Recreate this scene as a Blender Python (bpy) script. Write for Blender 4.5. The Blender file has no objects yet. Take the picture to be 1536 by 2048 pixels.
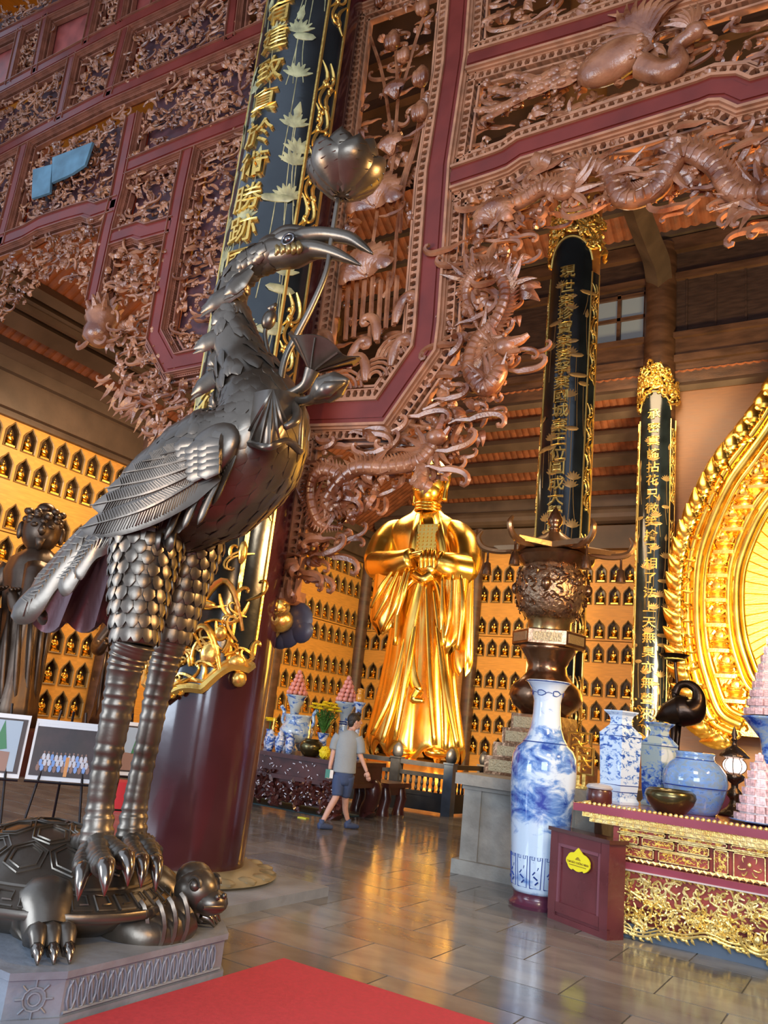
import bpy, math, random
import numpy as np
from mathutils import Vector, Matrix
from math import sin, cos, pi, radians, sqrt, atan2
SC = bpy.context.scene
COL = SC.collection

# ---------------------------------------------------------------- camera
YAW, PITCH, ROLL, FPX, EYE = radians(-32.5), radians(14.6), radians(6.3), 1605.0, 1.65
def cam_basis():
    cy, sy, cp, sp, cr, sr = cos(YAW), sin(YAW), cos(PITCH), sin(PITCH), cos(ROLL), sin(ROLL)
    f = np.array([sy * cp, cy * cp, sp]); r = np.array([cy, -sy, 0.0]); u = np.cross(r, f)
    return cr * r + sr * u, -sr * r + cr * u, f
CR, CU, CF = cam_basis()
C0 = np.array([0, 0, EYE])
cd = bpy.data.cameras.new('camera')
cam = bpy.data.objects.new('camera', cd)
COL.objects.link(cam)
cam.matrix_world = Matrix(((CR[0], CU[0], -CF[0], 0), (CR[1], CU[1], -CF[1], 0), (CR[2], CU[2], -CF[2], EYE), (0, 0, 0, 1)))
cd.sensor_fit = 'VERTICAL'; cd.sensor_height = 36; cd.lens = FPX / 2048 * 36; cd.clip_end = 200
SC.camera = cam

# ---------------------------------------------------------------- light
w = bpy.data.worlds.new('daylight'); SC.world = w; w.use_nodes = True
bg = w.node_tree.nodes['Background']
bg.inputs[0].default_value = (0.62, 0.76, 1.0, 1); bg.inputs[1].default_value = 0.8
def area(name, loc, target, size, power, color, size_y=None):
    d = bpy.data.lights.new(name, 'AREA'); d.energy = power; d.color = color; d.size = size
    if size_y: d.shape = 'RECTANGLE'; d.size_y = size_y
    o = bpy.data.objects.new(name, d); COL.objects.link(o); o.location = loc
    o.rotation_euler = (Vector(target) - Vector(loc)).to_track_quat('-Z', 'Y').to_euler()
    return o
DAY, WARM, AMBER = (0.72, 0.84, 1.0), (1.0, 0.72, 0.42), (1.0, 0.56, 0.2)
area('doorway_daylight', (3, -7, 4), (-5, 8, 3.5), 6, 850, DAY, 5)
area('doorway_daylight_left', (-11, -3, 3), (-6, 6, 5), 5, 520, DAY, 4)
area('hall_lamp_front', (2.2, -0.5, 3.6), (-5, 6.6, 7), 0.4, 120, AMBER)
area('hall_lamp_front_left', (-6.5, 0.5, 3.2), (-9, 6.6, 9), 0.4, 110, AMBER)
area('warm_fill_east', (1.5, 7.6, 4.5), (-4, 6.6, 7.5), 0.8, 480, AMBER)  # added unseen amber light for highlights on the carved screen
area('warm_fill_aisle', (-12, 20, 9.5), (-13, 23, 0), 4, 420, WARM)  # unseen warm area light added over the aisle
area('warm_fill_nave', (-6, 20, 13.5), (-6, 23, 0), 4, 520, WARM)  # added warm light under the nave roof, no fixture in view
area('warm_fill_west', (-15.0, 12, 8.0), (-18.5, 13, 2), 2.0, 330, WARM)  # added area light warming the left niche wall, source unseen
area('statue_fill', (-7.8, 14.2, 1.8), (-11.0, 19.5, 5), 1.0, 420, WARM)  # unseen fill light added for the golden statue
area('mandorla_fill', (-1.5, 17.5, 4.5), (-3.5, 24, 6.5), 2.4, 1500, (1, .8, .4))  # unseen fill added to brighten the mandorla
area('altar_fill', (-0.8, 5.5, 4.5), (-1.5, 8.8, .8), 1.0, 60, (1, .85, .62))  # added soft fill over the altar, its source is unseen
SC.view_settings.view_transform = 'Standard'; SC.view_settings.look = 'None'
SC.view_settings.exposure = 0.5; SC.view_settings.gamma = 1; SC.view_settings.use_curve_mapping = False
SC.cycles.max_bounces = 5; SC.cycles.diffuse_bounces = 3; SC.cycles.glossy_bounces = 3
SC.cycles.sample_clamp_indirect = 4
SC.cycles.use_denoising = True

# ---------------------------------------------------------------- point lookup: photo pixel on a real plane of the hall
def ray(x, y):
    return CF + CR * ((x - 768) / FPX) - CU * ((y - 1024) / FPX)
def P(x, y, ax, v):
    d = ray(x, y); return C0 + d * ((v - C0[ax]) / d[ax])
def PY(x, y, Y): return P(x, y, 1, Y)
def PD(x, y, dist):
    d = ray(x, y); return C0 + d * (dist / math.hypot(d[0], d[1]))

# ---------------------------------------------------------------- materials
MATS = {}
def mat(name, col, rough=0.5, metal=0.0, var=0.0, vs=4.0, bump=0.0, bs=20.0, col2=None, spec=None, coat=0, emit=None, es=0, rnd=0.0, stretch=(1, 1, 1), trans=0, coord='Object', wave=None):
    if name in MATS: return MATS[name]
    m = bpy.data.materials.new(name); m.use_nodes = True; nt = m.node_tree; N = nt.nodes; L = nt.links
    b = N['Principled BSDF']
    b.inputs['Base Color'].default_value = (*col, 1); b.inputs['Roughness'].default_value = rough; b.inputs['Metallic'].default_value = metal
    if spec is not None: b.inputs['Specular IOR Level'].default_value = spec
    if coat: b.inputs['Coat Weight'].default_value = coat; b.inputs['Coat Roughness'].default_value = 0.08
    if trans: b.inputs['Transmission Weight'].default_value = trans
    if emit: b.inputs['Emission Color'].default_value = (*emit, 1); b.inputs['Emission Strength'].default_value = es
    tc = N.new('ShaderNodeTexCoord'); mp = N.new('ShaderNodeMapping'); mp.inputs['Scale'].default_value = stretch
    L.new(tc.outputs[coord], mp.inputs[0])
    last = None
    if var > 0 or col2:
        n = N.new('ShaderNodeTexNoise'); n.inputs['Scale'].default_value = vs; n.inputs['Detail'].default_value = 5
        L.new(mp.outputs[0], n.inputs['Vector'])
        r = N.new('ShaderNodeValToRGB'); r.color_ramp.elements[0].position = 0.35; r.color_ramp.elements[1].position = 0.65
        c2 = col2 or tuple(min(1, c * (1 + var)) for c in col); c1 = col if col2 else tuple(c * (1 - var) for c in col)
        r.color_ramp.elements[0].color = (*c1, 1); r.color_ramp.elements[1].color = (*c2, 1)
        L.new(n.outputs[0], r.inputs[0]); last = r.outputs[0]
        mr = N.new('ShaderNodeMapRange'); mr.inputs['To Min'].default_value = max(0.02, rough * 0.75); mr.inputs['To Max'].default_value = min(1, rough * 1.3)
        L.new(n.outputs[0], mr.inputs[0]); L.new(mr.outputs[0], b.inputs['Roughness'])
    if rnd:
        oi = N.new('ShaderNodeObjectInfo'); mm = N.new('ShaderNodeMapRange'); mm.inputs['To Min'].default_value = 1 - rnd; mm.inputs['To Max'].default_value = 1 + rnd
        L.new(oi.outputs['Random'], mm.inputs[0])
        mx = N.new('ShaderNodeVectorMath'); mx.operation = 'SCALE'
        if last is not None: L.new(last, mx.inputs[0])
        else: mx.inputs[0].default_value = col
        L.new(mm.outputs[0], mx.inputs['Scale']); last = mx.outputs[0]
    if last is not None: L.new(last, b.inputs['Base Color'])
    if bump > 0:
        n2 = N.new('ShaderNodeTexNoise'); n2.inputs['Scale'].default_value = bs; n2.inputs['Detail'].default_value = 4
        L.new(mp.outputs[0], n2.inputs['Vector'])
        bp = N.new('ShaderNodeBump'); bp.inputs['Strength'].default_value = bump; bp.inputs['Distance'].default_value = 0.02
        src = n2.outputs[0]
        if wave:
            wv = N.new('ShaderNodeTexWave'); wv.inputs['Scale'].default_value = wave; wv.inputs['Distortion'].default_value = 3
            L.new(mp.outputs[0], wv.inputs['Vector']); src = wv.outputs['Fac']
        L.new(src, bp.inputs['Height']); L.new(bp.outputs[0], b.inputs['Normal'])
    MATS[name] = m; return m
CARVE = mat('carved_wood', (0.12, 0.034, 0.012), 0.28, var=0.0, col2=(0.35, 0.15, 0.07), vs=3.5, bump=0.2, bs=40, spec=.7)
LACQ = mat('red_lacquer', (0.135, 0.02, 0.013), 0.32, var=0.2, vs=2, bump=0.1, bs=6, spec=0.4)
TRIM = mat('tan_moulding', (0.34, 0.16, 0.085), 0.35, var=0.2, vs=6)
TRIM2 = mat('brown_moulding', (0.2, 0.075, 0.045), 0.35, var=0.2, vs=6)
DARKW = mat('dark_recess_wood', (0.05, 0.02, 0.018), 0.6)
COLM = mat('column_lacquer', (0.05, 0.013, 0.016), 0.16, var=0.35, vs=0.8, bump=0.12, bs=2, spec=0.6, coat=0.3)
BROWN = mat('brown_timber', (0.09, 0.04, 0.02), 0.45, var=0.35, vs=1.2, bump=0.2, bs=12, stretch=(1, 1, 4))
BEAMW = mat('grey_brown_beam', (0.085, 0.052, 0.034), 0.5, var=0.25, vs=1, bump=0.15, bs=8)
TERRA = mat('terracotta_tile', (0.25, 0.07, 0.024), 0.7, var=0.3, vs=3, rnd=0.15)
OCHRE = mat('niche_wall_wood', (0.62, 0.28, 0.05), 0.42, var=0.12, vs=2, stretch=(1, 1, 14), bump=0.12, bs=30)
NICHEF = mat('niche_frame', (0.2, 0.12, 0.04), 0.4)
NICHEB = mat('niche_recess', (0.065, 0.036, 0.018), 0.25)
GOLD = mat('gold_leaf', (1.0, 0.54, 0.08), 0.25, 1.0, var=0.0, col2=(1.0, 0.66, 0.16), vs=2, bump=0.05, bs=5)
GOLDR = mat('rough_gold', (0.95, 0.55, 0.1), 0.33, 1.0, bump=0.5, bs=25, col2=(1.0, 0.72, 0.25), vs=6)
GILT = mat('gilt_relief', (0.95, 0.62, 0.16), 0.3, 0.9, bump=0.3, bs=18)
BLACKB = mat('black_lacquer_board', (0.01, 0.014, 0.016), 0.16, var=0.4, vs=2, bump=0.1, bs=5, spec=0.8)
OLIVE = mat('painted_olive_lotus', (0.3, 0.3, 0.16), 0.4, var=0.35, vs=8)
BRONZE = mat('dark_bronze', (0.1, 0.082, 0.062), 0.33, 0.8, var=0.0, col2=(0.18, 0.155, 0.125), vs=2.5, bump=0.15, bs=9)
BRONZE2 = mat('brown_bronze', (0.2, 0.1, 0.05), 0.22, 0.9, col2=(0.33, 0.2, 0.12), vs=3, bump=0.2, bs=14)
STONE = mat('grey_stone', (0.3, 0.3, 0.27), 0.6, var=0.25, vs=3, bump=0.3, bs=25)
PLSTONE = mat('carved_plinth_stone', (0.2, 0.225, 0.26), 0.42, var=0.2, vs=3, bump=0.2, bs=20)

# ---------------------------------------------------------------- mesh builder
class MB:
    def __init__(s): s.v = []; s.f = []; s.n = 0; s.m = []; s.cm = 0
    def add(s, V, F):
        V = np.asarray(V, float); o = s.n; s.v.append(V); s.n += len(V)
        for q in F: s.f.append(tuple(i + o for i in q))
        s.m += [s.cm] * len(F)
    def box(s, c, d, rz=0, M=None, top=1.0):
        x, y, z = (a / 2 for a in d)
        V = np.array([(-x, -y, -z), (x, -y, -z), (x, y, -z), (-x, y, -z), (-x * top, -y * top, z), (x * top, -y * top, z), (x * top, y * top, z), (-x * top, y * top, z)])
        if rz: V = V @ np.array([(cos(rz), sin(rz), 0), (-sin(rz), cos(rz), 0), (0, 0, 1)])
        if M is not None: V = V @ np.asarray(M).T
        s.add(V + np.asarray(c), [(3, 2, 1, 0), (4, 5, 6, 7), (0, 1, 5, 4), (1, 2, 6, 5), (2, 3, 7, 6), (3, 0, 4, 7)])
    def b2(s, a, b):
        a = np.minimum(a, b) if False else np.asarray(a, float); b = np.asarray(b, float); lo = np.minimum(a, b); hi = np.maximum(a, b)
        s.box((lo + hi) / 2, hi - lo)
    def tube(s, path, r, n=6, flat=1.0, fn=None, cap=True, rnorm=None):
        p = np.asarray(path, float); k = len(p)
        r = np.full(k, r, float) if np.isscalar(r) else np.asarray(r, float)
        if len(r) != k: r = np.interp(np.linspace(0, 1, k), np.linspace(0, 1, len(r)), r)
        t = np.gradient(p, axis=0); t /= (np.linalg.norm(t, axis=1)[:, None] + 1e-12)
        if fn is None:
            a = np.array([0, 0, 1.0]) if abs(t[0][2]) < 0.9 else np.array([1.0, 0, 0])
            u = np.cross(t[0], a); u /= np.linalg.norm(u); U = [u]
            for i in range(1, k):
                u = U[-1] - t[i] * (U[-1] @ t[i]); nn = np.linalg.norm(u); u = u / nn if nn > 1e-9 else U[-1]; U.append(u)
            U = np.array(U); W = np.cross(t, U)
        else:  # fn: flattening direction (thin axis)
            W = np.tile(np.asarray(fn, float), (k, 1)); W = W - t * (W * t).sum(1)[:, None]; W /= (np.linalg.norm(W, axis=1)[:, None] + 1e-9); U = np.cross(W, t)
        a = np.arange(n) * 2 * pi / n
        V = (p[:, None, :] + r[:, None, None] * (np.cos(a)[None, :, None] * U[:, None, :] + flat * np.sin(a)[None, :, None] * W[:, None, :])).reshape(-1, 3)
        F = []
        for i in range(k - 1):
            for j in range(n):
                j2 = (j + 1) % n; F.append((i * n + j, i * n + j2, (i + 1) * n + j2, (i + 1) * n + j))
        if cap: F.append(tuple(range(n))[::-1]); F.append(tuple((k - 1) * n + j for j in range(n)))
        s.add(V, F)
    def lathe(s, prof, c=(0, 0, 0), n=20, sx=1, sy=1, a0=0.0, rx=None, lobe=0, lobea=0.0):
        k = len(prof); a = a0 + np.arange(n) * 2 * pi / n; V = []
        for r, z in prof:
            rr = r * (1 + lobea * np.cos(lobe * a)) if lobe else r
            V.append(np.stack([rr * np.cos(a) * sx, rr * np.sin(a) * sy, np.full(n, z)], 1))
        V = np.concatenate(V)
        if rx is not None: V = V @ np.asarray(rx).T
        F = []
        for i in range(k - 1):
            for j in range(n):
                j2 = (j + 1) % n; F.append((i * n + j, i * n + j2, (i + 1) * n + j2, (i + 1) * n + j))
        if prof[0][0] > 1e-4: F.append(tuple(range(n))[::-1])
        if prof[-1][0] > 1e-4: F.append(tuple((k - 1) * n + j for j in range(n)))
        s.add(V + np.asarray(c), F)
    def ell(s, c, r, M=None, nu=10, nv=6):
        pr = [(sin(pi * i / nv), -cos(pi * i / nv)) for i in range(nv + 1)]
        a = np.arange(nu) * 2 * pi / nu; V = [(0, 0, -1)]
        for q, z in pr[1:-1]:
            for t in a: V.append((q * cos(t), q * sin(t), z))
        V.append((0, 0, 1)); V = np.array(V) * np.asarray(r, float)
        if M is not None: V = V @ np.asarray(M).T
        F = [(0, 1 + (j + 1) % nu, 1 + j) for j in range(nu)]
        for i in range(nv - 2):
            for j in range(nu):
                b0 = 1 + i * nu; j2 = (j + 1) % nu; F.append((b0 + j, b0 + j2, b0 + nu + j2, b0 + nu + j))
        b0 = 1 + (nv - 2) * nu; e = len(V) - 1; F += [(b0 + j, b0 + (j + 1) % nu, e) for j in range(nu)]
        s.add(V + np.asarray(c), F)
    def grid(s, fn, nu, nv, cu=False):
        V = np.array([fn(i / nu, j / nv) for i in range(nu + 1) for j in range(nv + 1)]); F = []
        for i in range(nu):
            for j in range(nv): a = i * (nv + 1) + j; F.append((a, a + 1, a + nv + 2, a + nv + 1))
        s.add(V, F)
    def prism(s, poly, to3, d0, d1):
        n = len(poly); V = [to3(a, b, d0) for a, b in poly] + [to3(a, b, d1) for a, b in poly]
        s.add(V, [tuple(range(n))[::-1], tuple(range(n, 2 * n))] + [(i, (i + 1) % n, n + (i + 1) % n, n + i) for i in range(n)])
    def plate(s, fn, nu, nv, th):  # closed thin solid from a surface fn(u,v)->(p, normal)
        A = [fn(i / nu, j / nv) for i in range(nu + 1) for j in range(nv + 1)]
        T = np.array([a[0] for a in A]); Nn = np.array([a[1] for a in A]); V = np.concatenate([T, T - Nn * th]); o = len(T); F = []
        q = lambda i, j: i * (nv + 1) + j
        for i in range(nu):
            for j in range(nv): F.append((q(i, j), q(i + 1, j), q(i + 1, j + 1), q(i, j + 1))); F.append((o + q(i, j), o + q(i, j + 1), o + q(i + 1, j + 1), o + q(i + 1, j)))
        for i in range(nu): F.append((q(i, 0), o + q(i, 0), o + q(i + 1, 0), q(i + 1, 0))); F.append((q(i, nv), q(i + 1, nv), o + q(i + 1, nv), o + q(i, nv)))
        for j in range(nv): F.append((q(0, j), q(0, j + 1), o + q(0, j + 1), o + q(0, j))); F.append((q(nu, j), o + q(nu, j), o + q(nu, j + 1), q(nu, j + 1)))
        s.add(V, F)
    def build(s, name, m, parent=None, smooth=False, local=True, kind=None, label=None, sub=0):
        if not s.v: return None
        V = np.concatenate(s.v)
        if parent is not None and local:
            MW = wm(parent).inverted(); A = np.array(MW); V = V @ A[:3, :3].T + A[:3, 3]
        me = bpy.data.meshes.new(name); me.from_pydata(V.tolist(), [], s.f)
        ms = m if isinstance(m, (list, tuple)) else [m]
        for x in ms: me.materials.append(x)
        if len(ms) > 1: me.polygons.foreach_set('material_index', s.m)
        if smooth:
            me.polygons.foreach_set('use_smooth', [True] * len(me.polygons))
            if smooth != 'all': 
                try: me.set_sharp_from_angle(angle=radians(smooth if smooth is not True else 40))
                except Exception: pass
        o = bpy.data.objects.new(name, me); COL.objects.link(o)
        if parent is not None: o.parent = parent
        if kind: o['kind'] = kind
        if label: o['label'] = label
        if sub:
            md = o.modifiers.new('s', 'SUBSURF'); md.levels = sub; md.render_levels = sub
        return o
def wm(o):
    M = Matrix.Translation(o.location) @ o.rotation_euler.to_matrix().to_4x4() @ Matrix.Diagonal((*o.scale, 1))
    return wm(o.parent) @ M if o.parent else M
def tag(o, label, cat, group=None, kind=None):
    o['label'] = label; o['category'] = cat
    if group: o['group'] = group
    if kind: o['kind'] = kind
    return o
def thing(name, label, cat, loc=(0, 0, 0), rz=0, group=None):
    o = bpy.data.objects.new(name, None); COL.objects.link(o); o.location = loc; o.rotation_euler = (0, 0, rz); o.empty_display_size = 0.1
    return tag(o, label, cat, group)
def structure(o): o['kind'] = 'structure'; return o
def dup(o, loc, rz=None, parent=None, label=None, group=None):
    r = o.copy(); COL.objects.link(r); r.location = loc
    if rz is not None: r.rotation_euler = (0, 0, rz)
    if parent: r.parent = parent
    if label: r['label'] = label
    if group: r['group'] = group
    for ch in list(o.children):
        c = ch.copy(); COL.objects.link(c); c.parent = r
        for g in list(ch.children): d = g.copy(); COL.objects.link(d); d.parent = c
    return r
def spline(pts, n=8):
    p = np.asarray(pts, float); q = np.vstack([2 * p[0] - p[1], p, 2 * p[-1] - p[-2]]); o = []
    for i in range(1, len(q) - 2):
        for t in np.linspace(0, 1, n, endpoint=False):
            o.append(0.5 * ((2 * q[i]) + (-q[i - 1] + q[i + 1]) * t + (2 * q[i - 1] - 5 * q[i] + 4 * q[i + 1] - q[i + 2]) * t * t + (-q[i - 1] + 3 * q[i] - 3 * q[i + 1] + q[i + 2]) * t ** 3))
    o.append(p[-1]); return np.array(o)
def rotm(ax, a):
    return np.array(Matrix.Rotation(a, 3, Vector(ax)))
# ================================================================ ROOM
RX = lambda a: np.array([(1, 0, 0), (0, cos(a), -sin(a)), (0, sin(a), cos(a))])
# floor: near slabs are pieces, the rest is one sheet just below
FLM = mat('polished_slab', (0.15, 0.142, 0.132), 0.13, var=0.0, col2=(0.24, 0.225, 0.2), vs=1.6, stretch=(1, 2.2, 1), rnd=0.25, bump=0.06, bs=5, spec=0.6)
GROUT = mat('floor_grout', (0.2, 0.18, 0.15), 0.3, var=0.3, vs=1)
fb = MB(); fb.b2((-20, -8, -0.3), (13, 30, -0.012)); floor = structure(fb.build('floor', GROUT))
tx, ty = 0.98, 0.62
tb = MB(); tb.box((0, 0, -0.006), (tx - 0.012, ty - 0.012, 0.012))
t0 = tb.build('stone_tile', FLM, floor); first = True; cnt = 0
cells = []
for j in range(0, 24):
    for i in range(-14, 3):
        cx = i * tx + (j % 2) * tx / 2; cy = 3.14 + j * ty
        d = np.array([cx, cy, 0]) - C0; z = d @ CF
        if z < 0.5: continue
        px, py = 768 + FPX * (d @ CR) / z, 1024 - FPX * (d @ CU) / z
        if -60 < px < 1640 and py < 2160: cells.append((z, cx, cy, j))
cells.sort()
fl2 = []
for k, (z, cx, cy, j) in enumerate(cells[:290]):
    o = t0 if k == 0 else t0.copy()
    if k: COL.objects.link(o)
    o.parent = floor; o.location = (cx, cy, 0)
far = MB(); used = set((round(c[1], 2), round(c[2], 2)) for c in cells[:290])
for j in range(0, 44):
    for i in range(-20, 14):
        cx = i * tx + (j % 2) * tx / 2; cy = 3.14 + j * ty
        if (round(cx, 2), round(cy, 2)) in used or cy > 28.5 or cx < -19 or cx > 12: continue
        far.box((cx, cy, -0.006), (tx - 0.012, ty - 0.012, 0.012))
far.build('distant_stone_tile', FLM, floor, kind='stuff')

# --- niche walls
NW, NH = 0.52, 0.83
def arch(w=0.35, h=0.63):
    hw = w / 2; pts = [(-hw, 0), (0, 0), (hw, 0), (hw, h * 0.35), (hw, h * 0.62), (hw * 0.72, h * 0.76), (hw * 0.35, h * 0.86), (0, h), (-hw * 0.35, h * 0.86), (-hw * 0.72, h * 0.76), (-hw, h * 0.62), (-hw, h * 0.35)]
    return pts
def niche_mb():
    A = [(x, z + 0.1) for x, z in arch()]
    B = [(-.26, 0), (0, 0), (.26, 0), (.26, .3), (.26, .6), (.26, .83), (.13, .83), (0, .83), (-.13, .83), (-.26, .83), (-.26, .6), (-.26, .3)]
    m = MB(); n = 12; D = 0.2
    m.cm = 0; m.add([(x, 0, z) for x, z in B] + [(x * 1.25, 0, 0.38 + (z - 0.38) * 1.12) for x, z in A], [(i, (i + 1) % n, n + (i + 1) % n, n + i) for i in range(n)])
    m.cm = 1   # raised rim around the arch, then the recess
    R0 = [(x * 1.25, 0, 0.38 + (z - 0.38) * 1.12) for x, z in A]; R1 = [(x * 1.2, -0.035, 0.38 + (z - 0.38) * 1.1) for x, z in A]; R2 = [(x, -0.02, z) for x, z in A]; R3 = [(x, 0.05, z) for x, z in A]
    m.add(R0 + R1 + R2 + R3, [(k * n + i, k * n + (i + 1) % n, (k + 1) * n + (i + 1) % n, (k + 1) * n + i) for k in range(3) for i in range(n)])
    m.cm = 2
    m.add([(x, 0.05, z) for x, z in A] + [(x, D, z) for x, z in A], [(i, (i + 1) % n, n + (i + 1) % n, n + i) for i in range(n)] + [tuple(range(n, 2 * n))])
    return m
NROWS = [7.50, 6.67, 5.43, 4.57, 3.37, 2.54, 1.71, 0.88]
def buddha_mb():
    b = MB()
    b.box((0, 0, 0.02), (0.22, 0.16, 0.04)); b.lathe([(0.085, 0.04), (0.1, 0.06), (0.07, 0.085), (0.09, 0.1)], n=8)
    b.ell((0, 0, 0.135), (0.1, 0.07, 0.042), nu=8, nv=4)
    b.ell((0, 0.01, 0.2), (0.058, 0.042, 0.08), nu=8, nv=5)
    for s in (-1, 1): b.tube([(s * 0.055, 0.01, 0.25), (s * 0.082, -0.005, 0.2), (s * 0.05, -0.05, 0.16), (0, -0.06, 0.155)], [0.022, 0.02, 0.016, 0.012], n=5)
    b.ell((0, 0, 0.305), (0.033, 0.035, 0.042), nu=7, nv=5); b.ell((0, 0.01, 0.35), (0.017, 0.017, 0.018), nu=6, nv=3)
    b.v = [v * 1.2 for v in b.v]
    return b
NCELL = None; BUD = None
def niche_bay(wall, origin, rz, cols, rowset, wname, gname, hide=None):
    """origin: wall point of column 0 centre at z=0; wall faces local -y."""
    global NCELL, BUD
    ca, sa = cos(rz), sin(rz)
    for c in cols:
        for ri in rowset:
            z = NROWS[ri] - 0.1; lx = c * NW
            p = (origin[0] + ca * lx, origin[1] + sa * lx, z)
            if hide and hide(p, ri): continue
            if NCELL is None:
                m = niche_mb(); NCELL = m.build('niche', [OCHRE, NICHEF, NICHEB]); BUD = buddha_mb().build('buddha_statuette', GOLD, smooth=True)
                cell, bd = NCELL, BUD
            else:
                cell = NCELL.copy(); COL.objects.link(cell); bd = BUD.copy(); COL.objects.link(bd)
            cell.parent = wall; cell.location = p; cell.rotation_euler = (0, 0, rz)
            bd.location = (p[0] - sa * 0.085, p[1] + ca * 0.085, z + 0.1); bd.rotation_euler = (0, 0, rz)
            rn = ['topmost', 'second highest', 'third highest', 'fourth highest', 'fourth lowest', 'third lowest', 'second lowest', 'lowest'][ri]
            tag(bd, f'gilt buddha statuette, {gname}, {rn} row, {ORD[c]} niche from the left', 'statuette', f'gilt buddhas in the niches of the {gname}')
# back wall
BKY = 29.0; LX = -19.0
wb = MB(); wb.b2((-20, BKY + 0.24, 0), (12, BKY + 0.6, 33)); wall_back = structure(wb.build('wall_back', OCHRE))
wb = MB(); wb.b2((LX - 0.6, 6, 0), (LX - 0.24, BKY + 0.5, 33)); wall_left = structure(wb.build('wall_left', OCHRE))
wb = MB(); wb.b2((12, -6, 0), (12.4, 30, 33)); structure(wb.build('wall_right', BROWN))
bands = [(7.50 + .73, 8.75), (5.43 + .73, 6.67 - .1), (3.37 + .73, 4.57 - .1), (0, 0.78)]
ORD = ['first', 'second', 'third', 'fourth', 'fifth', 'sixth', 'seventh', 'eighth', 'ninth', 'tenth', 'eleventh', 'twelfth', 'thirteenth']
b = MB()
for z0, z1 in bands: b.b2((-19.2, BKY, z0), (-5, BKY + 0.25, z1))
b.b2((-17.1, BKY+.01, 0.02), (-13.63, BKY + 0.24, 8.7)); b.b2((-19.2, BKY+.01, 0.1), (-18.95, BKY + 0.24, 8.7)); b.b2((-6.88, BKY+.01, 0.1), (-5, BKY + 0.24, 8.7))
b.build('wall_band', OCHRE, wall_back)
niche_bay(wall_back, (-13.37, BKY, 0), 0, range(0, 13), range(8), 'back', 'back wall')
niche_bay(wall_back, (-18.69, BKY, 0), 0, range(0, 3), range(8), 'backl', 'corner bay')
b = MB()
for z0, z1 in bands: b.b2((LX - 0.25, 7, z0), (LX, BKY, z1))
b.b2((LX - 0.24, 15.45, 0.02), (LX-.01, 22.0, 8.7)); b.b2((LX - 0.24, 7.1, 0.02), (LX-.01, 10.25, 8.7)); b.b2((LX - 0.24, 23.02, 0.1), (LX-.01, 23.45, 8.7)); b.b2((LX - 0.24, 28.64, 0.1), (LX-.01, 28.9, 8.7))
b.build('wall_band', OCHRE, wall_left)
def vis_left(p, ri):
    d = np.array(p) + (0, 0, 0.4) - C0; z = d @ CF; px = 768 + FPX * (d @ CR) / z
    return px < -25
niche_bay(wall_left, (LX, 10.51, 0), pi / 2, range(0, 10), range(8), 'left', 'near left wall', vis_left)
niche_bay(wall_left, (LX, 22.25, 0), pi / 2, range(0, 2), range(8), 'left2', 'narrow left strip')
niche_bay(wall_left, (LX, 23.7, 0), pi / 2, range(0, 10), range(8), 'left3', 'far left wall')

# --- posts, beams and roofs
def beam(name, a, b_, m, parent=None, label=None):
    k = MB(); k.b2(a, b_); return k.build(name, m)
for i, (x, y) in enumerate([(-13.68, BKY - 0.1), (-17.0, BKY - 0.1), (-18.95, BKY - 0.1), (-18.9, 15.75), (-18.9, 22.95)]):
    k = MB(); w_ = 0.26 if i < 2 else 0.3
    if i in (3, 4): k.lathe([(0.42, 0), (0.42, 9.6)], (x + 0.1, y + (0.1 if i == 3 else 0), 0), n=16)
    else: k.lathe([(w_, 0), (w_, 9.6)], (x, y, 0), n=14)
    structure(k.build('trim_%d' % (i + 1), BROWN, smooth=True))
k = MB()
k.b2((-19.2, BKY - 0.35, 8.68), (12, BKY + 0.3, 9.55)); k.lathe([(0.34, -15), (0.34, 16)], (0, 0, 0), n=14)
k.v[-1] = np.stack([k.v[-1][:, 2] - 3.5, BKY - 0.3 + k.v[-1][:, 0], 9.95 + k.v[-1][:, 1]], 1)
k.b2((-19.2, BKY - 0.3, 10.3), (12, BKY + 0.3, 10.75))
structure(k.build('trim_10', BEAMW))
k = MB(); k.b2((LX - 0.3, 6, 8.35), (LX + 0.35, BKY, 9.25)); k.b2((LX - 0.3, 6, 9.2), (LX + 0.55, BKY, 9.5)); k.b2((LX - 0.3, 6, 8.2), (LX + 0.15, BKY, 8.36))
structure(k.build('trim_11', BEAMW))
def slope(name, p0, dirx, diry, L, W, nrib, amp=0.05):
    """corrugated tile deck: runs L along diry from p0, W wide along dirx"""
    m = MB(); dx, dy = np.array(dirx, float), np.array(diry, float); nn = np.cross(dx, dy)
    n = nrib * 4
    ph = np.linspace(0, 1, n + 1); h = amp * np.abs(np.sin(np.arange(n + 1) * pi / 4 * 1.0))
    def fn(u, v):
        i = int(round(u * n)); return np.array(p0) + dx * W * u + dy * L * v + nn * h[i]
    m.grid(fn, n, 1); return structure(m.build(name, TERRA))
s7 = sqrt(1 + .49)
slope('ceiling_back_aisle', (-19.2, 29.2, 10.6), (1, 0, 0), (0, -1 / s7, .7 / s7), 5.3, 32, 130, 0.045)
slope('ceiling_left_aisle', (-19.4, 5, 9.35), (0, 1, 0), (1 / s7, 0, .7 / s7), 5.8, 24.2, 100, 0.045)
slope('ceiling_nave', (-19.2, 25.2, 18.4), (1, 0, 0), (0, -1 / s7,   .6 / s7), 4.6, 32, 100, 0.06)
m = MB(); DKC = mat('shade_dark_boards', (0.05, 0.022, 0.014), 0.6, var=0.3, vs=1)  # shade put into the colour: dark boards replace the unlit roof tiles
m.b2((-19.3, 4, 21.2), (12.2, 22.4, 21.5)); structure(m.build('ceiling_upper', DKC))
m = MB()
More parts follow.
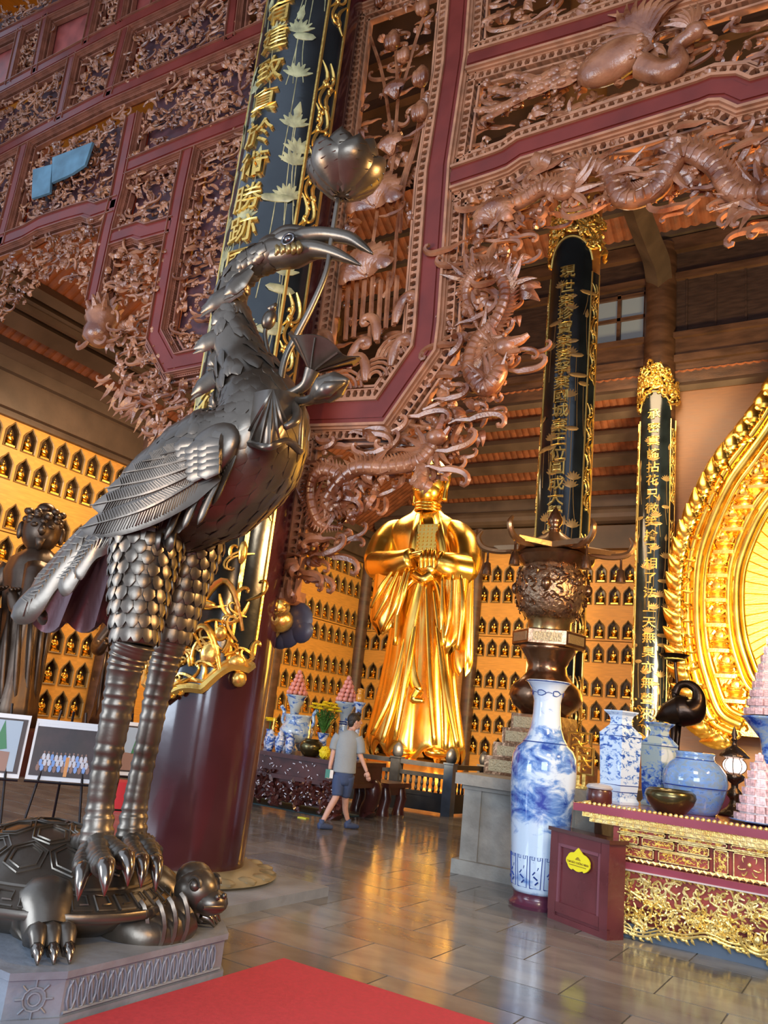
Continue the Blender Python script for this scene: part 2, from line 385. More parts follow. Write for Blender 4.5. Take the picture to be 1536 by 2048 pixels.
for y in np.arange(8, 21, 1.6): m.b2((-19, y, 20.8), (12, y + .3, 21.2))
structure(m.build('trim_20', BROWN))
for i, y in enumerate((24.6, 23.6, 22.6)):
    m = MB(); m.b2((-19, y, 18.2 + (25.2 - y) * .6), (12, y + .22, 18.55 + (25.2 - y) * .6)); structure(m.build('trim_%d' % (21 + i), BEAMW))
# purlins of the back aisle roof (pixel heights read at x=1010)
k = 0
for y0, y1 in ((805, 817), (840, 855), (880, 898), (922, 942), (966, 986)):
    q = []
    for yy in (y0, y1):
        d = ray(1010, yy); # meet plane z=10.25+.7*(29.2-Y)
        t = (10.2 + .7 * 29.2 - C0[2] - .7 * 0) / (d[2] + .7 * d[1]); q.append(C0 + d * t)
    c = (q[0] + q[1]) / 2; h = np.linalg.norm(q[0] - q[1]); m = MB()
    m.box((-1.6, c[1], c[2] - .06), (26.8, h * 0.85, 0.28), M=rotm((1, 0, 0), -math.atan(.7)))
    k += 1; o = m.build('purlin', BEAMW); tag(o, ['highest', 'second', 'middle', 'fourth', 'lowest'][k - 1] + ' dark purlin beam under the orange tiled roof of the back aisle', 'beam', 'purlins under the back aisle roof')
names = ['lowest', 'second', 'third', 'highest']
for i, (y, hw) in enumerate(((736, 0.24), (667, 0.26), (625, 0.2), (590, 0.16))):
    d = ray(98, y); t = (9.1 + .7 * 19.4 - C0[2]) / (d[2] - .7 * d[0]); q = C0 + d * t
    m = MB(); m.box((q[0], 15.6, q[2] - .04), (hw * 1.7, 18.8, 0.34), M=rotm((0, 1, 0), -math.atan(.7)))
    if i == 2: m.box((q[0] + 0.1, 15.6, q[2] - 0.25), (0.16, 18.8, 0.16))
    o = m.build('purlin', BEAMW); tag(o, names[i] + ' dark purlin beam under the tiled roof of the left aisle', 'beam', 'purlins under the left aisle roof')
# clerestory wall above the back aisle (plane Y=25)
m = MB(); m.b2((-19, 24.9, 13.1), (12, 25.2, 13.9)); m.b2((-19, 24.75, 13.9), (12, 25.2, 14.15)); m.b2((-19, 24.85, 14.15), (12, 25.2, 14.75)); m.b2((-19, 24.7, 14.75), (12, 25.2, 14.95)); m.b2((-19, 24.8, 16.95), (12, 25.2, 17.2)); m.b2((-19, 24.7, 18.0), (12, 25.3, 18.5)); m.b2((-19, 24.85, 18.5), (12, 25.3, 18.9))
structure(m.build('trim_12', BROWN))
m = MB(); segs = [(-19, -9.35), (-8.35, -8.05), (-6.35, 12)]
CLW = mat('dark_wood_panel', (0.045, 0.022, 0.014), 0.5, var=0.3, vs=2, stretch=(1, 1, 6))
for x0, x1 in segs: m.b2((x0, 24.95, 14.9), (x1, 25.15, 18.1))
for x0, x1 in ((-9.4, -8.3), (-8.1, -6.3)): m.b2((x0, 24.95, 16.75), (x1, 25.15, 18.1))
structure(m.build('wall_clerestory', CLW))
m = MB()
for x in np.arange(-5.0, 12, 0.9): m.b2((x, 24.9, 14.95), (x + 0.06, 24.96, 16.95))
structure(m.build('trim_13', CLW))
GLASS = mat('dusty_glow_glass', (0.2, 0.22, 0.23), 0.3, emit=(0.55, 0.6, 0.65), es=0.06)  # weak emission puts a daylight glow into the panes
for k, (x0, x1) in enumerate(((-9.4, -8.3), (-8.1, -6.3))):
    m = MB(); xm = (x0 + x1) / 2
    for x in (x0, xm, x1): m.b2((x - 0.06, 24.9, 14.9), (x + 0.06, 25.1, 16.8))
    for z in (14.95, 15.85, 16.7): m.b2((x0, 24.9, z - 0.06), (x1, 25.1, z + 0.06))
    wn = structure(m.build('window_%d' % (k + 1), BROWN))
    for a, c in ((x0, xm), (xm, x1)):
        for z0, z1 in ((15.0, 15.8), (15.9, 16.65)):
            m = MB(); m.b2((a + 0.07, 25.0, z0), (c - 0.07, 25.03, z1)); m.build('pane', GLASS, wn)
# wooden screen wall behind the mandorla
WPAN = mat('warm_wood_panel', (0.19, 0.075, 0.025), 0.4, var=0.12, vs=2, stretch=(1, 1, 12), bump=0.08, bs=20)
m = MB(); m.b2((-5.3, 25, 0), (12, 25.2, 13.1)); structure(m.build('wall_shrine', WPAN))
# ceiling of the front hall
m = MB(); m.b2((-20, -5, 19.6), (13, 7.2, 19.9)); m.b2((-20, 6.9, 16.9), (12.4, 7.2, 22.3)); structure(m.build('ceiling_front', BROWN))

# ================================================================ COLUMNS WITH COUPLET BOARDS
def cyl(cx, cy):
    return lambda az, z, r: np.array([cx + r * sin(az), cy - r * cos(az), z])
def glyph(ch, size, to3, parent, m, th=0.02, M=None):
    cu = bpy.data.curves.new('g', 'FONT'); cu.body = ch; cu.size = size; cu.extrude = th; cu.align_x = 'CENTER'; cu.offset = size * 0.006
    cu.resolution_u = 2
    o = bpy.data.objects.new('g', cu); COL.objects.link(o); bpy.context.view_layer.update()
    me = bpy.data.meshes.new_from_object(o.evaluated_get(bpy.context.evaluated_depsgraph_get()))
    bpy.data.objects.remove(o); bpy.data.curves.remove(cu)
    n = len(me.vertices); co = np.empty(n * 3); me.vertices.foreach_get('co', co); co = co.reshape(-1, 3)
    if n: 
        co[:, 1] -= (co[:, 1].max() + co[:, 1].min()) / 2; co[:, 0] -= (co[:, 0].max() + co[:, 0].min()) / 2
    V = np.array([to3(*p) for p in co]); A = np.array(wm(parent).inverted()); V = V @ A[:3, :3].T + A[:3, 3]
    me.vertices.foreach_set('co', V.ravel()); me.materials.clear(); me.materials.append(m)
    me.name = 'character'; ob = bpy.data.objects.new('character', me); COL.objects.link(ob); ob.parent = parent
    return ob
def curl2(p, ang, L, turn=1, w=0.03, n=14, tight=2.2):
    """2-D scroll: starts at p heading ang, curls into a spiral"""
    pts = [np.array(p, float)]; a = ang; st = L / n
    for i in range(n):
        t = i / n; a += turn * (0.05 + tight * t * t * 0.55); stp = st * (1.25 - 0.75 * t)
        pts.append(pts[-1] + stp * np.array([cos(a), sin(a)]))
    return np.array(pts), np.interp(np.linspace(0, 1, n + 1), [0, .15, .6, .92, 1], [0.5, 1, 0.75, 0.6, 0.9]) * w
def gold_strip(mb, f, R, az, z0, z1, seed):
    rnd = random.Random(seed); z = z1; s = 1
    while z > z0:
        L = rnd.uniform(0.4, 0.6); pts, r = curl2((0, 0), -pi / 2 + s * 0.5, L, -s, 0.02, 12)
        T = [f(az + (q[0]) / R, z + q[1], R + 0.02) for q in pts]; mb.tube(T, r * 1.1, n=5)
        T = [f(az - s * 0.1 / R * 1.0 + 0.09 * s * sin(t * pi) / R, z - t * 0.42, R + 0.015) for t in np.linspace(0, 1, 7)]; mb.tube(T, [0.008, 0.022, 0.026, 0.02, 0.008], n=5)
        for q in range(3): mb.ell(f(az + rnd.uniform(-.07, .07) / R, z - rnd.uniform(0, .4), R + 0.02), (0.026, 0.026, 0.03), nu=6, nv=4)
        z -= 0.3; s = -s
def couplet_column(cx, cy, R, ztop, zb0, zarch, text, gz, size, side, cname, bname, full=True, seed=1, baxis=0.0, a_main=54, a_out=77, base=True):
    c = thing('column', cname, 'column', (cx, cy, 0))
    f = cyl(cx, cy)
    m = MB(); m.lathe([(R * 1.0, 0.17), (R * 1.02, 2), (R, 8), (R * 0.96, 14), (R * 0.93, ztop)], (cx, cy, 0), n=40); m.build('shaft', COLM if side == 0 else BROWN if side == 2 else mat('column_wood', (0.3, 0.12, 0.03), 0.3, var=0.25, vs=1.5, stretch=(1, 1, 0.2), coat=0.2), c, smooth=True)
    m = MB(); m.lathe([(.86, 0.08), (.9, 0.11), (0.84, 0.14), (0.74, 0.15), (0.68, 0.18), (0.6, 0.18)], (cx, cy, 0), n=40)
    for i in range(20):
        a = i * 2 * pi / 20; m.ell((cx + 0.79 * cos(a), cy + 0.79 * sin(a), 0.13), (0.11, 0.1, 0.035), M=rotm((0, 0, 1), a), nu=8, nv=5)
    m.build('lotus_base', mat('sand_stone', (0.2, 0.17, 0.1), 0.4, var=0.25, vs=4), c, smooth=True)
    m = MB(); m.b2((cx - 1.0, cy - .95, 0), (cx + 1.2, cy + .75, 0.085)); m.build('base_slab', PLSTONE, c)
    # board
    bd = thing('couplet_board', bname, 'couplet board', (cx, cy, zb0))
    am, ao = radians(a_main), radians(a_out)
    scal = lambda az: zb0 - (0.42 if full else .3) * cos(az) ** 2 + 0.09 * abs(sin(az * 5)) + 0.02
    def top(az): return zarch - 0.0 if zarch is None else zarch
    m = MB(); n = 48; zt = zarch if zarch else ztop - 1
    V = []; 
    for i in range(n + 1):
        az = -ao + 2 * ao * i / n; t = abs(az) / am
        zz = zt if not zarch else (zt + 0.75 * sqrt(max(0, 1 - min(1, t * 0.98) ** 2)) if t < 1 else zt - 0.2)
        V += [f(az, scal(az), R + 0.015), f(az, scal(az), R + 0.055), f(az, zz, R + 0.055), f(az, zz, R + 0.015)]
    F = [(4 * i + a, 4 * i + 4 + a, 4 * i + 4 + (a + 1) % 4, 4 * i + (a + 1) % 4) for i in range(n) for a in range(4)] + [(0, 1, 2, 3), (4 * n + 3, 4 * n + 2, 4 * n + 1, 4 * n)]
    m.add(V, F); m.build('panel', BLACKB, bd, smooth=30)
    for s in (-1, 1):
        for a_, w_ in ((am, 0.022), (ao, 0.018)):
            m = MB(); m.tube([f(s * a_, z, R + 0.06) for z in np.linspace(scal(a_) + 0.1, zt - (0.2 if zarch else 0), 14)], w_, n=5); m.build('gilt_rail', GILT, bd, smooth=True)
        z = zt - 0.5; k = 0
        while z > zb0 + 1.0:
            m = MB(); gold_strip(m, f, R + 0.045, s * (am + ao) / 2, max(z - 2.2, zb0 + 0.4), z, seed * 50 + k); k += 1; z -= 3.0
            m.build('gilt_scroll', GILT, bd, smooth=60)
    if zarch:
        m = MB(); m.tube([f(t * am, zt + 0.75 * sqrt(max(0, 1 - (t * 0.98) ** 2)) - 0.05, R + 0.06) for t in np.linspace(-1, 1, 25)], 0.03, n=5)
        m.build('gilt_arch', GILT, bd, smooth=True)
        m = MB(); rnd = random.Random(seed)
        for i in range(150):
            az = rnd.uniform(-ao, ao); zz = zt + 0.75 * cos(az / ao * 1.3) + rnd.uniform(0.05, 0.85)
            pts, r = curl2((0, 0), rnd.uniform(0, 2 * pi), rnd.uniform(.25, .5), rnd.choice((-1, 1)), 0.04, 9)
            m.tube([f(az + q[0] / R, zz + q[1], R + 0.08 + 0.05 * rnd.random()) for q in pts], r, n=5)
        for s in (-1, 1): 
            pts, r = curl2((0, 0), pi / 2 - s * 0.6, 0.9, -s, 0.07, 12); m.tube([f(s * ao * 0.95 + q[0] / R, zt + 0.3 + q[1], R + 0.1) for q in pts], r, n=6)
        m.build('gilt_crest', GILT, bd, smooth=60)
    # gilt apron at the foot
    m = MB(); rnd = random.Random(seed + 7)
    for dz, rr in ((0, 0.045), (0.07, 0.02)):
        m.tube([f(az, scal(az) + 0.02 + dz, R + 0.065) for az in np.linspace(-ao, ao, 60)], rr, n=5, cap=True)
    for i in range(46):
        az = rnd.uniform(-ao, ao); zz = scal(az) + rnd.uniform(0.05, 0.28 if full else 0.8)
        pts, r = curl2((0, 0), rnd.uniform(0.2, pi - .2), rnd.uniform(.2, .42), rnd.choice((-1, 1)), 0.034, 10); m.tube([f(az + q[0] / R, zz + q[1], R + 0.07) for q in pts], r, n=5, flat=0.6)
    if full:
        for a0_, a1_, zz, w_ in ((-60, 30, 0.55, .05), (50, 8, 0.3, .05), (18, 62, 0.75, .045)):   # bigger branches, gourd and fan
            m.tube([f(radians(a0_ + (a1_ - a0_) * t), scal(0) + zz + 0.45 * sin(t * pi), R + 0.075) for t in np.linspace(0, 1, 12)], [w_ * .4, w_, w_, w_ * .6], n=6, flat=.6)
        for a_, zz, r1, r2 in ((38, .5, .1, .13), (44, .7, .07, .08), (62, .45, .1, .09), (66, .3, .08, .08), (-10, .75, .16, .07), (8, .95, .12, .08), (20, 1.25, .09, .1), (52, 1.5, .05, .12), (28, .95, .1, .05), (-22, .4, .2, .09)):
            m.ell(f(radians(a_), scal(0) + zz, R + 0.06), (r1, .05, r2), M=rotm((0, 0, 1), radians(a_)), nu=10, nv=6)
        for i in range(40):
            a_ = rnd.uniform(-65, 66); pts, r = curl2((0, 0), rnd.uniform(0, 2 * pi), rnd.uniform(.2, .45), rnd.choice((-1, 1)), 0.028, 10); zz = scal(0) + rnd.uniform(.5, 1.75)
            m.tube([f(radians(a_) + q[0] / R, zz + q[1], R + 0.07) for q in pts], r, n=5, flat=0.6)
    m.build('gilt_apron', GILT, bd, smooth=60)
    # painted lotus pond on the board
    m = MB(); rnd = random.Random(seed + 3); zz = zb0 + 1.2
    while zz < zt - 0.4:
        for q in range(3):
            az = radians(rnd.uniform(-52, 50)); k = rnd.random(); z_ = zz + rnd.uniform(-.3, .3)
            if k < 0.35:     # lotus bloom
                for a in np.linspace(-1.2, 1.2, 7): m.tube([f(az, z_, R + 0.056), f(az + 0.09 * sin(a) / R, z_ + 0.09 * cos(a) + .02, R + 0.058), f(az + 0.17 * sin(a) / R, z_ + 0.17 * cos(a) + .03, R + 0.057)], [0.012, 0.036, 0.008], n=5, flat=0.25, fn=(sin(az), -cos(az), 0))
            elif k < 0.65:   # leaf seen from the side
                w_ = rnd.uniform(.12, .24); m.ell(f(az, z_, R + 0.055), (w_, 0.012, 0.06), M=rotm((0, 0, 1), az), nu=9, nv=4)
            else:            # bud
                m.tube([f(az, z_ - .08, R + 0.057), f(az, z_, R + 0.06), f(az + .02, z_ + 0.13, R + 0.057)], [0.03, 0.05, 0.006], n=6, flat=0.3, fn=(sin(az), -cos(az), 0))
            az2 = az + rnd.uniform(-.15, .15); L = rnd.uniform(.5, 1.3)
            m.tube([f(az + (az2 - az) * t ** 2, z_ - L * t, R + 0.055) for t in np.linspace(0, 1, 6)], 0.007, n=4)
        zz += 0.42 if full else 0.6
    m.build('painted_lotus', OLIVE if full else mat('dim_gold_paint', (0.35, 0.22, 0.08), 0.4, 0.3), bd, smooth=60)
    for ch, z in zip(text, gz):
        glyph(ch, size, lambda x, y, d, z=z: f(baxis + x / R, z + y, R + 0.075 + d), bd, GILT, th=0.018)
    return c, bd
def gl_z(pts, cx, cy, R):
    return [PY(x, y, cy - R - 0.05)[2] for x, y in pts]
XC = -5.85
g1 = [(568, 22), (562, 75), (552, 137), (540, 200), (528, 265), (520, 327), (503, 395), (497, 457), (480, 525), (440, 806)]
g2 = [(1134, 544), (1133, 573), (1131, 601), (1129, 628), (1127, 656), (1125, 683), (1123, 710), (1121, 737), (1119, 765), (1116, 793), (1113, 822), (1111, 851), (1109, 879), (1107, 908), (1105, 936), (1103, 967), (1101, 997), (1099, 1026), (1092, 1057)]
g3 = [(1310, y) for y in (828, 855, 881, 907, 934, 960, 988, 1016, 1042, 1070, 1097, 1126, 1156, 1185, 1213, 1245, 1275, 1304, 1335, 1366, 1399, 1427)]
couplet_column(-5.78, 6.2, 0.575, 19.5, 2.0, None, '有建致真於術勝跡風行', gl_z(g1, XC, 6.2, .575), 0.36, 0, 'huge dark red lacquered round column beside the bronze crane', 'curved black couplet board with lotus painting and large gold characters on the nearest column', True, 1)
couplet_column(-5.85, 16.6, 0.56, 22, 1.6, PY(1140, 525, 16)[2], '現世棄珍寶棄妻孥棄國城棄王位圓成大覺尊', gl_z(g2, XC, 16.6, .56), 0.34, 1, 'round wooden column behind the bronze lantern', 'curved black couplet board with gold characters on the column behind the bronze lantern', False, 2)
couplet_column(-5.8, 24.9, 0.53, 18.3, 2.2, PY(1310, 825, 24.4)[2], '承密真諦拈花只微笑捨了相了法上天無臭亦無聲來', gl_z(g3, XC, 24.9, .53), 0.36, 2, 'round wooden column between the niche wall and the golden mandorla', 'narrow black couplet board with gold characters just left of the golden mandorla', False, 3)
# curved rafter bracket above the far column
m = MB(); pts = [PY(x, y, Y) for x, y, Y in ((1318, 560, 24.6), (1312, 520, 23.6), (1296, 480, 22.4), (1275, 425, 21.0), (1262, 380, 19.8))]
m.tube(spline(pts, 5), [0.42, 0.42, 0.4, 0.38], n=4); tag(m.build('rafter_bracket', BEAMW), 'curved grey rafter bracket rising from the far column to the upper roof', 'bracket')
# ================================================================ CARVED SCREENS (plane Y = 6.6)
SY = 6.6
def S(px, py): q = PY(px, py, SY); return np.array([q[0], q[2]])
def W3(a, d): return np.array([a[0], SY - d, a[1]])
def offset(pts, o):
    p = np.asarray(pts, float); n = len(p); out = []
    for i in range(n):
        a = p[i] - p[i - 1] if i else p[1] - p[0]; b = p[i + 1] - p[i] if i < n - 1 else p[-1] - p[-2]
        a = a / np.linalg.norm(a); b = b / np.linalg.norm(b); na, nb = np.array([-a[1], a[0]]), np.array([-b[1], b[0]])
        m = na + nb; m /= max(1e-6, m @ m / 2) ; 
        if i in (0, n - 1): m = na if i == 0 else nb
        out.append(p[i] + m * o)
    return np.array(out)
def strip(mb, pts, o0, o1, d0, d1):
    A = offset(pts, o0); B = offset(pts, o1); n = len(A); V = []
    for a, b in zip(A, B): V += [W3(a, d0), W3(b, d0), W3(b, d1), W3(a, d1)]
    F = [(4 * i + k, 4 * i + (k + 1) % 4, 4 * i + 4 + (k + 1) % 4, 4 * i + 4 + k) for i in range(n - 1) for k in range(4)] + [(3, 2, 1, 0), (4 * n - 4, 4 * n - 3, 4 * n - 2, 4 * n - 1)]
    mb.add(V, F)
def densify(pts, step):
    p = np.asarray(pts, float); o = []
    for i in range(len(p) - 1):
        L = np.linalg.norm(p[i + 1] - p[i]); k = max(1, int(L / step))
        for j in range(k): o.append(p[i] + (p[i + 1] - p[i]) * j / k)
    o.append(p[-1]); return np.array(o)
def frame_bar(parent, name, px, w, left=True, right=True, bead=0.105, sc=1.0, rail=0.16):
    pts = [S(*q) for q in px]; h = w / 2
    m = MB(); strip(m, pts, -h, h, -0.14, 0.13); strip(m, pts, -h * .55, h * .55, 0.13, 0.145)
    o = m.build(name, LACQ, parent)
    for sgn, on in ((1, left), (-1, right)):
        if not on: continue
        e = h * sgn
        t = MB(); a = lambda x: e + sgn * x
        strip(t, pts, *sorted((a(0), a(0.03 * sc))), -0.1, rail); strip(t, pts, *sorted((a(0.03 * sc), a(0.055 * sc))), -0.08, rail - 0.035)
        b0, b1 = 0.055 * sc, (0.055 + bead) * sc
        strip(t, pts, *sorted((a(b0), a(b0 + 0.014))), -0.02, 0.095); strip(t, pts, *sorted((a(b1 - 0.014), a(b1))), -0.02, 0.095); strip(t, pts, *sorted((a(b1 + 0.03), a(b1 + 0.055))), -0.02, 0.06)
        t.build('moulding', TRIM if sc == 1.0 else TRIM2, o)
        k = MB(); strip(k, pts, *sorted((a(b0 + 0.014), a(b1 + 0.03))), -0.05, 0.02); k.build('recess', DARKW, o)
        # bridges between the oval openings
        mid = offset(pts, (a(b0) + a(b1)) / 2); dd = densify(mid, 0.088 * sc); g = MB(); hw = (b1 - b0) / 2
        for i in range(len(dd) - 1):
            dv = dd[i + 1] - dd[i]; L = np.linalg.norm(dv); 
            if L < 0.03: continue
            dv /= L; nv = np.array([-dv[1], dv[0]]); c = dd[i] + dv * L * 0.5
            poly = [c - dv * .03 * sc + nv * hw, c - dv * .012 * sc + nv * 0, c - dv * .03 * sc - nv * hw, c + dv * .03 * sc - nv * hw, c + dv * .012 * sc, c + dv * .03 * sc + nv * hw]
            g.prism([tuple(q) for q in poly], lambda x, y, d: np.array([x, SY - d, y]), 0.02, 0.088)
        g.build('pierced_bead', TRIM if sc == 1.0 else TRIM2, o, kind='stuff')
    return o
def inside(p, poly):
    x, y = p; r = False; n = len(poly); j = n - 1
    for i in range(n):
        xi, yi = poly[i]; xj, yj = poly[j]
        if (yi > y) != (yj > y) and x < (xj - xi) * (y - yi) / (yj - yi + 1e-12) + xi: r = not r
        j = i
    return r
def parea(poly):
    a = 0
    for i in range(len(poly)): a += poly[i - 1][0] * poly[i][1] - poly[i][0] * poly[i - 1][1]
    return abs(a) / 2
def tube2(mb, pts, r, d, n=5, flat=0.8):
    d = np.full(len(pts), d, float) if np.isscalar(d) else np.asarray(d)
    if len(d) != len(pts): d = np.interp(np.linspace(0, 1, len(pts)), np.linspace(0, 1, len(d)), d)
    mb.tube([W3(p, q) for p, q in zip(pts, d)], r, n=n, flat=flat, fn=(0, -1, 0))
def leafv(p, ang, L, bend, w):
    t = np.linspace(0, 1, 6); a = ang + bend * t; q = np.array(p) + np.cumsum(np.stack([np.cos(a), np.sin(a)], 1) * L / 6, 0)
    return q, np.array([.45, .95, 1, .75, .4, .08]) * w
def carve_fill(mb, poly, dens, size, rnd, d0=-0.02, d1=0.1, cloud=0.25, leaf=0.35, blob=0.08, ang=None):
    A = parea(poly); n = int(A * dens); xs = [p[0] for p in poly]; ys = [p[1] for p in poly]; k = 0; it = 0
    while k < n and it < n * 20:
        it += 1; p = (rnd.uniform(min(xs), max(xs)), rnd.uniform(min(ys), max(ys)))
        if not inside(p, poly): continue
        k += 1; r = rnd.random(); s = size * rnd.uniform(0.6, 1.35); d = rnd.uniform(d0, d1); g = rnd.choice((-1, 1)); a = rnd.uniform(0, 2 * pi)
        if r < cloud:      # long cloud band ending in a curl
            a = (0 if rnd.random() < .5 else pi) + rnd.uniform(-.25, .25); L = s * 1.9
            x0 = np.array([np.array(p) + L * 0.5 * t * np.array([cos(a), sin(a)]) + np.array([0, 0.05 * s * sin(t * 6)]) for t in np.linspace(0, 1, 5)])
            q, w_ = curl2(x0[-1], a, L * 0.75, g, 0.15 * size, 10, 2.6)
            q = np.concatenate([x0[:-1], q]); tube2(mb, q, np.interp(np.linspace(0, 1, len(q)), [0, .3, 1], [0.03 * s, 0.15 * size, 0.08 * size]), [d, d + 0.05])
        elif r < cloud + leaf:   # cluster of flame-like leaves
            for j in range(rnd.choice((2, 3, 3))):
                q, w_ = leafv(p, a + j * 0.5 * g, s * rnd.uniform(.55, .95), g * rnd.uniform(.3, 1.4), 0.21 * s); tube2(mb, q, w_, [d, d + .06, d + .02], n=4, flat=0.55)
        elif r < cloud + leaf + blob:
            c = W3(p, d + 0.03); mb.ell(c, (0.17 * s, 0.1 * s, 0.15 * s), nu=7, nv=5)
            for j in range(5):
                b = j * 1.257; mb.ell(c + np.array([.17 * s * cos(b), 0.01, .17 * s * sin(b)]), (.1 * s, .06 * s, .1 * s), nu=6, nv=4)
        else:
            q, w_ = curl2(p, a, s * 1.25, g, 0.17 * size, 11); tube2(mb, q, w_, [d, d + 0.04, d + 0.09], n=5)
def carving(parent, px, dens, size, seed, backing=None, name='openwork_carving', **k):
    poly = [tuple(S(*q)) for q in px]; m = MB(); carve_fill(m, poly, dens, size, random.Random(seed), **k)
    o = m.build(name, CARVE, parent, smooth=50, kind='stuff')
    if backing is not None:
        b = MB(); b.prism(poly, lambda x, y, d: np.array([x, SY - d, y]), backing - 0.03, backing); b.build('backing_board', MAUVE, parent)
    return o
MAUVE = mat('mauve_backing', (0.08, 0.03, 0.036), 0.5, var=0.3, vs=4)
def petals(m, px, r, tilt=0.0, op=1.0, n=9, d=0.1):
    """lotus bloom: rings of pointed cupped petals"""
    c = S(*px)
    for ring, (sp, ln, w_) in enumerate(((1.35 * op, 1.0, .3), (0.85 * op, 1.05, .3), (0.4 * op, 1.0, .26))):
        for i in range(n - ring * 2):
            a = pi / 2 + tilt + (i / (n - ring * 2 - 1) - .5) * 2 * sp
            b = a + (0.35 if a > pi / 2 + tilt else -0.35) * -1
            q = [c, c + .5 * r * ln * np.array([cos(b), sin(b)]) * np.array([1, .8]), c + .85 * r * ln * np.array([cos(a), sin(a)]) * np.array([1, .9]), c + 1.1 * r * ln * np.array([cos(a), sin(a)])]
            tube2(m, spline(q, 2), np.array([.3, .75, 1, 1, .85, .5, .08]) * w_ * r, [d + ring * .02, d + .1, d + .05 + ring * .01], n=6, flat=0.4)
def stem(m, px, w_=0.022, d=0.05): 
    q = spline([S(*p) for p in px], 5); tube2(m, q, w_, d, n=5)
def bud(m, px, r, tilt=0, d=0.1):
    c = S(*px); M = rotm((0, 1, 0), tilt); m.ell(W3(c, d), (r * .6, r * .6, r), M=M, nu=8, nv=6)
    for j in (-1, 0, 1): m.ell(W3(c + np.array([j * r * .35, -r * .25]), d + .03), (r * .38, r * .5, r * .7), nu=7, nv=5)
def dragon(parent, px, w_, seed, head=True, d=(0.06, 0.16, 0.06, 0.16, 0.08)):
    rnd = random.Random(seed); q = spline([S(*p) for p in px], 9); n = len(q); m = MB(); t = np.linspace(0, 1, n)
    rr = np.interp(t, [0, .15, .7, 1], [.25, .8, 1, .85]) * w_; dd = np.interp(t, np.linspace(0, 1, len(d)), d)
    tube2(m, q, rr, dd, n=8, flat=1.0)
    for i in range(1, n - 1):      # dorsal spines and scale ridges
        tg = q[i + 1] - q[i - 1]; tg /= np.linalg.norm(tg) + 1e-9; nv = np.array([-tg[1], tg[0]])
        m.tube([W3(q[i] + nv * rr[i] * .7, dd[i] + .02), W3(q[i] + nv * rr[i] * 1.9 - tg * rr[i] * .7, dd[i] + .03)], [rr[i] * .4, rr[i] * .05], n=4)
        if i % 2: m.tube([W3(q[i] + nv * rr[i] * s_, dd[i] + rr[i] * (1 - .5 * s_ * s_)) for s_ in (-.8, 0, .8)], rr[i] * .16, n=4)
    for i in range(n // 7, n - 3, n // 5):   # claws and flame tufts
        a = rnd.uniform(0, 6.28)
        for j in range(4):
            l, w2 = leafv(q[i], a + j * .4, w_ * 4.2, rnd.uniform(-.8, .8), w_ * .4); tube2(m, l, w2, [dd[i], dd[i] + .06], n=4, flat=.6)
    if head:
        e = q[-1]; tg = q[-1] - q[-4]; a = atan2(tg[1], tg[0]); u = np.array([cos(a), sin(a)]); v = np.array([-u[1], u[0]])
        m.ell(W3(e + u * w_ * .6, dd[-1] + .04), (w_ * 1.5, w_ * 1.1, w_ * 1.2), nu=9, nv=6)
        m.tube([W3(e + u * w_ * 1.2 + v * .2 * w_, dd[-1] + .05), W3(e + u * w_ * 2.6 + v * .5 * w_, dd[-1] + .05), W3(e + u * w_ * 3.3 + v * .9 * w_, dd[-1] + .05)], [w_ * .8, w_ * .5, w_ * .3], n=6)
        m.tube([W3(e + u * w_ * 1.0 - v * .7 * w_, dd[-1] + .05), W3(e + u * w_ * 2.4 - v * .9 * w_, dd[-1] + .05)], [w_ * .55, w_ * .25], n=6)
        for s_ in (-.5, .5): m.ell(W3(e + u * w_ * .9 + v * .8 * w_, dd[-1] + .12 + s_ * .06), (w_ * .32, w_ * .32, w_ * .32), nu=6, nv=4)
        for j in range(7):
            l, w2 = leafv(e, a + pi + (j - 3) * .33, w_ * 4.5, (j - 3) * .15, w_ * .35); tube2(m, l, w2, [dd[-1], dd[-1] + .08], n=4, flat=.6)
    return m.build('carved_dragon', CARVE, parent, smooth=50)

# ---------------- right-hand screen
sr = thing('carved_screen', 'tall red lacquered gate screen with openwork dragons and lotuses, right of the big column', 'carved screen', (-3.7, SY, 2.4))
F_ = frame_bar
F_(sr, 'main_post', [(940, -140), (919, 136), (887, 348), (866, 660), (860, 708), (774, 832), (606, 838)], 0.25)
F_(sr, 'side_post', [(716, -60), (703, 50), (665, 350), (629, 639), (590, 932), (546, 1200)], 0.24, right=False)
F_(sr, 'beam', [(945, 138), (1180, 70), (1400, 2), (1640, -75), (2000, -190)], 0.2)
F_(sr, 'beam', [(912, 371), (1000, 342), (1020, 334), (1048, 315), (1402, 206), (1425, 197), (1462, 195), (1492, 208), (1640, 168), (2000, 72)], 0.24)
F_(sr, 'beam', [(712, 22), (820, -18), (905, -50)], 0.2, left=False)
F_(sr, 'post', [(1900, -180), (1890, 90)], 0.2)
# lotus pond panel
lot = MB()
for p, r in (((798, 207), .2), ((790, 318), .22)): petals(lot, p, r, op=.55, d=.08)
petals(lot, (762, 425), .36, op=1.15, n=11, d=.12); petals(lot, (745, 560), .34, tilt=.2, op=1.1, n=9, d=.1)
for p, r in (((855, 27), .13), ((795, 93), .15), ((817, 122), .12), ((852, 165), .15), ((850, 234), .15), ((770, 15), .1)): bud(lot, p, r)
for a in ([(760, 420), (752, 480), (742, 540)], [(800, 205), (790, 330), (770, 420)], [(852, 165), (840, 260), (820, 330), (790, 420)], [(855, 30), (835, 90), (815, 160), (800, 200)], [(795, 95), (798, 150), (798, 200)], [(850, 235), (835, 300), (812, 380), (805, 470)], [(820, 330), (800, 450), (790, 560), (770, 600)], [(745, 80), (770, 160), (790, 300)]): stem(lot, a)
lot.build('carved_lotus_spray', CARVE, sr, smooth=60)
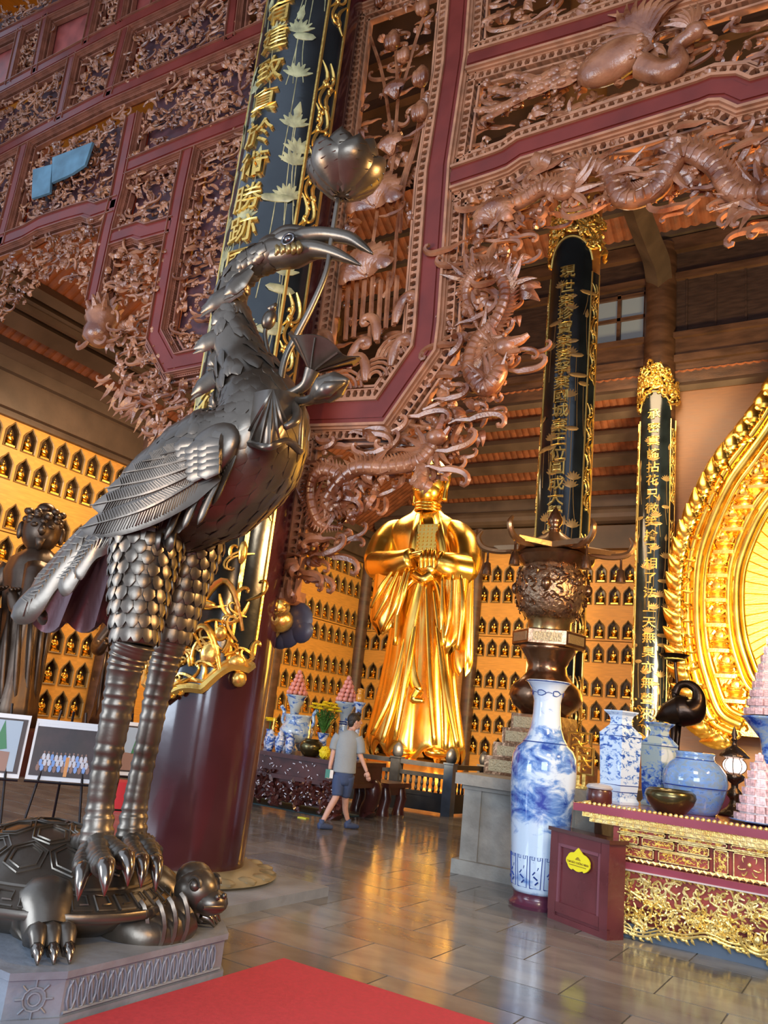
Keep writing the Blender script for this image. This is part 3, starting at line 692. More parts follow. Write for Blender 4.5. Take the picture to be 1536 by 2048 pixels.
L_ = MB()
for i in range(8):     # hanging icicle drips
    x = 688 + i * 16; y = 600 + (i % 3) * 8; stem(L_, [(x, y - 50), (x - 3, y), (x - 7, y + 40 + (i * 37 % 50))], 0.03, d=.06)
for x, y, s in ((668, 720, 1), (708, 745, -1), (762, 690, 1), (800, 655, -1), (640, 760, 1), (740, 770, 1), (790, 740, -1)):
    q, w_ = curl2(S(x, y), pi / 2, .62, s, .065, 14); tube2(L_, q, w_, .1, n=6)
for cx, cy in ((690, 790), (760, 765), (800, 720), (640, 800)):
    c = S(cx, cy)
    for r in (.08, .14, .2, .26): tube2(L_, [c + r * np.array([cos(a), sin(a)]) for a in np.linspace(.1, pi - .1, 9)], .02, .12 - r * .2, n=5)
L_.build('carved_waves', CARVE, sr, smooth=60)
carving(sr, [(733, 45), (890, -10), (868, 330), (850, 560), (838, 690), (760, 788), (628, 795), (650, 640), (690, 350), (715, 180)], 16, .2, 11, d0=-.14, d1=.03, leaf=.6, cloud=.25, blob=0)
carving(sr, [(718, -40), (900, -40), (890, 20), (735, 60)], 26, .17, 12)
# phoenix panel
ph = MB(); c = S(1233, 141)
ph.ell(W3(c, .12), (.38, .16, .22), M=rotm((0, 1, 0), -.25), nu=14, nv=9)
for i in range(5):
    for j in range(6): ph.ell(W3(S(1190 + j * 20, 128 + i * 9 - j * 5), .2 + .02 * (i % 2)), (.045, .03, .035), nu=6, nv=4)
for i in range(9):     # spread wing
    a = 2.2 + i * .16; q, w_ = leafv(S(1330, 100), a, .75 - .03 * i, .35, .055); tube2(ph, q, w_, [.12, .2, .16], n=5, flat=.6)
for i in range(8):
    a = 2.3 - i * .2; q, w_ = leafv(S(1290, 105), a, .55, -.5, .05); tube2(ph, q, w_, [.12, .22, .16], n=5, flat=.6)
tube2(ph, spline([S(1290, 150), S(1330, 165), S(1365, 150), S(1360, 120), S(1395, 95)], 6), [.13, .11, .08, .07], [.12, .18], n=8, flat=1)
ph.ell(W3(S(1398, 92), .18), (.11, .09, .09), nu=8, nv=6)
ph.tube([W3(S(1400, 90), .18), W3(S(1432, 95), .18)], [.06, .01], n=5)
for i in range(6): q, w_ = leafv(S(1390, 85), 1.0 + i * .25, .3, .8, .035); tube2(ph, q, w_, .18, n=4)
for i, (b, L) in enumerate(((-.25, 1.15), (-.1, 1.25), (.08, 1.1), (.2, .9))):   # long tail plumes to the left
    st = S(1185, 150); q = [st + np.array([-L * t, b * L * t * .5 + .12 * sin(t * 5 + i)]) for t in np.linspace(0, 1, 14)]; tube2(ph, q, [.05, .06, .05, .03], [.1, .15], n=5)
    for j in range(2, 14, 2): ph.ell(W3(q[j], .14), (.07, .04, .05), nu=6, nv=4)
ph.build('carved_phoenix', CARVE, sr, smooth=60)
carving(sr, [(948, 170), (1200, 92), (1640, -40), (1870, -110), (1870, 70), (1640, 130), (1490, 170), (1460, 160), (1400, 170), (1046, 280), (1000, 315), (930, 335)], 60, .21, 13, d0=-.12, d1=.06, cloud=.45, leaf=.25)
carving(sr, [(950, -70), (1600, -160), (1380, -15), (1180, 50), (955, 115)], 46, .23, 14, d0=-.1, d1=.06, cloud=.5)
# fringe and dragon bracket
fr = [(925, 402), (1000, 378), (1046, 350), (1400, 242), (1460, 230), (1500, 245), (1640, 205), (2000, 110), (2000, 330), (1800, 420), (1640, 470), (1536, 478), (1500, 445), (1440, 452), (1390, 425), (1330, 405), (1290, 400), (1240, 412), (1170, 415), (1120, 440), (1060, 462), (1045, 500), (1055, 545), (1030, 585), (1030, 640), (1005, 670), (1042, 700), (1020, 735), (1018, 780), (985, 820), (940, 870), (905, 900), (915, 940), (880, 965), (835, 975), (790, 990), (760, 1010), (730, 1010), (735, 1045), (700, 1080), (650, 1110), (620, 1140), (590, 1180), (590, 1130), (606, 1000), (632, 870), (700, 872), (790, 862), (905, 735), (910, 560)]
carving(sr, fr, 75, .19, 15, d0=-.12, d1=.07, cloud=.4, leaf=.3)
carving(sr, fr, 24, .27, 16, d0=.02, d1=.16, cloud=.6, leaf=.2)
dragon(sr, [(960, 660), (940, 600), (965, 560), (1005, 560), (1022, 600), (1000, 650), (960, 690), (950, 750), (985, 790), (1012, 750), (985, 715), (1012, 706)], .085, 3)
dragon(sr, [(690, 1060), (650, 1050), (637, 990), (660, 950), (700, 965), (700, 1010), (665, 1010), (720, 950), (790, 945), (850, 930), (880, 890)], .08, 4)
dragon(sr, [(975, 480), (985, 440), (1050, 420), (1100, 395), (1140, 400), (1160, 350), (1215, 350), (1250, 410), (1320, 395), (1370, 330), (1430, 350), (1470, 400), (1536, 400)], .095, 5)
for p, r in (((1000, 455), .22), ((1075, 300), .01)): 
    if r > .1: m = MB(); petals(m, p, r, op=1.4, n=11, d=.12); m.build('carved_peony', CARVE, sr, smooth=60)
# gilded drop finial at the foot of the side post
m = MB(); c = PY(556, 1232, SY); 
m.box((c[0], SY, c[2] + .22), (.4, .34, .1)); m.lathe([(.2, .12), (.25, .16), (.23, .22)], tuple(c), n=12)
m.build('finial_cap', TRIM, sr, smooth=40)
m = MB(); 
for k, (dx, dz, r) in enumerate(((0, 0, .21), (-.12, -.08, .13), (.12, -.06, .14), (-.02, -.16, .13), (.05, .08, .15), (-.1, .07, .14))): m.ell((c[0] + dx, SY - .1, c[2] + dz), (r, .12, r * .9), nu=12, nv=8)
for a in range(9): q, w_ = curl2((c[0] + .12 * cos(a), c[2] + .12 * sin(a) - .03), a * 1.3, .3, 1, .03, 10); tube2(m, q, w_, .22, n=5)
m.build('gilt_drop_finial', GILT, sr, smooth=60)
m = MB()
for k, (dx, dz, r) in enumerate(((.18, 0, .22), (.1, -.14, .17), (.27, -.1, .15), (.02, -.2, .12))): m.ell((c[0] + dx, SY + .08, c[2] + dz - .03), (r, .06, r * .9), nu=12, nv=8)
m.build('dark_drop_finial', mat('slate_paint', (.05, .055, .09), .4), sr, smooth=60)

# ---------------- left-hand screen
sl = thing('carved_screen', 'tall red lacquered gate screen of many crowded carved panels, left of the big column', 'carved screen', (-8, SY, 5))
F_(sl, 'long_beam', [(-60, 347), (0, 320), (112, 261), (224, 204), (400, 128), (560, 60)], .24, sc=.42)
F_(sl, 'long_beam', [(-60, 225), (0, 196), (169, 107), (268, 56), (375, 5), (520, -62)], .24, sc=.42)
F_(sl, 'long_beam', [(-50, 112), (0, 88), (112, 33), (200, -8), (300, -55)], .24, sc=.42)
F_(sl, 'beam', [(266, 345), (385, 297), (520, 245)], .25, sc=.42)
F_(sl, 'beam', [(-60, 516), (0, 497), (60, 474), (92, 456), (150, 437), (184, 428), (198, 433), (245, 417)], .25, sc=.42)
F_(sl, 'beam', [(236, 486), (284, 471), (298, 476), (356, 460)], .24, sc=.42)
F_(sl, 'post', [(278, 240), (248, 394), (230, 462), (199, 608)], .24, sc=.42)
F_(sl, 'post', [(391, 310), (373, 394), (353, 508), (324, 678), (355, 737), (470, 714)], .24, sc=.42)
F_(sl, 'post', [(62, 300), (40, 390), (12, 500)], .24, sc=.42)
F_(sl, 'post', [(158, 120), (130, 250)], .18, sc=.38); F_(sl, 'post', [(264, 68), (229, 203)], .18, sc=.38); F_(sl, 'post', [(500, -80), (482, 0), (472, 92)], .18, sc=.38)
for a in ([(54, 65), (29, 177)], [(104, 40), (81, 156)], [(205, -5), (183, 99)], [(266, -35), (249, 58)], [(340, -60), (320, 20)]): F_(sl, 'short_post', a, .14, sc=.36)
R_ = mat('red_flat_panel', (.24, .05, .04), .4, var=.3, vs=3)
for a in ([(112, 38), (198, 0), (180, 96), (90, 138)], [(-60, 110), (44, 68), (24, 170), (-70, 215)], [(275, -35), (330, -55), (316, 10), (262, 45)]):
    m = MB(); m.prism([tuple(S(*q)) for q in a], lambda x, y, d: np.array([x, SY - d, y]), -.08, -.04); m.build('red_panel', R_, sl)
LP = [([(-40, 360), (45, 325), (5, 485), (-60, 510)], 21), ([(75, 315), (262, 225), (232, 402), (195, 412), (90, 440), (35, 462)], 22), ([(300, 195), (528, 96), (505, 232), (278, 325)], 23),
      ([(272, 360), (375, 318), (350, 445), (298, 455), (245, 468)], 24), ([(412, 305), (512, 262), (470, 480), (420, 700), (360, 712), (345, 672)], 25),
      ([(-30, 545), (90, 478), (225, 440), (192, 600), (170, 585), (150, 570), (120, 555), (90, 565), (60, 595), (30, 620), (-20, 660)], 26),
      ([(-60, 225), (0, 222), (148, 142), (122, 245), (-40, 325)], 27), ([(172, 128), (246, 92), (218, 190), (146, 228)], 28), ([(280, 72), (468, -8), (462, 80), (260, 175)], 29), ([(515, -20), (570, -40), (560, 40), (495, 70)], 30),
      ([(62, 72), (98, 58), (78, 145), (38, 165)], 31), ([(212, 5), (258, -15), (240, 60), (195, 88)], 32), ([(-60, 60), (30, 20), (120, -20), (90, 20), (0, 60)], 33)]
for a, sd in LP:
    carving(sl, a, 95 if sd not in (31, 32) else 110, .165, sd, backing=-.09 if sd != 26 else None, d0=-.06, d1=.09, cloud=.25, leaf=.4, blob=.12)
lf = [(232, 510), (348, 480), (318, 655), (330, 690), (350, 752), (420, 742), (412, 800), (395, 872), (345, 882), (300, 870), (262, 800), (228, 770), (235, 735), (275, 715), (262, 680), (225, 690), (215, 660), (262, 640), (285, 625), (255, 600), (218, 600)]
carving(sl, lf, 110, .19, 34, d0=-.12, d1=.1, cloud=.35, leaf=.4)
m = MB()
for i in range(26): 
    x = 232 + i * 6.5; y = 770 + min(i * 6, 90) + (i % 3) * 7; q, w_ = leafv(S(x, y - 25), -pi / 2 - .9 + (i % 4) * .35, .4, -.3, .045); tube2(m, q, w_, .04, n=4)
m.build('leaf_fringe', CARVE, sl, smooth=50)
# two flat blue pieces set in front of the carving
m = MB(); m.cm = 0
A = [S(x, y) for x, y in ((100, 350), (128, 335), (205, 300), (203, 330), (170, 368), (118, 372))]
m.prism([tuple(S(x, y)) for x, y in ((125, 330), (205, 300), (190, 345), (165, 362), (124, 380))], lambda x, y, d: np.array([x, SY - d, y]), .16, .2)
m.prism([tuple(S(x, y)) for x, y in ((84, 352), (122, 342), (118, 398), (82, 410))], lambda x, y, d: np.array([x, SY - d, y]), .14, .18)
m.build('flat_blue_pieces', mat('flat_blue', (.09, .19, .26), .6, var=.25, vs=3), sl)
# drop finial of the left screen
m = MB(); c = PY(203, 648, SY)
for dz, r in ((.3, .2), (.18, .26), (.05, .24)): 
    for i in range(9): 
        a = i * .7; m.tube([(c[0] + r * .5 * cos(a), SY + r * .5 * sin(a), c[2] + dz - .05), (c[0] + r * cos(a), SY + r * sin(a), c[2] + dz + .1)], [.09, .02], n=5)
m.lathe([(.1, .3), (.22, .2), (.25, .05), (.2, -.05), (.23, -.12), (.22, -.25), (.12, -.33), (.05, -.36)], tuple(c), n=14)
for s in (-1, 1): q, w_ = curl2((c[0] - .05 * s, c[2] - .3), -pi / 2 - s * .9, .4, -s, .045, 10); tube2(m, q, w_, .1, n=5)
m.build('drop_finial', CARVE, sl, smooth=50)
# ================================================================ CRANE ON A TORTOISE
YC = 3.8
def K(x, y, dy=0.0): return PY(x, y, YC + dy)
def KS(pts, n=6): return spline([K(*p) for p in pts], n)
cr = thing('crane_statue', 'giant dark bronze crane holding a lotus stem in its open beak, standing on a tortoise', 'statue', tuple(K(235, 1690)))
# body + neck + head: one continuous loft with elliptical sections
def loft(mb, path, ry, rz, n=20, fold=0.0, seed=0, wob=None):
    """path Nx3 in the crane's plane; ry half-width along Y, rz half-height within the plane"""
    p = np.asarray(path); k = len(p); t = np.gradient(p, axis=0); t /= np.linalg.norm(t, axis=1)[:, None]; V = []
    for i in range(k):
        yv = np.array([0, 1.0, 0]); w_ = np.cross(t[i], yv); w_ /= np.linalg.norm(w_); yv = np.cross(w_, t[i])
        for j in range(n):
            a = 2 * pi * j / n; q = 1 + (wob(i / (k - 1), a) if wob else 0)
            V.append(p[i] + yv * ry[i] * cos(a) * q + w_ * rz[i] * sin(a) * q)
    F = [(i * n + j, i * n + (j + 1) % n, (i + 1) * n + (j + 1) % n, (i + 1) * n + j) for i in range(k - 1) for j in range(n)]
    F += [tuple(range(n))[::-1], tuple((k - 1) * n + j for j in range(n))]; mb.add(V, F)
def rad(vals, n): return np.interp(np.linspace(0, 1, n), np.linspace(0, 1, len(vals)), vals)
bp = KS([(195, 1085), (255, 1050), (335, 1010), (420, 960), (490, 905), (520, 850), (508, 790), (480, 720), (466, 650), (462, 600), (478, 555), (512, 525), (552, 508), (592, 500)], 6)
n_ = len(bp)
ry = rad([.06, .26, .40, .44, .42, .33, .24, .17, .13, .115, .11, .11, .12, .08], n_); rz = rad([.06, .2, .36, .43, .40, .33, .27, .19, .135, .12, .115, .115, .115, .07], n_)
m = MB(); loft(m, bp, ry, rz, 28, wob=lambda u, a: (0.03 * sin(u * 90) * (u > .45) * (u < .9) + .012 * sin(u * 60 + a * 9)) )
m.build('body', BRONZE, cr, smooth='all')
# small contour feathers over the breast, belly and neck
m = MB(); rnd = random.Random(5)
def bodypt(u, a, out=1.0):
    i = min(n_ - 2, max(1, int(u * (n_ - 1)))); t = bp[i + 1] - bp[i - 1]; t = t / np.linalg.norm(t); w_ = np.cross(t, (0, 1.0, 0)); w_ /= np.linalg.norm(w_)
    return bp[i] + np.array([0, 1.0, 0]) * ry[i] * cos(a) * out + w_ * rz[i] * sin(a) * out, t, w_
for r_ in range(17):
    u = .12 + r_ * .022
    for j in range(15):
        a = pi + (j - 7) * .26 + (r_ % 2) * .13 + 0.5; q, t, w_ = bodypt(u, a, .99); q2, _, _ = bodypt(u - .018, a, 1.012); q3, _, _ = bodypt(u - .035, a, 1.005)
        m.tube([q, q2, q3], [.045, .055, .012], n=7, flat=.14, fn=tuple(q2 - bp[int((u - .018) * (n_ - 1))]))
for i in range(120):
    u = rnd.uniform(.5, .93); a = rnd.uniform(pi - 1.9, pi + 1.9); q, t, w_ = bodypt(u, a, .98); q2, _, _ = bodypt(u - .02, a + .1, 1.05); q3, _, _ = bodypt(u - .038, a + .1, 1.03)
    s = .03 + .03 * (1 - u); m.tube([q, q2, q3], [s, s * 1.1, s * .2], n=6, flat=.28, fn=tuple(q2 - bp[int(u * (n_ - 1))]))
m.build('contour_feathers', BRONZE, cr, smooth=60, kind='stuff')
# wings: long overlapping flight feathers with barbs
def wing(side, dy0, dy1):
    tips = [(163, 1058), (185, 1012), (215, 978), (250, 948), (290, 925), (325, 912)]; roots = [(436, 942), (440, 925), (442, 912), (443, 900), (443, 892), (440, 884)]
    cv = [(300, 1018), (310, 985), (330, 955), (345, 930), (365, 912), (385, 898)]
    for i in range(len(tips)):
        w_ = .12 - .004 * i; d = -0.035 * (5 - i) * -1
        pts = spline([K(*roots[i], dy1 + side * .01 * i), K(*cv[i], (dy0 + dy1) / 2 + side * (.08 - .012 * i)), K(*tips[i], dy0 + side * .015 * i)], 8)
        f = MB(); rr = np.interp(np.linspace(0, 1, len(pts)), [0, .2, .75, .93, 1], [.6, 1, .95, .55, .1]) * w_
        f.tube(pts, rr, n=8, flat=.16, fn=(0, 1, 0)); o = f.build('flight_feather', BRONZE, cr, smooth=60)
        b = MB(); b.tube(pts + np.array([0, side * .02, 0]), [.014, .012, .004], n=5)
        for k in range(2, len(pts) - 3):
            for tt in (0, .33, .66):
                p = pts[k] + (pts[min(k + 1, len(pts) - 1)] - pts[k]) * tt; tg = pts[k] - pts[k - 1]; tg /= np.linalg.norm(tg); up = np.cross(tg, (0, 1.0, 0)); up /= np.linalg.norm(up)
                for sg in (-1, 1): b.tube([p + np.array([0, side * .018, 0]), p + up * sg * rr[k] * .7 + tg * rr[k] * .6 + np.array([0, side * .012, 0])], [.006, .004], n=3, cap=False)
        b.build('barbs', BRONZE, o)
    s = MB(); s.ell(K(418, 908, dy1 - side * .03), (.25, .085, .17), M=rotm((0, 1, 0), -.6), nu=24, nv=14)
    for r_ in range(3):
        for j in range(5):
            x = 425 - r_ * 26; y = 888 + j * 13 + (r_ % 2) * 6; p = K(x + 14, y - 2, dy1 + side * (.085 - .02 * r_)); q = K(x - 30, y + 8, dy1 + side * (.08 - .03 * r_))
            s.tube([p, (p + q) / 2 + np.array([0, side * .01, 0]), q], [.03, .055, .012], n=8, flat=.22, fn=(0, 1, 0))
    s.build('shoulder_coverts', BRONZE, cr, smooth=70, kind='stuff')
wing(-1, -.38, -.42); wing(1, .38, .42)
# rump and tail plumes; the far side hangs lower and shows its hollow underside
def plume(px, w_, dy, name='tail_plume', f=.3):
    m = MB(); pts = KS([(x, y, dy) for x, y in px], 6); m.tube(pts, np.interp(np.linspace(0, 1, len(pts)), [0, .3, .8, .95, 1], [.5, .95, 1, .6, .08]) * w_, n=8, flat=f, fn=(.5, 1, .2))
    for k in range(3, len(pts) - 5):
        tg = pts[k + 1] - pts[k]; tg /= np.linalg.norm(tg); up = np.cross(tg, (0, 1.0, 0)); up /= np.linalg.norm(up)
        for sg in (-1, 1): m.tube([pts[k] + (0, -w_ * f, 0), pts[k] + up * sg * w_ * .5 + tg * w_ * .5 + np.array([0, -w_ * f * .8, 0])], [.006, .004], n=3)
    return m.build(name, BRONZE, cr, smooth=60)
plume([(260, 1045), (190, 1070), (120, 1140), (75, 1200), (22, 1232)], .15, -.22)
plume([(250, 1060), (185, 1095), (145, 1150), (118, 1182)], .14, -.25); plume([(255, 1065), (200, 1085), (165, 1130), (150, 1148)], .12, -.28)
plume([(230, 1050), (160, 1085), (100, 1150), (60, 1195)], .13, -.15); plume([(150, 1120), (110, 1165), (80, 1220), (95, 1240)], .08, -.1)
m = MB()
def skirt(u, v):
    top = np.array([150 + 160 * u, 1075 + 25 * u]); L = 165 - 25 * u + 26 * abs(sin(u * pi * 3.2 + .3)) ; x = top[0] - 70 * (1 - u) * v - 15 * v; y = top[1] + L * v
    return K(x, y, .15 + .35 * sin(v * 1.4) + .06 * sin(u * 20))
def skn(u, v): return skirt(u, v), np.array([-.2, -1, -.1])
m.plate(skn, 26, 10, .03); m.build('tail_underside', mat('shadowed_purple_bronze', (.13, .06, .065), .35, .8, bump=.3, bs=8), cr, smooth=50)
for i, x in enumerate((262, 290, 318, 345)): plume([(x + 30, 1030), (x, 1060), (x - 5, 1105)], .085, -.3, 'flank_feather')
for i, (x, y) in enumerate(((380, 1010), (410, 1000), (345, 1030), (440, 960))): plume([(x + 30, y - 50), (x + 10, y - 10), (x - 15, y + 50)], .05, -.42 + .02 * i, 'flank_feather', .4)
# legs
def leg(px_t, px_s, dy, rt, rs):
    t = KS([(x, y, dy) for x, y in px_t], 6); s = KS([(x, y, dy) for x, y in px_s], 9)
    m = MB(); m.tube(t, rt, n=16); o = m.build('thigh', BRONZE, cr, smooth='all')
    k = MB(); rt_ = np.interp(np.linspace(0, 1, len(t)), np.linspace(0, 1, len(rt)), rt)
    L = np.linalg.norm(t[-1] - t[0]); rows = int(L / .075)
    for r_ in range(1, rows):
        u = r_ / rows * (len(t) - 1); i = min(int(u), len(t) - 2); c = t[i] + (t[i + 1] - t[i]) * (u - i); R = rt_[i]; tg = (t[i + 1] - t[i]) / np.linalg.norm(t[i + 1] - t[i])
        nn_ = 14
        for j in range(nn_):
            a = 2 * pi * (j + .5 * (r_ % 2)) / nn_; e = np.array([cos(a), sin(a), 0.0]); e -= tg * (e @ tg); e /= np.linalg.norm(e)
            k.tube([c + e * R * .98, c + e * R * 1.03 + tg * .05, c + e * R * 1.02 + tg * .088], [.035, .043, .016], n=7, flat=.2, fn=tuple(e))
    k.build('leg_scales', BRONZE, o, smooth=60, kind='stuff')
    g = MB(); n2 = 60; q = spline([K(x, y, dy) for x, y in px_s], 14); q = np.array([q[int(i)] for i in np.linspace(0, len(q) - 1, n2)])
    rr = np.interp(np.linspace(0, 1, n2), np.linspace(0, 1, len(rs)), rs) * (1 + .07 * np.abs(np.sin(np.arange(n2) * pi / 3.4)) + .05 * np.sin(np.arange(n2) * 2.3)); g.tube(q, rr, n=14); g.build('shank', BRONZE, cr, smooth='all')
leg([(300, 1060), (290, 1120), (278, 1200), (268, 1290)], [(268, 1285), (252, 1330), (238, 1400), (218, 1500), (202, 1600), (192, 1690)], -.2, [.24, .22, .18, .135], [.13, .115, .1, .09, .085, .08, .1])
leg([(395, 1060), (380, 1120), (360, 1200), (340, 1285)], [(340, 1280), (328, 1330), (312, 1400), (292, 1500), (272, 1600), (262, 1680)], .28, [.22, .19, .16, .125], [.12, .1, .09, .08, .075, .08, .1])
def toe(parent, pts, r=.06, claw=True):
    n = len(pts); q = spline(pts, 8); k = len(q); rr = np.interp(np.linspace(0, 1, k), [0, 1], [r * 1.1, r * .85]) * (1 + .18 * np.abs(np.sin(np.arange(k) * pi / 3)))
    m = MB(); m.tube(q, rr, n=10); o = m.build('toe', BRONZE, cr, smooth='all')
    if claw:
        t = q[-1] - q[-4]; t /= np.linalg.norm(t); c = [q[-1] - t * .02, q[-1] + t * .07 + (0, 0, .01), q[-1] + t * .13 - np.array([0, 0, .05]), q[-1] + t * .16 - np.array([0, 0, .12])]
        m = MB(); m.tube(spline(c, 3), [r * .8, r * .75, r * .5, r * .05], n=8); m.build('claw', mat('polished_claw_bronze', (.28, .24, .2), .2, .95), o, smooth='all')
fz = .8
def TZ(x, y, z): return P(x, y, 2, z)
for pts, r in (([K(190, 1685, -.2), K(170, 1720, -.35), K(166, 1738, -.46)], .06), ([K(195, 1685, -.2), K(200, 1720, -.4), K(208, 1733, -.5)], .065), ([K(198, 1685, -.2), K(228, 1705, -.25), K(246, 1716, -.32)], .065), ([K(188, 1685, -.2), K(160, 1685, -.1), K(118, 1690, 0)], .055)): toe(cr, pts, r, pts[-1][0] > 0 or pts[-1][1] < YC - .01)
for pts, r in (([K(262, 1680, .28), K(268, 1705, .1), K(280, 1722, -.05)], .06), ([K(265, 1680, .28), K(295, 1700, .2), K(308, 1722, .1)], .06), ([K(265, 1680, .28), K(290, 1690, .3), K(312, 1706, .28)], .055), ([K(262, 1678, .28), K(285, 1680, .45), K(305, 1688, .5)], .05)): toe(cr, pts, r, pts[-1][1] < YC + .25)
# head: crown, eye, mandibles
m = MB(); m.ell(K(582, 482, 0), (.15, .1, .075), M=rotm((0, 1, 0), .1), nu=14, nv=8); m.ell(K(545, 500), (.13, .11, .11), nu=12, nv=8)
m.tube(KS([(540, 485), (575, 466), (612, 468), (618, 480)], 5), [.05, .06, .05, .03], n=8); m.build('crown', BRONZE, cr, smooth='all')
for s in (-1, 1):
    e = K(577, 479, s * .1); m = MB(); m.ell(e, (.032, .026, .026), nu=10, nv=7); m.tube([e + np.array([.05 * cos(a), s * .004, .042 * sin(a)]) for a in np.linspace(0, 2 * pi, 15)], .011, n=5, cap=False); m.build('eye', mat('polished_eye', (.16, .15, .15), .22, .9), cr, smooth='all')
m = MB(); m.tube(KS([(585, 487), (615, 475), (655, 470), (700, 477), (725, 492), (746, 508)], 5), [.085, .085, .065, .055, .04, .008], n=10, flat=.8); m.build('upper_beak', BRONZE, cr, smooth='all')
m = MB(); m.tube(KS([(548, 518), (585, 512), (625, 500), (665, 506), (700, 520), (722, 531)], 5), [.1, .11, .085, .06, .035, .008], n=10, flat=.75); m.build('lower_beak', BRONZE, cr, smooth='all')
m = MB()
for i in range(5): m.tube(KS([(553 + i * 11, 490 - i, -.07), (556 + i * 11, 500 - i, -.105), (553 + i * 11, 512 - 2 * i, -.07)], 4), .02, n=6)
m.build('mouth_ridges', mat('worn_gold_bronze', (.42, .3, .12), .35, .85), cr, smooth='all')
# mane tufts behind the neck
for i, (x0, y0, x1, y1, x2, y2) in enumerate(((475, 580, 440, 600, 402, 625), (455, 620, 440, 640, 424, 650), (450, 668, 420, 685, 388, 697), (450, 705, 430, 725, 415, 730), (452, 735, 415, 768, 383, 790), (460, 780, 435, 800, 418, 800), (462, 812, 420, 850, 385, 868), (470, 850, 440, 865, 420, 868), (490, 545, 470, 575, 448, 590))):
    for s in (-.06, .06):
        pts = KS([(x0 + 12, y0 - 5, s * 1.5), (x1, y1 - 3, s * 2), (x2, y2, s * 2.4)], 6); m = MB()
        for w_, o_ in ((1, 0), (.45, .04), (.45, -.04)): m.tube(pts + np.array([0, 0, o_]), np.array([.5, 1, .85, .12]) * .085 * w_, n=8, flat=.45, fn=(0, 1, 0))
        m.build('mane_tuft', BRONZE, cr, smooth=60)
# lotus spray rising from the breast to the beak
m = MB(); m.tube(KS([(676, 398, -.02), (662, 485, -.02), (652, 545, -.03), (625, 610, -.04), (594, 670, -.05), (570, 720, -.06), (556, 790, -.06)], 7), [.017, .02, .024, .028], n=8); m.build('lotus_stem', BRONZE, cr, smooth='all')
c = K(690, 346, -.02); m = MB(); m.lathe([(.02, -.18), (.1, -.165), (.18, -.08), (.2, .03), (.17, .12), (.1, .17)], tuple(c), n=24); o = m.build('lotus_bud', BRONZE, cr, smooth='all')
for r_, (n1, h0, h1, R0, R1) in enumerate(((6, -.19, .12, .2, .235), (6, -.16, .19, .19, .22), (7, -.1, .22, .16, .16))):
    for j in range(n1):
        a = 2 * pi * (j + r_ * .5) / n1 + .4; m = MB()
        def pet(u, v):
            t = u; wv = (v - .5) * 2; wd = .8 * sin(min(1, t * 1.15 + .08) * pi * .93) ** .7 * (1 if t < .9 else (1 - t) * 10 * .9 + .1)
            rr = .045 + (R1 - .012 * r_) * sin(pi * .6 * t + .12) - .022 * wv * wv + .015 * max(0, t - .75) * 4 * (r_ == 0); b = a + wv * wd
            p = np.array(c) + np.array([rr * cos(b), rr * sin(b), h0 + (h1 - h0) * t]); return p, np.array([cos(b), sin(b), -.2])
        m.plate(pet, 8, 6, .022)
        for q in range(4): m.tube([pet(.3 + .15 * q, .5)[0] + np.array([cos(a), sin(a), 0]) * .004, pet(.42 + .13 * q, .82)[0]], .004, n=3)
        m.build('petal', BRONZE, o, smooth=50)
m = MB(); m.tube(KS([(568, 792, -.08), (592, 782, -.12), (612, 768, -.14), (625, 740, -.15)], 6), [.03, .03, .035, .05], n=8)
def funnel(u, v):
    a = u * 2 * pi; c0 = K(624, 745, -.15); c1 = K(646, 697, -.15); c = c0 + (c1 - c0) * v; rx_, ry_ = (.02 + .235 * v ** 1.2) * (1 + .08 * sin(5 * a)), (.02 + .17 * v)
    return c + np.array([rx_ * cos(a), ry_ * sin(a), -.10 * v * cos(a) + .02 * sin(4 * a) * v]), np.array([cos(a), sin(a), -1]) / 1.4
m.plate(funnel, 32, 8, .014)
for i in range(9): m.tube([funnel(i / 9 + .02, v)[0] + np.array([0, 0, -.004]) for v in np.linspace(0, .95, 6)], .006, n=4)
m.build('lotus_leaf', BRONZE, cr, smooth=60)
m = MB(); m.tube(KS([(575, 798, -.12), (600, 803, -.16), (625, 798, -.2), (650, 780, -.22), (675, 768, -.22), (698, 760, -.22)], 6), [.035, .028, .035, .09, .08, .01], n=10)
for s in (-1, 1): m.tube(KS([(630, 795, -.2 + s * .05), (655, 778, -.22 + s * .08), (690, 764, -.22 + s * .03)], 5), [.02, .05, .01], n=6)
m.build('lotus_seed_bud', BRONZE, cr, smooth='all')
m = MB(); m.tube(KS([(560, 790, 0), (556, 760, 0), (540, 720, .02), (530, 670, .03), (536, 645, .03)], 6), [.025, .022, .016, .014], n=8); m.ell(K(538, 640, .03), (.05, .05, .075), M=rotm((0, 1, 0), .3), nu=12, nv=8); m.tube([K(542, 622, .03), K(553, 606, .03)], [.04, .008], n=6); m.build('small_bud', BRONZE, cr, smooth='all')
m = MB()
def drape(u, v):   # lotus leaf lying over the breast
    x = 488 + 118 * u - 6 * v; y = 792 + 110 * v + 14 * sin(u * pi) * -1 + 9 * sin(u * 9 + v * 4) * v; return K(x, y, -.30 - .08 * sin(u * pi) - .05 * sin(v * 3) + .28 * abs(u - .42) ** 1.5 * 2), np.array([.1, -1, .1])
m.plate(drape, 18, 14, .03)
for i in range(7): m.tube([drape(.5 + (i - 3) * .16 * v, .05 + v * .9)[0] - np.array([0, .006, 0]) for v in np.linspace(0, 1, 7)], .009, n=4)
m.tube([drape(u, .98)[0] for u in np.linspace(0, 1, 16)], .025, n=6); m.tube([drape(.98, v)[0] for v in np.linspace(0, 1, 12)], .022, n=6)
m.build('draped_leaf', BRONZE, cr, smooth=60)
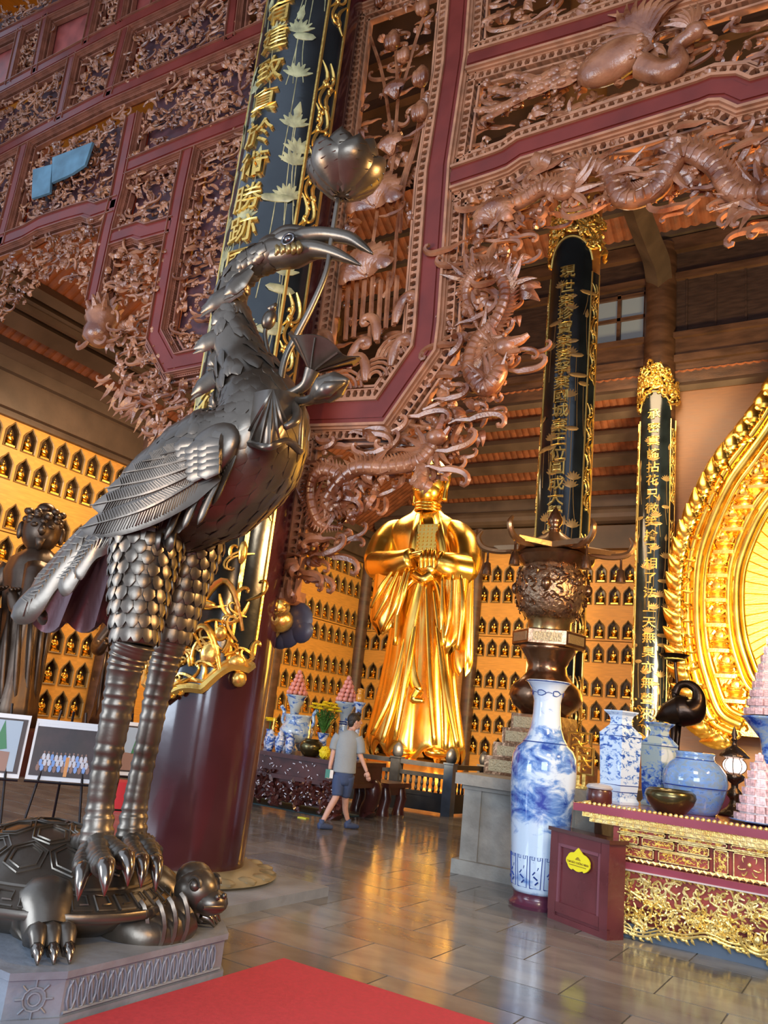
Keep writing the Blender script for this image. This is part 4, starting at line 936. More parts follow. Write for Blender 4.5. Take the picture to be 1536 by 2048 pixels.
m = MB(); m.tube(KS([(560, 795, -.1), (590, 815, -.2), (592, 840, -.3), (570, 855, -.36)], 5), [.03, .03, .03, .02], n=8); m.build('ribbon', BRONZE, cr, smooth='all')

# ---------------- plinth, tortoise
pz = .25; PX0, PX1, PY0, PY1 = -6.05, -3.62, 2.93, 4.62
pl = thing('stone_plinth', 'low carved pale stone plinth with a cut corner under the bronze tortoise', 'plinth', (-4.8, 3.8, 0))
oct_ = [(PX1, PY0 + .24), (PX1, PY1 - .22), (PX1 - .25, PY1), (PX0 + .25, PY1), (PX0, PY1 - .25), (PX0, PY0 + .24), (PX0 + .25, PY0), (PX1 - .14, PY0)]
m = MB(); ins = lambda k: [((x + 4.83) * k - 4.83, (y - 3.78) * k + 3.78) for x, y in oct_]
m.prism(ins(1), lambda x, y, d: np.array([x, y, d]), 0, .035); m.prism(ins(.985), lambda x, y, d: np.array([x, y, d]), .03, .22); m.prism(ins(1.0), lambda x, y, d: np.array([x, y, d]), .215, pz); m.build('block', PLSTONE, pl)
m = MB()
for i in range(17):     # lotus-petal relief along the front face
    y = PY0 + .3 + i * .066
    m.tube([np.array([PX1 - .012, y + .028 * sin(t), .125 + .072 * cos(t)]) for t in np.linspace(.2, 2 * pi - .2, 8)], .006, n=4); m.tube([(PX1 - .012, y - .02, .2), (PX1 - .012, y + .01, .07)], .005, n=4)
m.tube([(PX1 - .012, PY0 + .26, .05), (PX1 - .012, PY1 - .25, .05)], .008, n=4)
a_, b_ = np.array([PX1 - .008, PY0 + .235, 0]), np.array([PX1 - .145, PY0 + .005, 0]); mid = (a_ + b_) / 2; uu = (b_ - a_) / np.linalg.norm(b_ - a_)
for r in (.03, .055): m.tube([mid + uu * r * cos(t) + np.array([0, 0, .125 + r * sin(t)]) for t in np.linspace(0, 2 * pi, 13)], .005, n=4)
for i in range(8): t = i * pi / 4; m.tube([mid + uu * .055 * cos(t) + np.array([0, 0, .125 + .055 * sin(t)]), mid + uu * .09 * cos(t) + np.array([0, 0, .125 + .09 * sin(t)])], .005, n=4)
m.build('petal_relief', PLSTONE, pl, smooth=60)
TC = np.array([-4.72, 3.78, 0]); 
to = thing('tortoise_statue', 'dark bronze tortoise with patterned shell and raised head carrying the crane', 'statue', (TC[0], TC[1], pz))
def shell(u, a, k=1.0):   # u 0 centre .. 1 rim
    return TC + np.array([.95 * u * cos(a), .74 * u * sin(a), .36 + .40 * k * cos(u * pi / 2 * .97) + .03])
m = MB(); m.grid(lambda u, v: shell(u, v * 2 * pi), 14, 40); m.build('shell', BRONZE, to, smooth='all')
m = MB(); m.tube([shell(1.0, a) for a in np.linspace(0, 2 * pi, 49)], .028, n=6, cap=False); m.tube([shell(.82, a) + (0, 0, .005) for a in np.linspace(0, 2 * pi, 49)], .012, n=5, cap=False)
for i in range(34):   # key-fret band
    a = i * 2 * pi / 34; da = 2 * pi / 34 * .8; g = lambda u, t: shell(u, a + da * t) + np.array([0, 0, .008])
    for seg in ([(.96, 0), (.86, 0), (.86, .8), (.92, .8), (.92, .35)], [(.96, .0), (.96, .95)]): m.tube([g(*q) for q in seg], .0065, n=4)
for r_, (u0, cnt) in enumerate(((0, 1), (.3, 6), (.58, 12))):   # hexagon scutes, double outlines
    for j in range(cnt):
        a = 2 * pi * j / cnt + (r_ % 2) * .26; c = np.array([u0 * cos(a), u0 * sin(a)])
        for rr in (.15, .11):
            pts = []
            for t in range(7):
                q = c + rr * np.array([cos(t * pi / 3 + a), sin(t * pi / 3 + a)]); pts.append(shell(np.linalg.norm(q), atan2(q[1], q[0])) + np.array([0, 0, .008]))
            m.tube(pts, .0065, n=4)
m.build('shell_pattern', BRONZE, to, smooth=60)
m = MB(); m.ell(TC + np.array([0, 0, .36]), (.86, .66, .2), nu=28, nv=10)
for (x, y), rot in (((.6, -.42), -.5), ((.55, .5), .5), ((-.6, -.45), -2.5), ((-.6, .45), 2.5)):
    b0 = TC + np.array([x * .8, y * .8, .38]); f0 = TC + np.array([x * 1.2, y * 1.12, .31]); m.tube(spline([b0, (b0 + f0) / 2 + (0, 0, .06), f0], 5), [.2, .19, .15, .13], n=12)
    d = np.array([cos(rot), sin(rot), 0]); sd = np.array([-d[1], d[0], 0])
    for k in (-1, 0, 1, 2):
        if k == 2: continue
        p = f0 + sd * k * .075 + (0, 0, .0); m.tube(spline([p, p + d * .12 + (0, 0, .05), p + d * .22 - np.array([0, 0, .03])], 4), [.06, .055, .03], n=8)
m.tube(spline([TC + np.array([.6, .1, .38]), TC + np.array([.8, .08, .28]), TC + np.array([.92, .15, .26]), TC + np.array([.95, .34, .36])], 5), [.17, .17, .15, .13], n=14)
for i in range(6): 
    t = i / 5; c = TC + np.array([.7 + .24 * min(1, t * 1.6), .06 + .24 * t * t, .3 + .05 * t * t]); m.tube([c + np.array([.06 * t, -.05, 0]) + .165 * np.array([cos(s) * .5, -abs(sin(s)) * .2 - .0, sin(s)]) for s in np.linspace(-1.4, 1.4, 8)], .018, n=5)
m.build('body', BRONZE, to, smooth=70)
m = MB(); h = TC + np.array([.96, .42, .5]); m.ell(h, (.15, .14, .13), nu=16, nv=10); m.ell(h + np.array([.1, .02, -.05]), (.12, .11, .08), nu=12, nv=8); m.ell(h + np.array([-.06, .02, .06]), (.12, .12, .1), nu=12, nv=8)
for s in (-1, 1):
    m.ell(h + np.array([.07, s * .085 - .02, .05]), (.035, .035, .035), nu=10, nv=7); m.tube([h + np.array([.07 + .05 * cos(t), s * .09 - .02, .05 + .05 * sin(t)]) for t in np.linspace(0, pi, 7)], .012, n=5)
    m.ell(h + np.array([.2, s * .03, 0]), (.02, .02, .02), nu=6, nv=4)
m.tube([h + np.array([.16, -.1, -.06]), h + np.array([.225, 0, -.06]), h + np.array([.16, .1, -.06])], .012, n=5)
m.build('head', BRONZE, to, smooth=70)
for (x, y), rot in (((.6, -.42), -.5), ((.55, .5), .5), ((-.6, -.45), -2.5)):
    f0 = TC + np.array([x * 1.2, y * 1.12, .31]); d = np.array([cos(rot), sin(rot), 0]); sd = np.array([-d[1], d[0], 0])
    for k in (-1, 0, 1):
        p = f0 + sd * k * .08 + d * .2; m = MB(); m.tube(spline([p, p + d * .06 - (0, 0, .01), p + d * .1 - np.array([0, 0, .055])], 3), [.035, .028, .006], n=7); m.build('claw', MATS['polished_claw_bronze'], to, smooth='all')

# ---------------- red carpet
m = MB(); m.b2((-8.8, -3, 0.0), (-3.62, 5.0, 0.012)); m.b2((-3.62, -3, 0.0), (6, 5.0, .012))
cm_ = MB(); cm_.prism([(-3.66, 5.0), (6, 5.0), (6, -3), (-9, -3), (-9, 2.6), (-6.6, 2.6), (-6.6, 5.6), (-7.4, 5.6), (-8.2, 3.2), (-9, 3.0)][::-1] if False else [(-9, -3), (6, -3), (6, 5.0), (-3.6, 5.0), (-3.6, 2.0), (-9, 2.0)], lambda x, y, d: np.array([x, y, d]), 0.0, .012)
carpet = cm_.build('red_carpet', mat('red_carpet_felt', (.5, .042, .055), .9, var=.08, vs=40, bump=.15, bs=200))
tag(carpet, 'large flat red carpet on the slab floor in front of the crane plinth', 'carpet')
m = MB(); m.b2((-7.5, 4.7, 0), (-6.25, 6.0, .012)); tag(m.build('red_carpet', MATS['red_carpet_felt']), 'small strip of red carpet on the floor left of the tortoise by the easels', 'carpet')
# ================================================================ PORCELAIN MATERIAL: cobalt painting on white glaze
def cobalt(name, scale=3.0, base=(.6, .76, .93), stops=None, lo=.45, hi=.62, deep=(.02, .07, .38), stretch=(1, 1, 1.6), rough=.08):
    if name in MATS: return MATS[name]
    m = bpy.data.materials.new(name); m.use_nodes = True; nt = m.node_tree; N = nt.nodes; L = nt.links; b = N['Principled BSDF']
    b.inputs['Roughness'].default_value = rough; b.inputs['Coat Weight'].default_value = .6; b.inputs['Coat Roughness'].default_value = .04
    tc = N.new('ShaderNodeTexCoord'); mp = N.new('ShaderNodeMapping'); mp.inputs['Scale'].default_value = stretch; L.new(tc.outputs['Object'], mp.inputs[0])
    n = N.new('ShaderNodeTexNoise'); n.inputs['Scale'].default_value = scale; n.inputs['Detail'].default_value = 9; n.inputs['Roughness'].default_value = .62; n.inputs['Distortion'].default_value = .6; L.new(mp.outputs[0], n.inputs['Vector'])
    fac = n.outputs[0]
    if stops:
        sx = N.new('ShaderNodeSeparateXYZ'); L.new(tc.outputs['Object'], sx.inputs[0]); mr = N.new('ShaderNodeMapRange'); mr.inputs['From Min'].default_value = 0; mr.inputs['From Max'].default_value = stops[-1][0]; L.new(sx.outputs['Z'], mr.inputs[0])
        r = N.new('ShaderNodeValToRGB'); e = r.color_ramp.elements
        while len(e) < len(stops): e.new(.5)
        for q, (z, v) in zip(e, stops): q.position = z / stops[-1][0]; q.color = (v, v, v, 1)
        L.new(mr.outputs[0], r.inputs[0]); ad = N.new('ShaderNodeMath'); ad.operation = 'ADD'; L.new(fac, ad.inputs[0]); s2 = N.new('ShaderNodeMath'); s2.operation = 'SUBTRACT'; L.new(r.outputs[0], s2.inputs[0]); s2.inputs[1].default_value = .5; L.new(s2.outputs[0], ad.inputs[1]); fac = ad.outputs[0]
    cr_ = N.new('ShaderNodeValToRGB'); e = cr_.color_ramp.elements; e.new(.5); e[0].position = lo; e[1].position = (lo + hi) / 2; e[2].position = hi
    e[0].color = (*base, 1); e[1].color = (.16, .32, .68, 1); e[2].color = (*deep, 1); L.new(fac, cr_.inputs[0]); L.new(cr_.outputs[0], b.inputs['Base Color']); MATS[name] = m; return m
COB = mat('cobalt_line', (.015, .05, .28), .12, coat=.5)
DWOOD = mat('dark_carved_wood', (.07, .018, .014), .3, var=.3, vs=4, coat=.3)
# ---------------- tall floor vase
vx, vy = -3.12, 8.62
fv = thing('floor_vase', 'man-high blue and white porcelain floor vase with painted mountain landscape', 'vase', (vx, vy, 0))
m = MB(); m.lathe([(.235, .13), (.265, .17), (.285, .4), (.31, .75), (.335, 1.1), (.345, 1.35), (.335, 1.48), (.3, 1.56), (.24, 1.61), (.235, 1.625), (.2, 1.68), (.165, 1.78), (.148, 1.92), (.145, 2.05), (.165, 2.16), (.215, 2.24), (.245, 2.265), (.235, 2.275), (.13, 2.13)], (vx, vy, 0), n=48)
m.build('vase_body', cobalt('vase_landscape', 4.5, lo=.44, hi=.68, stops=[(0, .4), (.55, .34), (.78, .4), (.88, .58), (1.1, .56), (1.3, .46), (1.42, .56), (1.56, .58), (1.8, .5), (2.02, .34), (2.3, .3)]), fv, smooth='all')
def ring(parent, cx, cy, r, z, w_, mm, name='painted_ring'): m = MB(); m.tube([(cx + r * cos(a), cy + r * sin(a), z) for a in np.linspace(0, 2 * pi, 49)], w_, n=4, cap=False); return m.build(name, mm, parent)
for r, z in ((.235, 1.622), (.24, 2.262)): ring(fv, vx, vy, r + .002, z, .006, COB)
f = cyl(vx, vy)
for k in range(12):
    a = k * 2 * pi / 12 + .25; m = MB(); r = lambda z: np.interp(z, [.17, .4, .75], [.267, .287, .312])
    P4 = [(-.055, .2), (.055, .2), (.06, .5), (-.06, .5), (-.055, .2)]
    m.tube([f(a + x / .28, z, r(z)) for x, z in P4], .0045, n=4)
    m.tube([f(a + x / .28, z, r(z)) for x, z in ((-.04, .5), (-.04, .47), (-.015, .47), (-.015, .5))], .0035, n=4); m.tube([f(a + x / .28, z, r(z)) for x, z in ((.04, .5), (.04, .47), (.015, .47), (.015, .5))], .0035, n=4)
    for i in range(5): m.tube([f(a + (.03 * sin(i * 2.3)) / .28, .24 + i * .045, r(.3)), f(a + (.03 * sin(i * 2.3 + 1.5)) / .28, .27 + i * .045, r(.35))], .007, n=4)
    m.build('painted_panel', COB, fv)
for k in range(6):
    a = k * pi / 3 - .1; m = MB(); rr = lambda z: np.interp(z, [2.05, 2.16, 2.24], [.147, .168, .217])
    m.tube([f(a + .28 * cos(t) * (1 + .2 * cos(3 * t)), 2.14 + .028 * sin(t), rr(2.14 + .028 * sin(t)) + .002) for t in np.linspace(0, 2 * pi, 19)], .0045, n=4)
    m.tube([f(a + .3, 2.14, .168), f(a + .5, 2.15, .172), f(a + .75, 2.14, .168)], .003, n=4); m.build('painted_cloud', COB, fv)
m = MB(); m.lathe([(.28, 0), (.29, .03), (.25, .07), (.24, .11), (.255, .14)], (vx, vy, 0), n=32); m.build('wooden_foot', mat('plum_lacquer', (.1, .025, .05), .25, coat=.3), fv, smooth=50)
# ---------------- donation chest
A = np.array([-2.86, 8.22]); B_ = np.array([-2.17, 7.83]); rz = atan2(B_[1] - A[1], B_[0] - A[0]); wd = np.linalg.norm(B_ - A); dp = .2
dc = thing('donation_chest', 'plum lacquered wooden donation chest with a yellow printed label', 'chest', (A[0], A[1], 0), rz)
PLUM = mat('chest_lacquer', (.13, .028, .032), .28, var=.15, vs=3, coat=.25)
def LB(mb, x0, y0, z0, x1, y1, z1, par):  # box in the local frame of par
    M = np.array(wm(par)); c = np.array([(x0 + x1) / 2, (y0 + y1) / 2, (z0 + z1) / 2, 1]); mb.box((M @ c)[:3], (abs(x1 - x0), abs(y1 - y0), abs(z1 - z0)), M=M[:3, :3])
H_ = .80
m = MB(); LB(m, .02, .02, .05, wd - .02, dp - .02, H_, dc); m.build('body', PLUM, dc)
m = MB(); LB(m, -.02, -.025, H_, wd + .02, dp + .02, H_ + .035, dc); m.build('lid', mat('chest_top', (.08, .025, .02), .15, coat=.5), dc)
m = MB(); LB(m, 0, 0, 0, wd, dp, .05, dc); LB(m, 0, -.0, .05, .1, .03, .09, dc); LB(m, wd - .1, 0, .05, wd, .03, .09, dc); m.build('foot', PLUM, dc)
for nm, q in (('stile', (.0, -.005, .08, .11, .02, H_)), ('stile', (wd - .11, -.005, .08, wd, .02, H_)), ('rail', (.1, -.005, H_ - .1, wd - .1, .02, H_)), ('rail', (.1, -.005, .08, wd - .1, .02, .17)), ('bevel', (.11, -.002, .17, .14, .018, H_ - .1)), ('bevel', (wd - .14, -.002, .17, wd - .11, .018, H_ - .1)), ('bevel', (.13, -.002, H_ - .13, wd - .13, .018, H_ - .1))):
    m = MB(); LB(m, *q, dc); m.build(nm, PLUM if nm != 'bevel' else mat('chest_bevel', (.2, .07, .09), .25), dc)
for q in ((wd - .02, .02, .05, wd, dp, H_),): m = MB(); LB(m, *q, dc); m.build('side_panel', PLUM, dc)
m = MB(); M = np.array(wm(dc)); cx_ = wd / 2; cz_ = .57
out = []
for t in np.linspace(0, 2 * pi, 60, endpoint=False):
    x = .155 * cos(t) * (1 + .05 * abs(sin(3.5 * t))); z = .085 * sin(t) * (1 + .1 * abs(cos(4 * t))) + (.035 * max(0, 1 - abs(t - pi / 2) / .35)); 
    if sin(t) < -.9: z += .012
    out.append((cx_ + x, cz_ + z))
m.prism(out, lambda a, b, d: (M @ np.array([a, -.006 - d, b, 1]))[:3], -.01, .003); pq = m.build('label', mat('yellow_print', (.9, .8, .02), .5), dc)
DARKP = mat('label_ink', (.25, .15, .02), .5)
m = MB()
for i, (w_, z) in enumerate(((.012, .04), (.02, .034), (.028, .027), (.036, .02))): m.prism([(cx_ - w_, cz_ + z), (cx_ + w_, cz_ + z), (cx_ + w_, cz_ + z + .005), (cx_ - w_, cz_ + z + .005)], lambda a, b, d: (M @ np.array([a, -.006 - d, b, 1]))[:3], .003, .005)
m.build('label_emblem', DARKP, dc)
def textline(s, size, x, z, par, m_, th=.001, yoff=-.011):
    Mw = np.array(wm(par)); return glyph(s, size, lambda a, b, d: (Mw @ np.array([x + a, yoff - d, z + b, 1]))[:3], par, m_, th)
g_ = textline('TAM BẢO CHỨNG MINH', .026, cx_, cz_ - .003, dc, DARKP); g_.name = 'label_text'
m = MB()
for i in range(22): x = cx_ - .115 + i * .0105; m.prism([(x, cz_ - .036), (x + .007, cz_ - .036), (x + .007, cz_ - .029), (x, cz_ - .029)], lambda a, b, d: (M @ np.array([a, -.006 - d, b, 1]))[:3], .003, .005)
m.build('label_small_print', DARKP, dc, kind='stuff')
# ---------------- gilded altar table
AY = 8.1; AX0, AX1 = -2.6, 3.0
al = thing('altar_table', 'long red and gold carved altar table with openwork gilt apron', 'table', (AX0 + 2.8, AY + .7, 0))
PURP = mat('violet_red_lacquer', (.3, .06, .09), .22, var=.15, vs=2, coat=.5); REDG = mat('deep_red_ground', (.32, .05, .035), .4, var=.3, vs=8)
GA = mat('altar_gilding', (.92, .68, .2), .3, .75, bump=.3, bs=30, col2=(1, .82, .36), vs=6)
def bx(name, a, b, m_, par): m = MB(); m.b2(a, b); return m.build(name, m_, par)
bx('core', (AX0 + .35, AY + .12, .12), (AX1, AY + 1.5, 1.0), REDG, al)
bx('base_plinth', (AX0 + .45, AY + .06, 0), (AX1, AY + 1.5, .12), mat('blue_grey_plinth', (.1, .14, .19), .4), al)
bx('top_slab', (AX0, AY - .04, 1.03), (AX1, AY + 1.6, 1.10), PURP, al)
m = MB()
for x in np.arange(AX0 + .1, .8, .047): m.ell((x, AY + .0, 1.108), (.021, .02, .02), nu=7, nv=5)
for y in np.arange(AY + .05, AY + .9, .047): m.ell((AX0 + .1, y, 1.108), (.021, .02, .02), nu=7, nv=5)
m.build('gilt_bead_row', GA, al, smooth=60, kind='stuff')
m = MB(); m.b2((AX0 + .08, AY + .0, .985), (AX1, AY + .05, 1.03))
for x in np.arange(AX0 + .08, .8, .017): m.b2((x, AY - .01, .985), (x + .008, AY + .0, 1.025))
m.build('gilt_reeded_band', GA, al, kind='stuff')
m = MB(); m.b2((AX0 + .14, AY + .05, .94), (AX1, AY + .09, .985))
for x in np.arange(AX0 + .14, .8, .075): m.b2((x, AY + .03, .945), (x + .035, AY + .05, .975)); m.b2((x + .01, AY + .02, .952), (x + .025, AY + .03, .966)); m.tube([(x, AY + .02, 1.03), (x + .05, AY - .045, 1.027)], .006, n=4)
m.build('gilt_tooth_band', GA, al, kind='stuff')
# framed panels
def frame_panel(x0, x1, z0, z1, kind, seed):
    p = bx('panel', (x0, AY + .09, z0), (x1, AY + .12, z1), REDG, al)
    m = MB(); t = .009
    for a, b in (((x0, z0), (x1, z0 + t)), ((x0, z1 - t), (x1, z1)), ((x0, z0), (x0 + t, z1)), ((x1 - t, z0), (x1, z1))): m.b2((a[0], AY + .065, a[1]), (b[0], AY + .1, b[1]))
    m.build('gilt_frame', GA, p); rnd = random.Random(seed); m = MB(); xs, zs = (x0 + x1) / 2, (z0 + z1) / 2
    if kind == 'bat':
        m.ell((xs, AY + .085, zs + .015), (.02, .012, .02), nu=10, nv=6)
        for s in (-1, 1):
            for (px_, pz_, a, L, tn) in ((.03, -.02, -.4, .1, 1), (.05, .03, 1.2, .08, 1), (.02, -.04, -1.2, .08, 1)): q, w_ = curl2((0, 0), a, L, tn, .007, 10); m.tube([(xs + s * (px_ + u[0]), AY + .085, zs + pz_ + u[1]) for u in q], w_, n=5)
    else:
        for i in range(int((x1 - x0) * (z1 - z0) * 1500) + 3):
            q, w_ = curl2((rnd.uniform(x0 + .02, x1 - .02), rnd.uniform(z0 + .015, z1 - .015)), rnd.uniform(0, 6.28), rnd.uniform(.03, .06), rnd.choice((-1, 1)), .0055, 7)
            m.tube([(u[0], AY + .085, min(z1 - .012, max(z0 + .012, u[1]))) for u in q], w_, n=4)
    m.build('gilt_relief', GA, p, smooth=60, kind='stuff'); 
xa = AX0 + .42
for i, (x0, x1) in enumerate(((xa, xa + .42), (xa + .45, xa + .95), (xa + .98, xa + 1.45), (xa + 1.48, xa + 1.95))): frame_panel(x0, x1, .895, .935, 'v', i)
for i, (x0, x1) in enumerate(((xa, xa + .18), (xa + .21, xa + .5), (xa + .53, xa + .8))): frame_panel(x0, x1, .80, .875, 'v', 10 + i)
for i, (x0, x1) in enumerate(((xa, xa + .32), (xa + .36, xa + .8))): frame_panel(x0, x1, .69, .78, 'v', 20 + i)
frame_panel(xa + .84, xa + .96, .68, .875, 'v', 30); frame_panel(xa + 1.0, xa + 1.26, .67, .875, 'bat', 31); frame_panel(xa + 1.3, xa + 1.42, .68, .875, 'v', 32); frame_panel(xa + 1.46, xa + 1.9, .68, .78, 'v', 33); frame_panel(xa + 1.46, xa + 1.9, .8, .875, 'v', 34)
m = MB()
for z in (.885, .787): m.b2((AX0 + .4, AY + .075, z - .006), (AX1 if z > .8 else xa + .82, AY + .1, z + .006))
m.build('gilt_rail', GA, al)
m = MB(); m.tube([(AX0 + .3, AY + .07, .665), (AX1, AY + .07, .665)], .014, n=6)
for x in np.arange(AX0 + .35, .8, .055): m.tube([(x, AY + .055, .675), (x + .03, AY + .05, .653)], .012, n=5)
m.build('gilt_rope', GA, al, smooth=60)
bx('shelf', (AX0 + .22, AY - .02, .585), (AX1, AY + .2, .645), PURP, al); bx('shelf_edge', (AX0 + .2, AY - .035, .575), (AX1, AY + .2, .588), mat('pale_gilt_edge', (.85, .8, .72), .25, .5), al)
m = MB(); m.b2((AX0 + .25, AY + .05, .27), (AX1, AY + .15, .575)); m.build('red_skirt', REDG, al)
m = MB(); rnd = random.Random(3)
def ap(x, y, z): return (x, AY + y, z)
for x in np.arange(AX0 + .25, .8, .05): m.tube([ap(x, .03, .572), ap(x + .03, .035, .552)], .01, n=4)
zz = lambda x: .33 + .05 * sin(x * 5.2) + .03 * sin(x * 11)
m.tube([ap(x, .03, zz(x)) for x in np.arange(AX0 + .3, .9, .03)], .011, n=5)
for i in range(370):
    x = rnd.uniform(AX0 + .32, .8); z0 = zz(x) + .01; q, w_ = curl2((x, rnd.uniform(z0, .53)), rnd.uniform(0, 6.28), rnd.uniform(.08, .17), rnd.choice((-1, 1)), .0125, 10); m.tube([ap(u[0], .035, min(.56, max(u[1], z0))) for u in q], w_, n=5)
m.build('gilt_scroll_relief', GA, al, smooth=60, kind='stuff')
m = MB(); zl = lambda x: .10 + .045 * sin(x * 4.3 + 1) + .015 * sin(x * 17)
for i in range(530):
    x = rnd.uniform(AX0 + .32, .8); lo, hi = zl(x), zz(x); q, w_ = curl2((x, rnd.uniform(lo + .01, hi)), rnd.uniform(0, 6.28), rnd.uniform(.07, .16), rnd.choice((-1, 1)), .0115, 9); m.tube([ap(u[0], .0 + .03 * rnd.random(), max(u[1], lo)) for u in q], w_, n=5)
m.tube([ap(x, -.01, zl(x)) for x in np.arange(AX0 + .3, .9, .025)], .011, n=5); m.tube([ap(x, -.01, zl(x) + .03) for x in np.arange(AX0 + .3, .9, .025)], .007, n=5)
for x in np.arange(AX0 + .34, .8, .05): q, w_ = leafv((x, zl(x)), -1.0 - .5 * sin(x * 40), .065, .6, .014); m.tube([ap(u[0], -.01, max(.012, u[1])) for u in q], w_, n=5)
c = (-.98, .22)
for r in (.1, .135): m.tube([ap(c[0] + r * cos(t), -.02, c[1] + .8 * r * sin(t)) for t in np.linspace(-pi, .0, 14)], .011, n=5)
m.ell(ap(c[0], -.02, c[1]), (.035, .025, .035), nu=10, nv=6)
m.build('gilt_openwork_apron', GA, al, smooth=60, kind='stuff')
m = MB(); q, w_ = curl2((AX0 + .3, .05), pi / 2 + .2, .6, 1, .04, 12); m.tube([ap(AX0 + .3 + .08 * sin(t * 3), .02, .05 + .5 * t) for t in np.linspace(0, 1, 10)], [.03, .05, .04, .03], n=8); m.build('corner_leg', GA, al, smooth=60)
# rear tier behind the altar
bt = tag(bx('rear_altar_tier', (-2.5, AY + 2.3, 0), (AX1, AY + 3.4, 1.3), PURP, None), 'plain plum lacquered rear altar tier behind the vases', 'altar')
TZ_ = 1.102
def onT(px, py, z=TZ_): return P(px, py, 2, z)
# ---------------- things on the altar
def sqvase(name, label, x, y, z, h, w_, rot, material, cat='vase'):
    t = thing(name, label, cat, (x, y, z)); s = w_ * sqrt(2) / 2
    m = MB(); pr = [(s * .92, 0), (s * .95, .03 * h), (s * .82, .07 * h), (s * .9, .2 * h), (s * 1.0, .72 * h), (s * 1.02, .745 * h), (s * .55, .84 * h), (s * .52, .86 * h), (s * .5, .9 * h), (s * .6, .95 * h), (s * .82, .985 * h), (s * .84, h), (s * .7, h), (s * .4, .93 * h)]
    m.lathe(pr, (x, y, z), n=4, a0=pi / 4 + rot); m.build('vase_body', material, t, smooth=False)
    m = MB()
    for r, zz_ in ((s * .9, .2 * h), (s * 1.005, .72 * h), (s * .56, .84 * h), (s * .86, .13 * h)): m.tube([(x + r * 1.01 * cos(a), y + r * 1.01 * sin(a), z + zz_) for a in np.arange(5) * pi / 2 + pi / 4 + rot], .004, n=4, cap=False)
    m.build('painted_border', COB, t); return t
p = (-2.36, 8.78); sqvase('square_vase', 'tall square blue and white vase, leftmost and brightest on the altar', p[0], p[1], TZ_, .93, .3, -.45, cobalt('blossom_print', 15, lo=.5, hi=.62, stops=[(0, .35), (.1, .5), (.18, .35), (.22, .48), (.66, .52), (.72, .5), (.8, .5), (.93, .4)]))
p = (-2.07, 9.25); sqvase('square_vase', 'slimmer square blue and white vase with a pine painting, second on the altar', p[0], p[1], TZ_, .86, .27, -.45, cobalt('pine_print', 11, base=(.4, .52, .54), lo=.5, hi=.65, stops=[(0, .5), (.08, .62), (.2, .6), (.35, .55), (.5, .4), (.7, .5), (.86, .55)]))
x, y = -1.65, 8.95
t = thing('ginger_jar', 'squat round blue-grey crackled porcelain jar behind the bronze bowl', 'jar', (x, y, TZ_)); m = MB(); m.lathe([(.2, 0), (.23, .04), (.28, .17), (.315, .3), (.3, .4), (.24, .48), (.185, .52), (.185, .56), (.2, .585), (.17, .595), (.13, .5)], (x, y, TZ_), n=40); m.build('jar_body', cobalt('crackle_print', 16, base=(.2, .3, .42), lo=.42, hi=.75, deep=(.05, .1, .25)), t, smooth='all')
for r, z in ((.31, .26), (.187, .52), (.245, .1)): ring(t, x, y, r + .003, TZ_ + z, .005, COB)
x, y = -1.76, 8.36
t = tag((lambda m: (m.lathe([(.1, 0), (.14, .015), (.21, .1), (.235, .16), (.225, .2), (.19, .225), (.175, .215), (.18, .16), (.1, .04), (.02, .03)], (x, y, TZ_), n=40), m.build('bronze_bowl', mat('olive_bronze', (.13, .11, .05), .25, .85, bump=.15, bs=10), smooth='all'))[1])(MB()), 'dark olive bronze bowl at the front edge of the altar, before the round jar', 'bowl')
# turkish-style lamp
x, y = -1.345, 9.42
lm = thing('table_lamp', 'ornate dark table lamp with a glowing white glass globe on the altar', 'lamp', (x, y, TZ_)); LB_ = mat('lamp_bronze', (.09, .06, .04), .25, .85, bump=.3, bs=40)
m = MB(); m.lathe([(.17, 0), (.17, .02), (.12, .05), (.07, .09), (.045, .15), (.05, .17), (.075, .2), (.07, .24), (.035, .28), (.035, .32), (.09, .36), (.1, .4), (.07, .43)], (x, y, TZ_), n=28); m.build('stand', LB_, lm, smooth='all')
m = MB(); m.ell((x, y, TZ_ + .5), (.115, .115, .085), nu=24, nv=12); m.build('glass_globe', mat('lit_mosaic_glass', (1, .85, .8), .3, emit=(1.0, .72, .62), es=2.2, var=.35, vs=30), lm, smooth='all')
m = MB()
for i in range(8): a = i * pi / 4; m.tube([(x + .118 * cos(a) * sin(t), y + .118 * sin(a) * sin(t), TZ_ + .5 + .09 * cos(t)) for t in np.linspace(.4, pi - .4, 9)], .005, n=4)
m.build('globe_ribs', LB_, lm)
m = MB(); m.lathe([(.09, .57), (.15, .585), (.15, .6), (.11, .64), (.08, .67), (.03, .7), (.02, .74), (.035, .76), (.02, .78), (.03, .82), (.005, .9)], (x, y, TZ_), n=28); m.build('cap', LB_, lm, smooth=60)
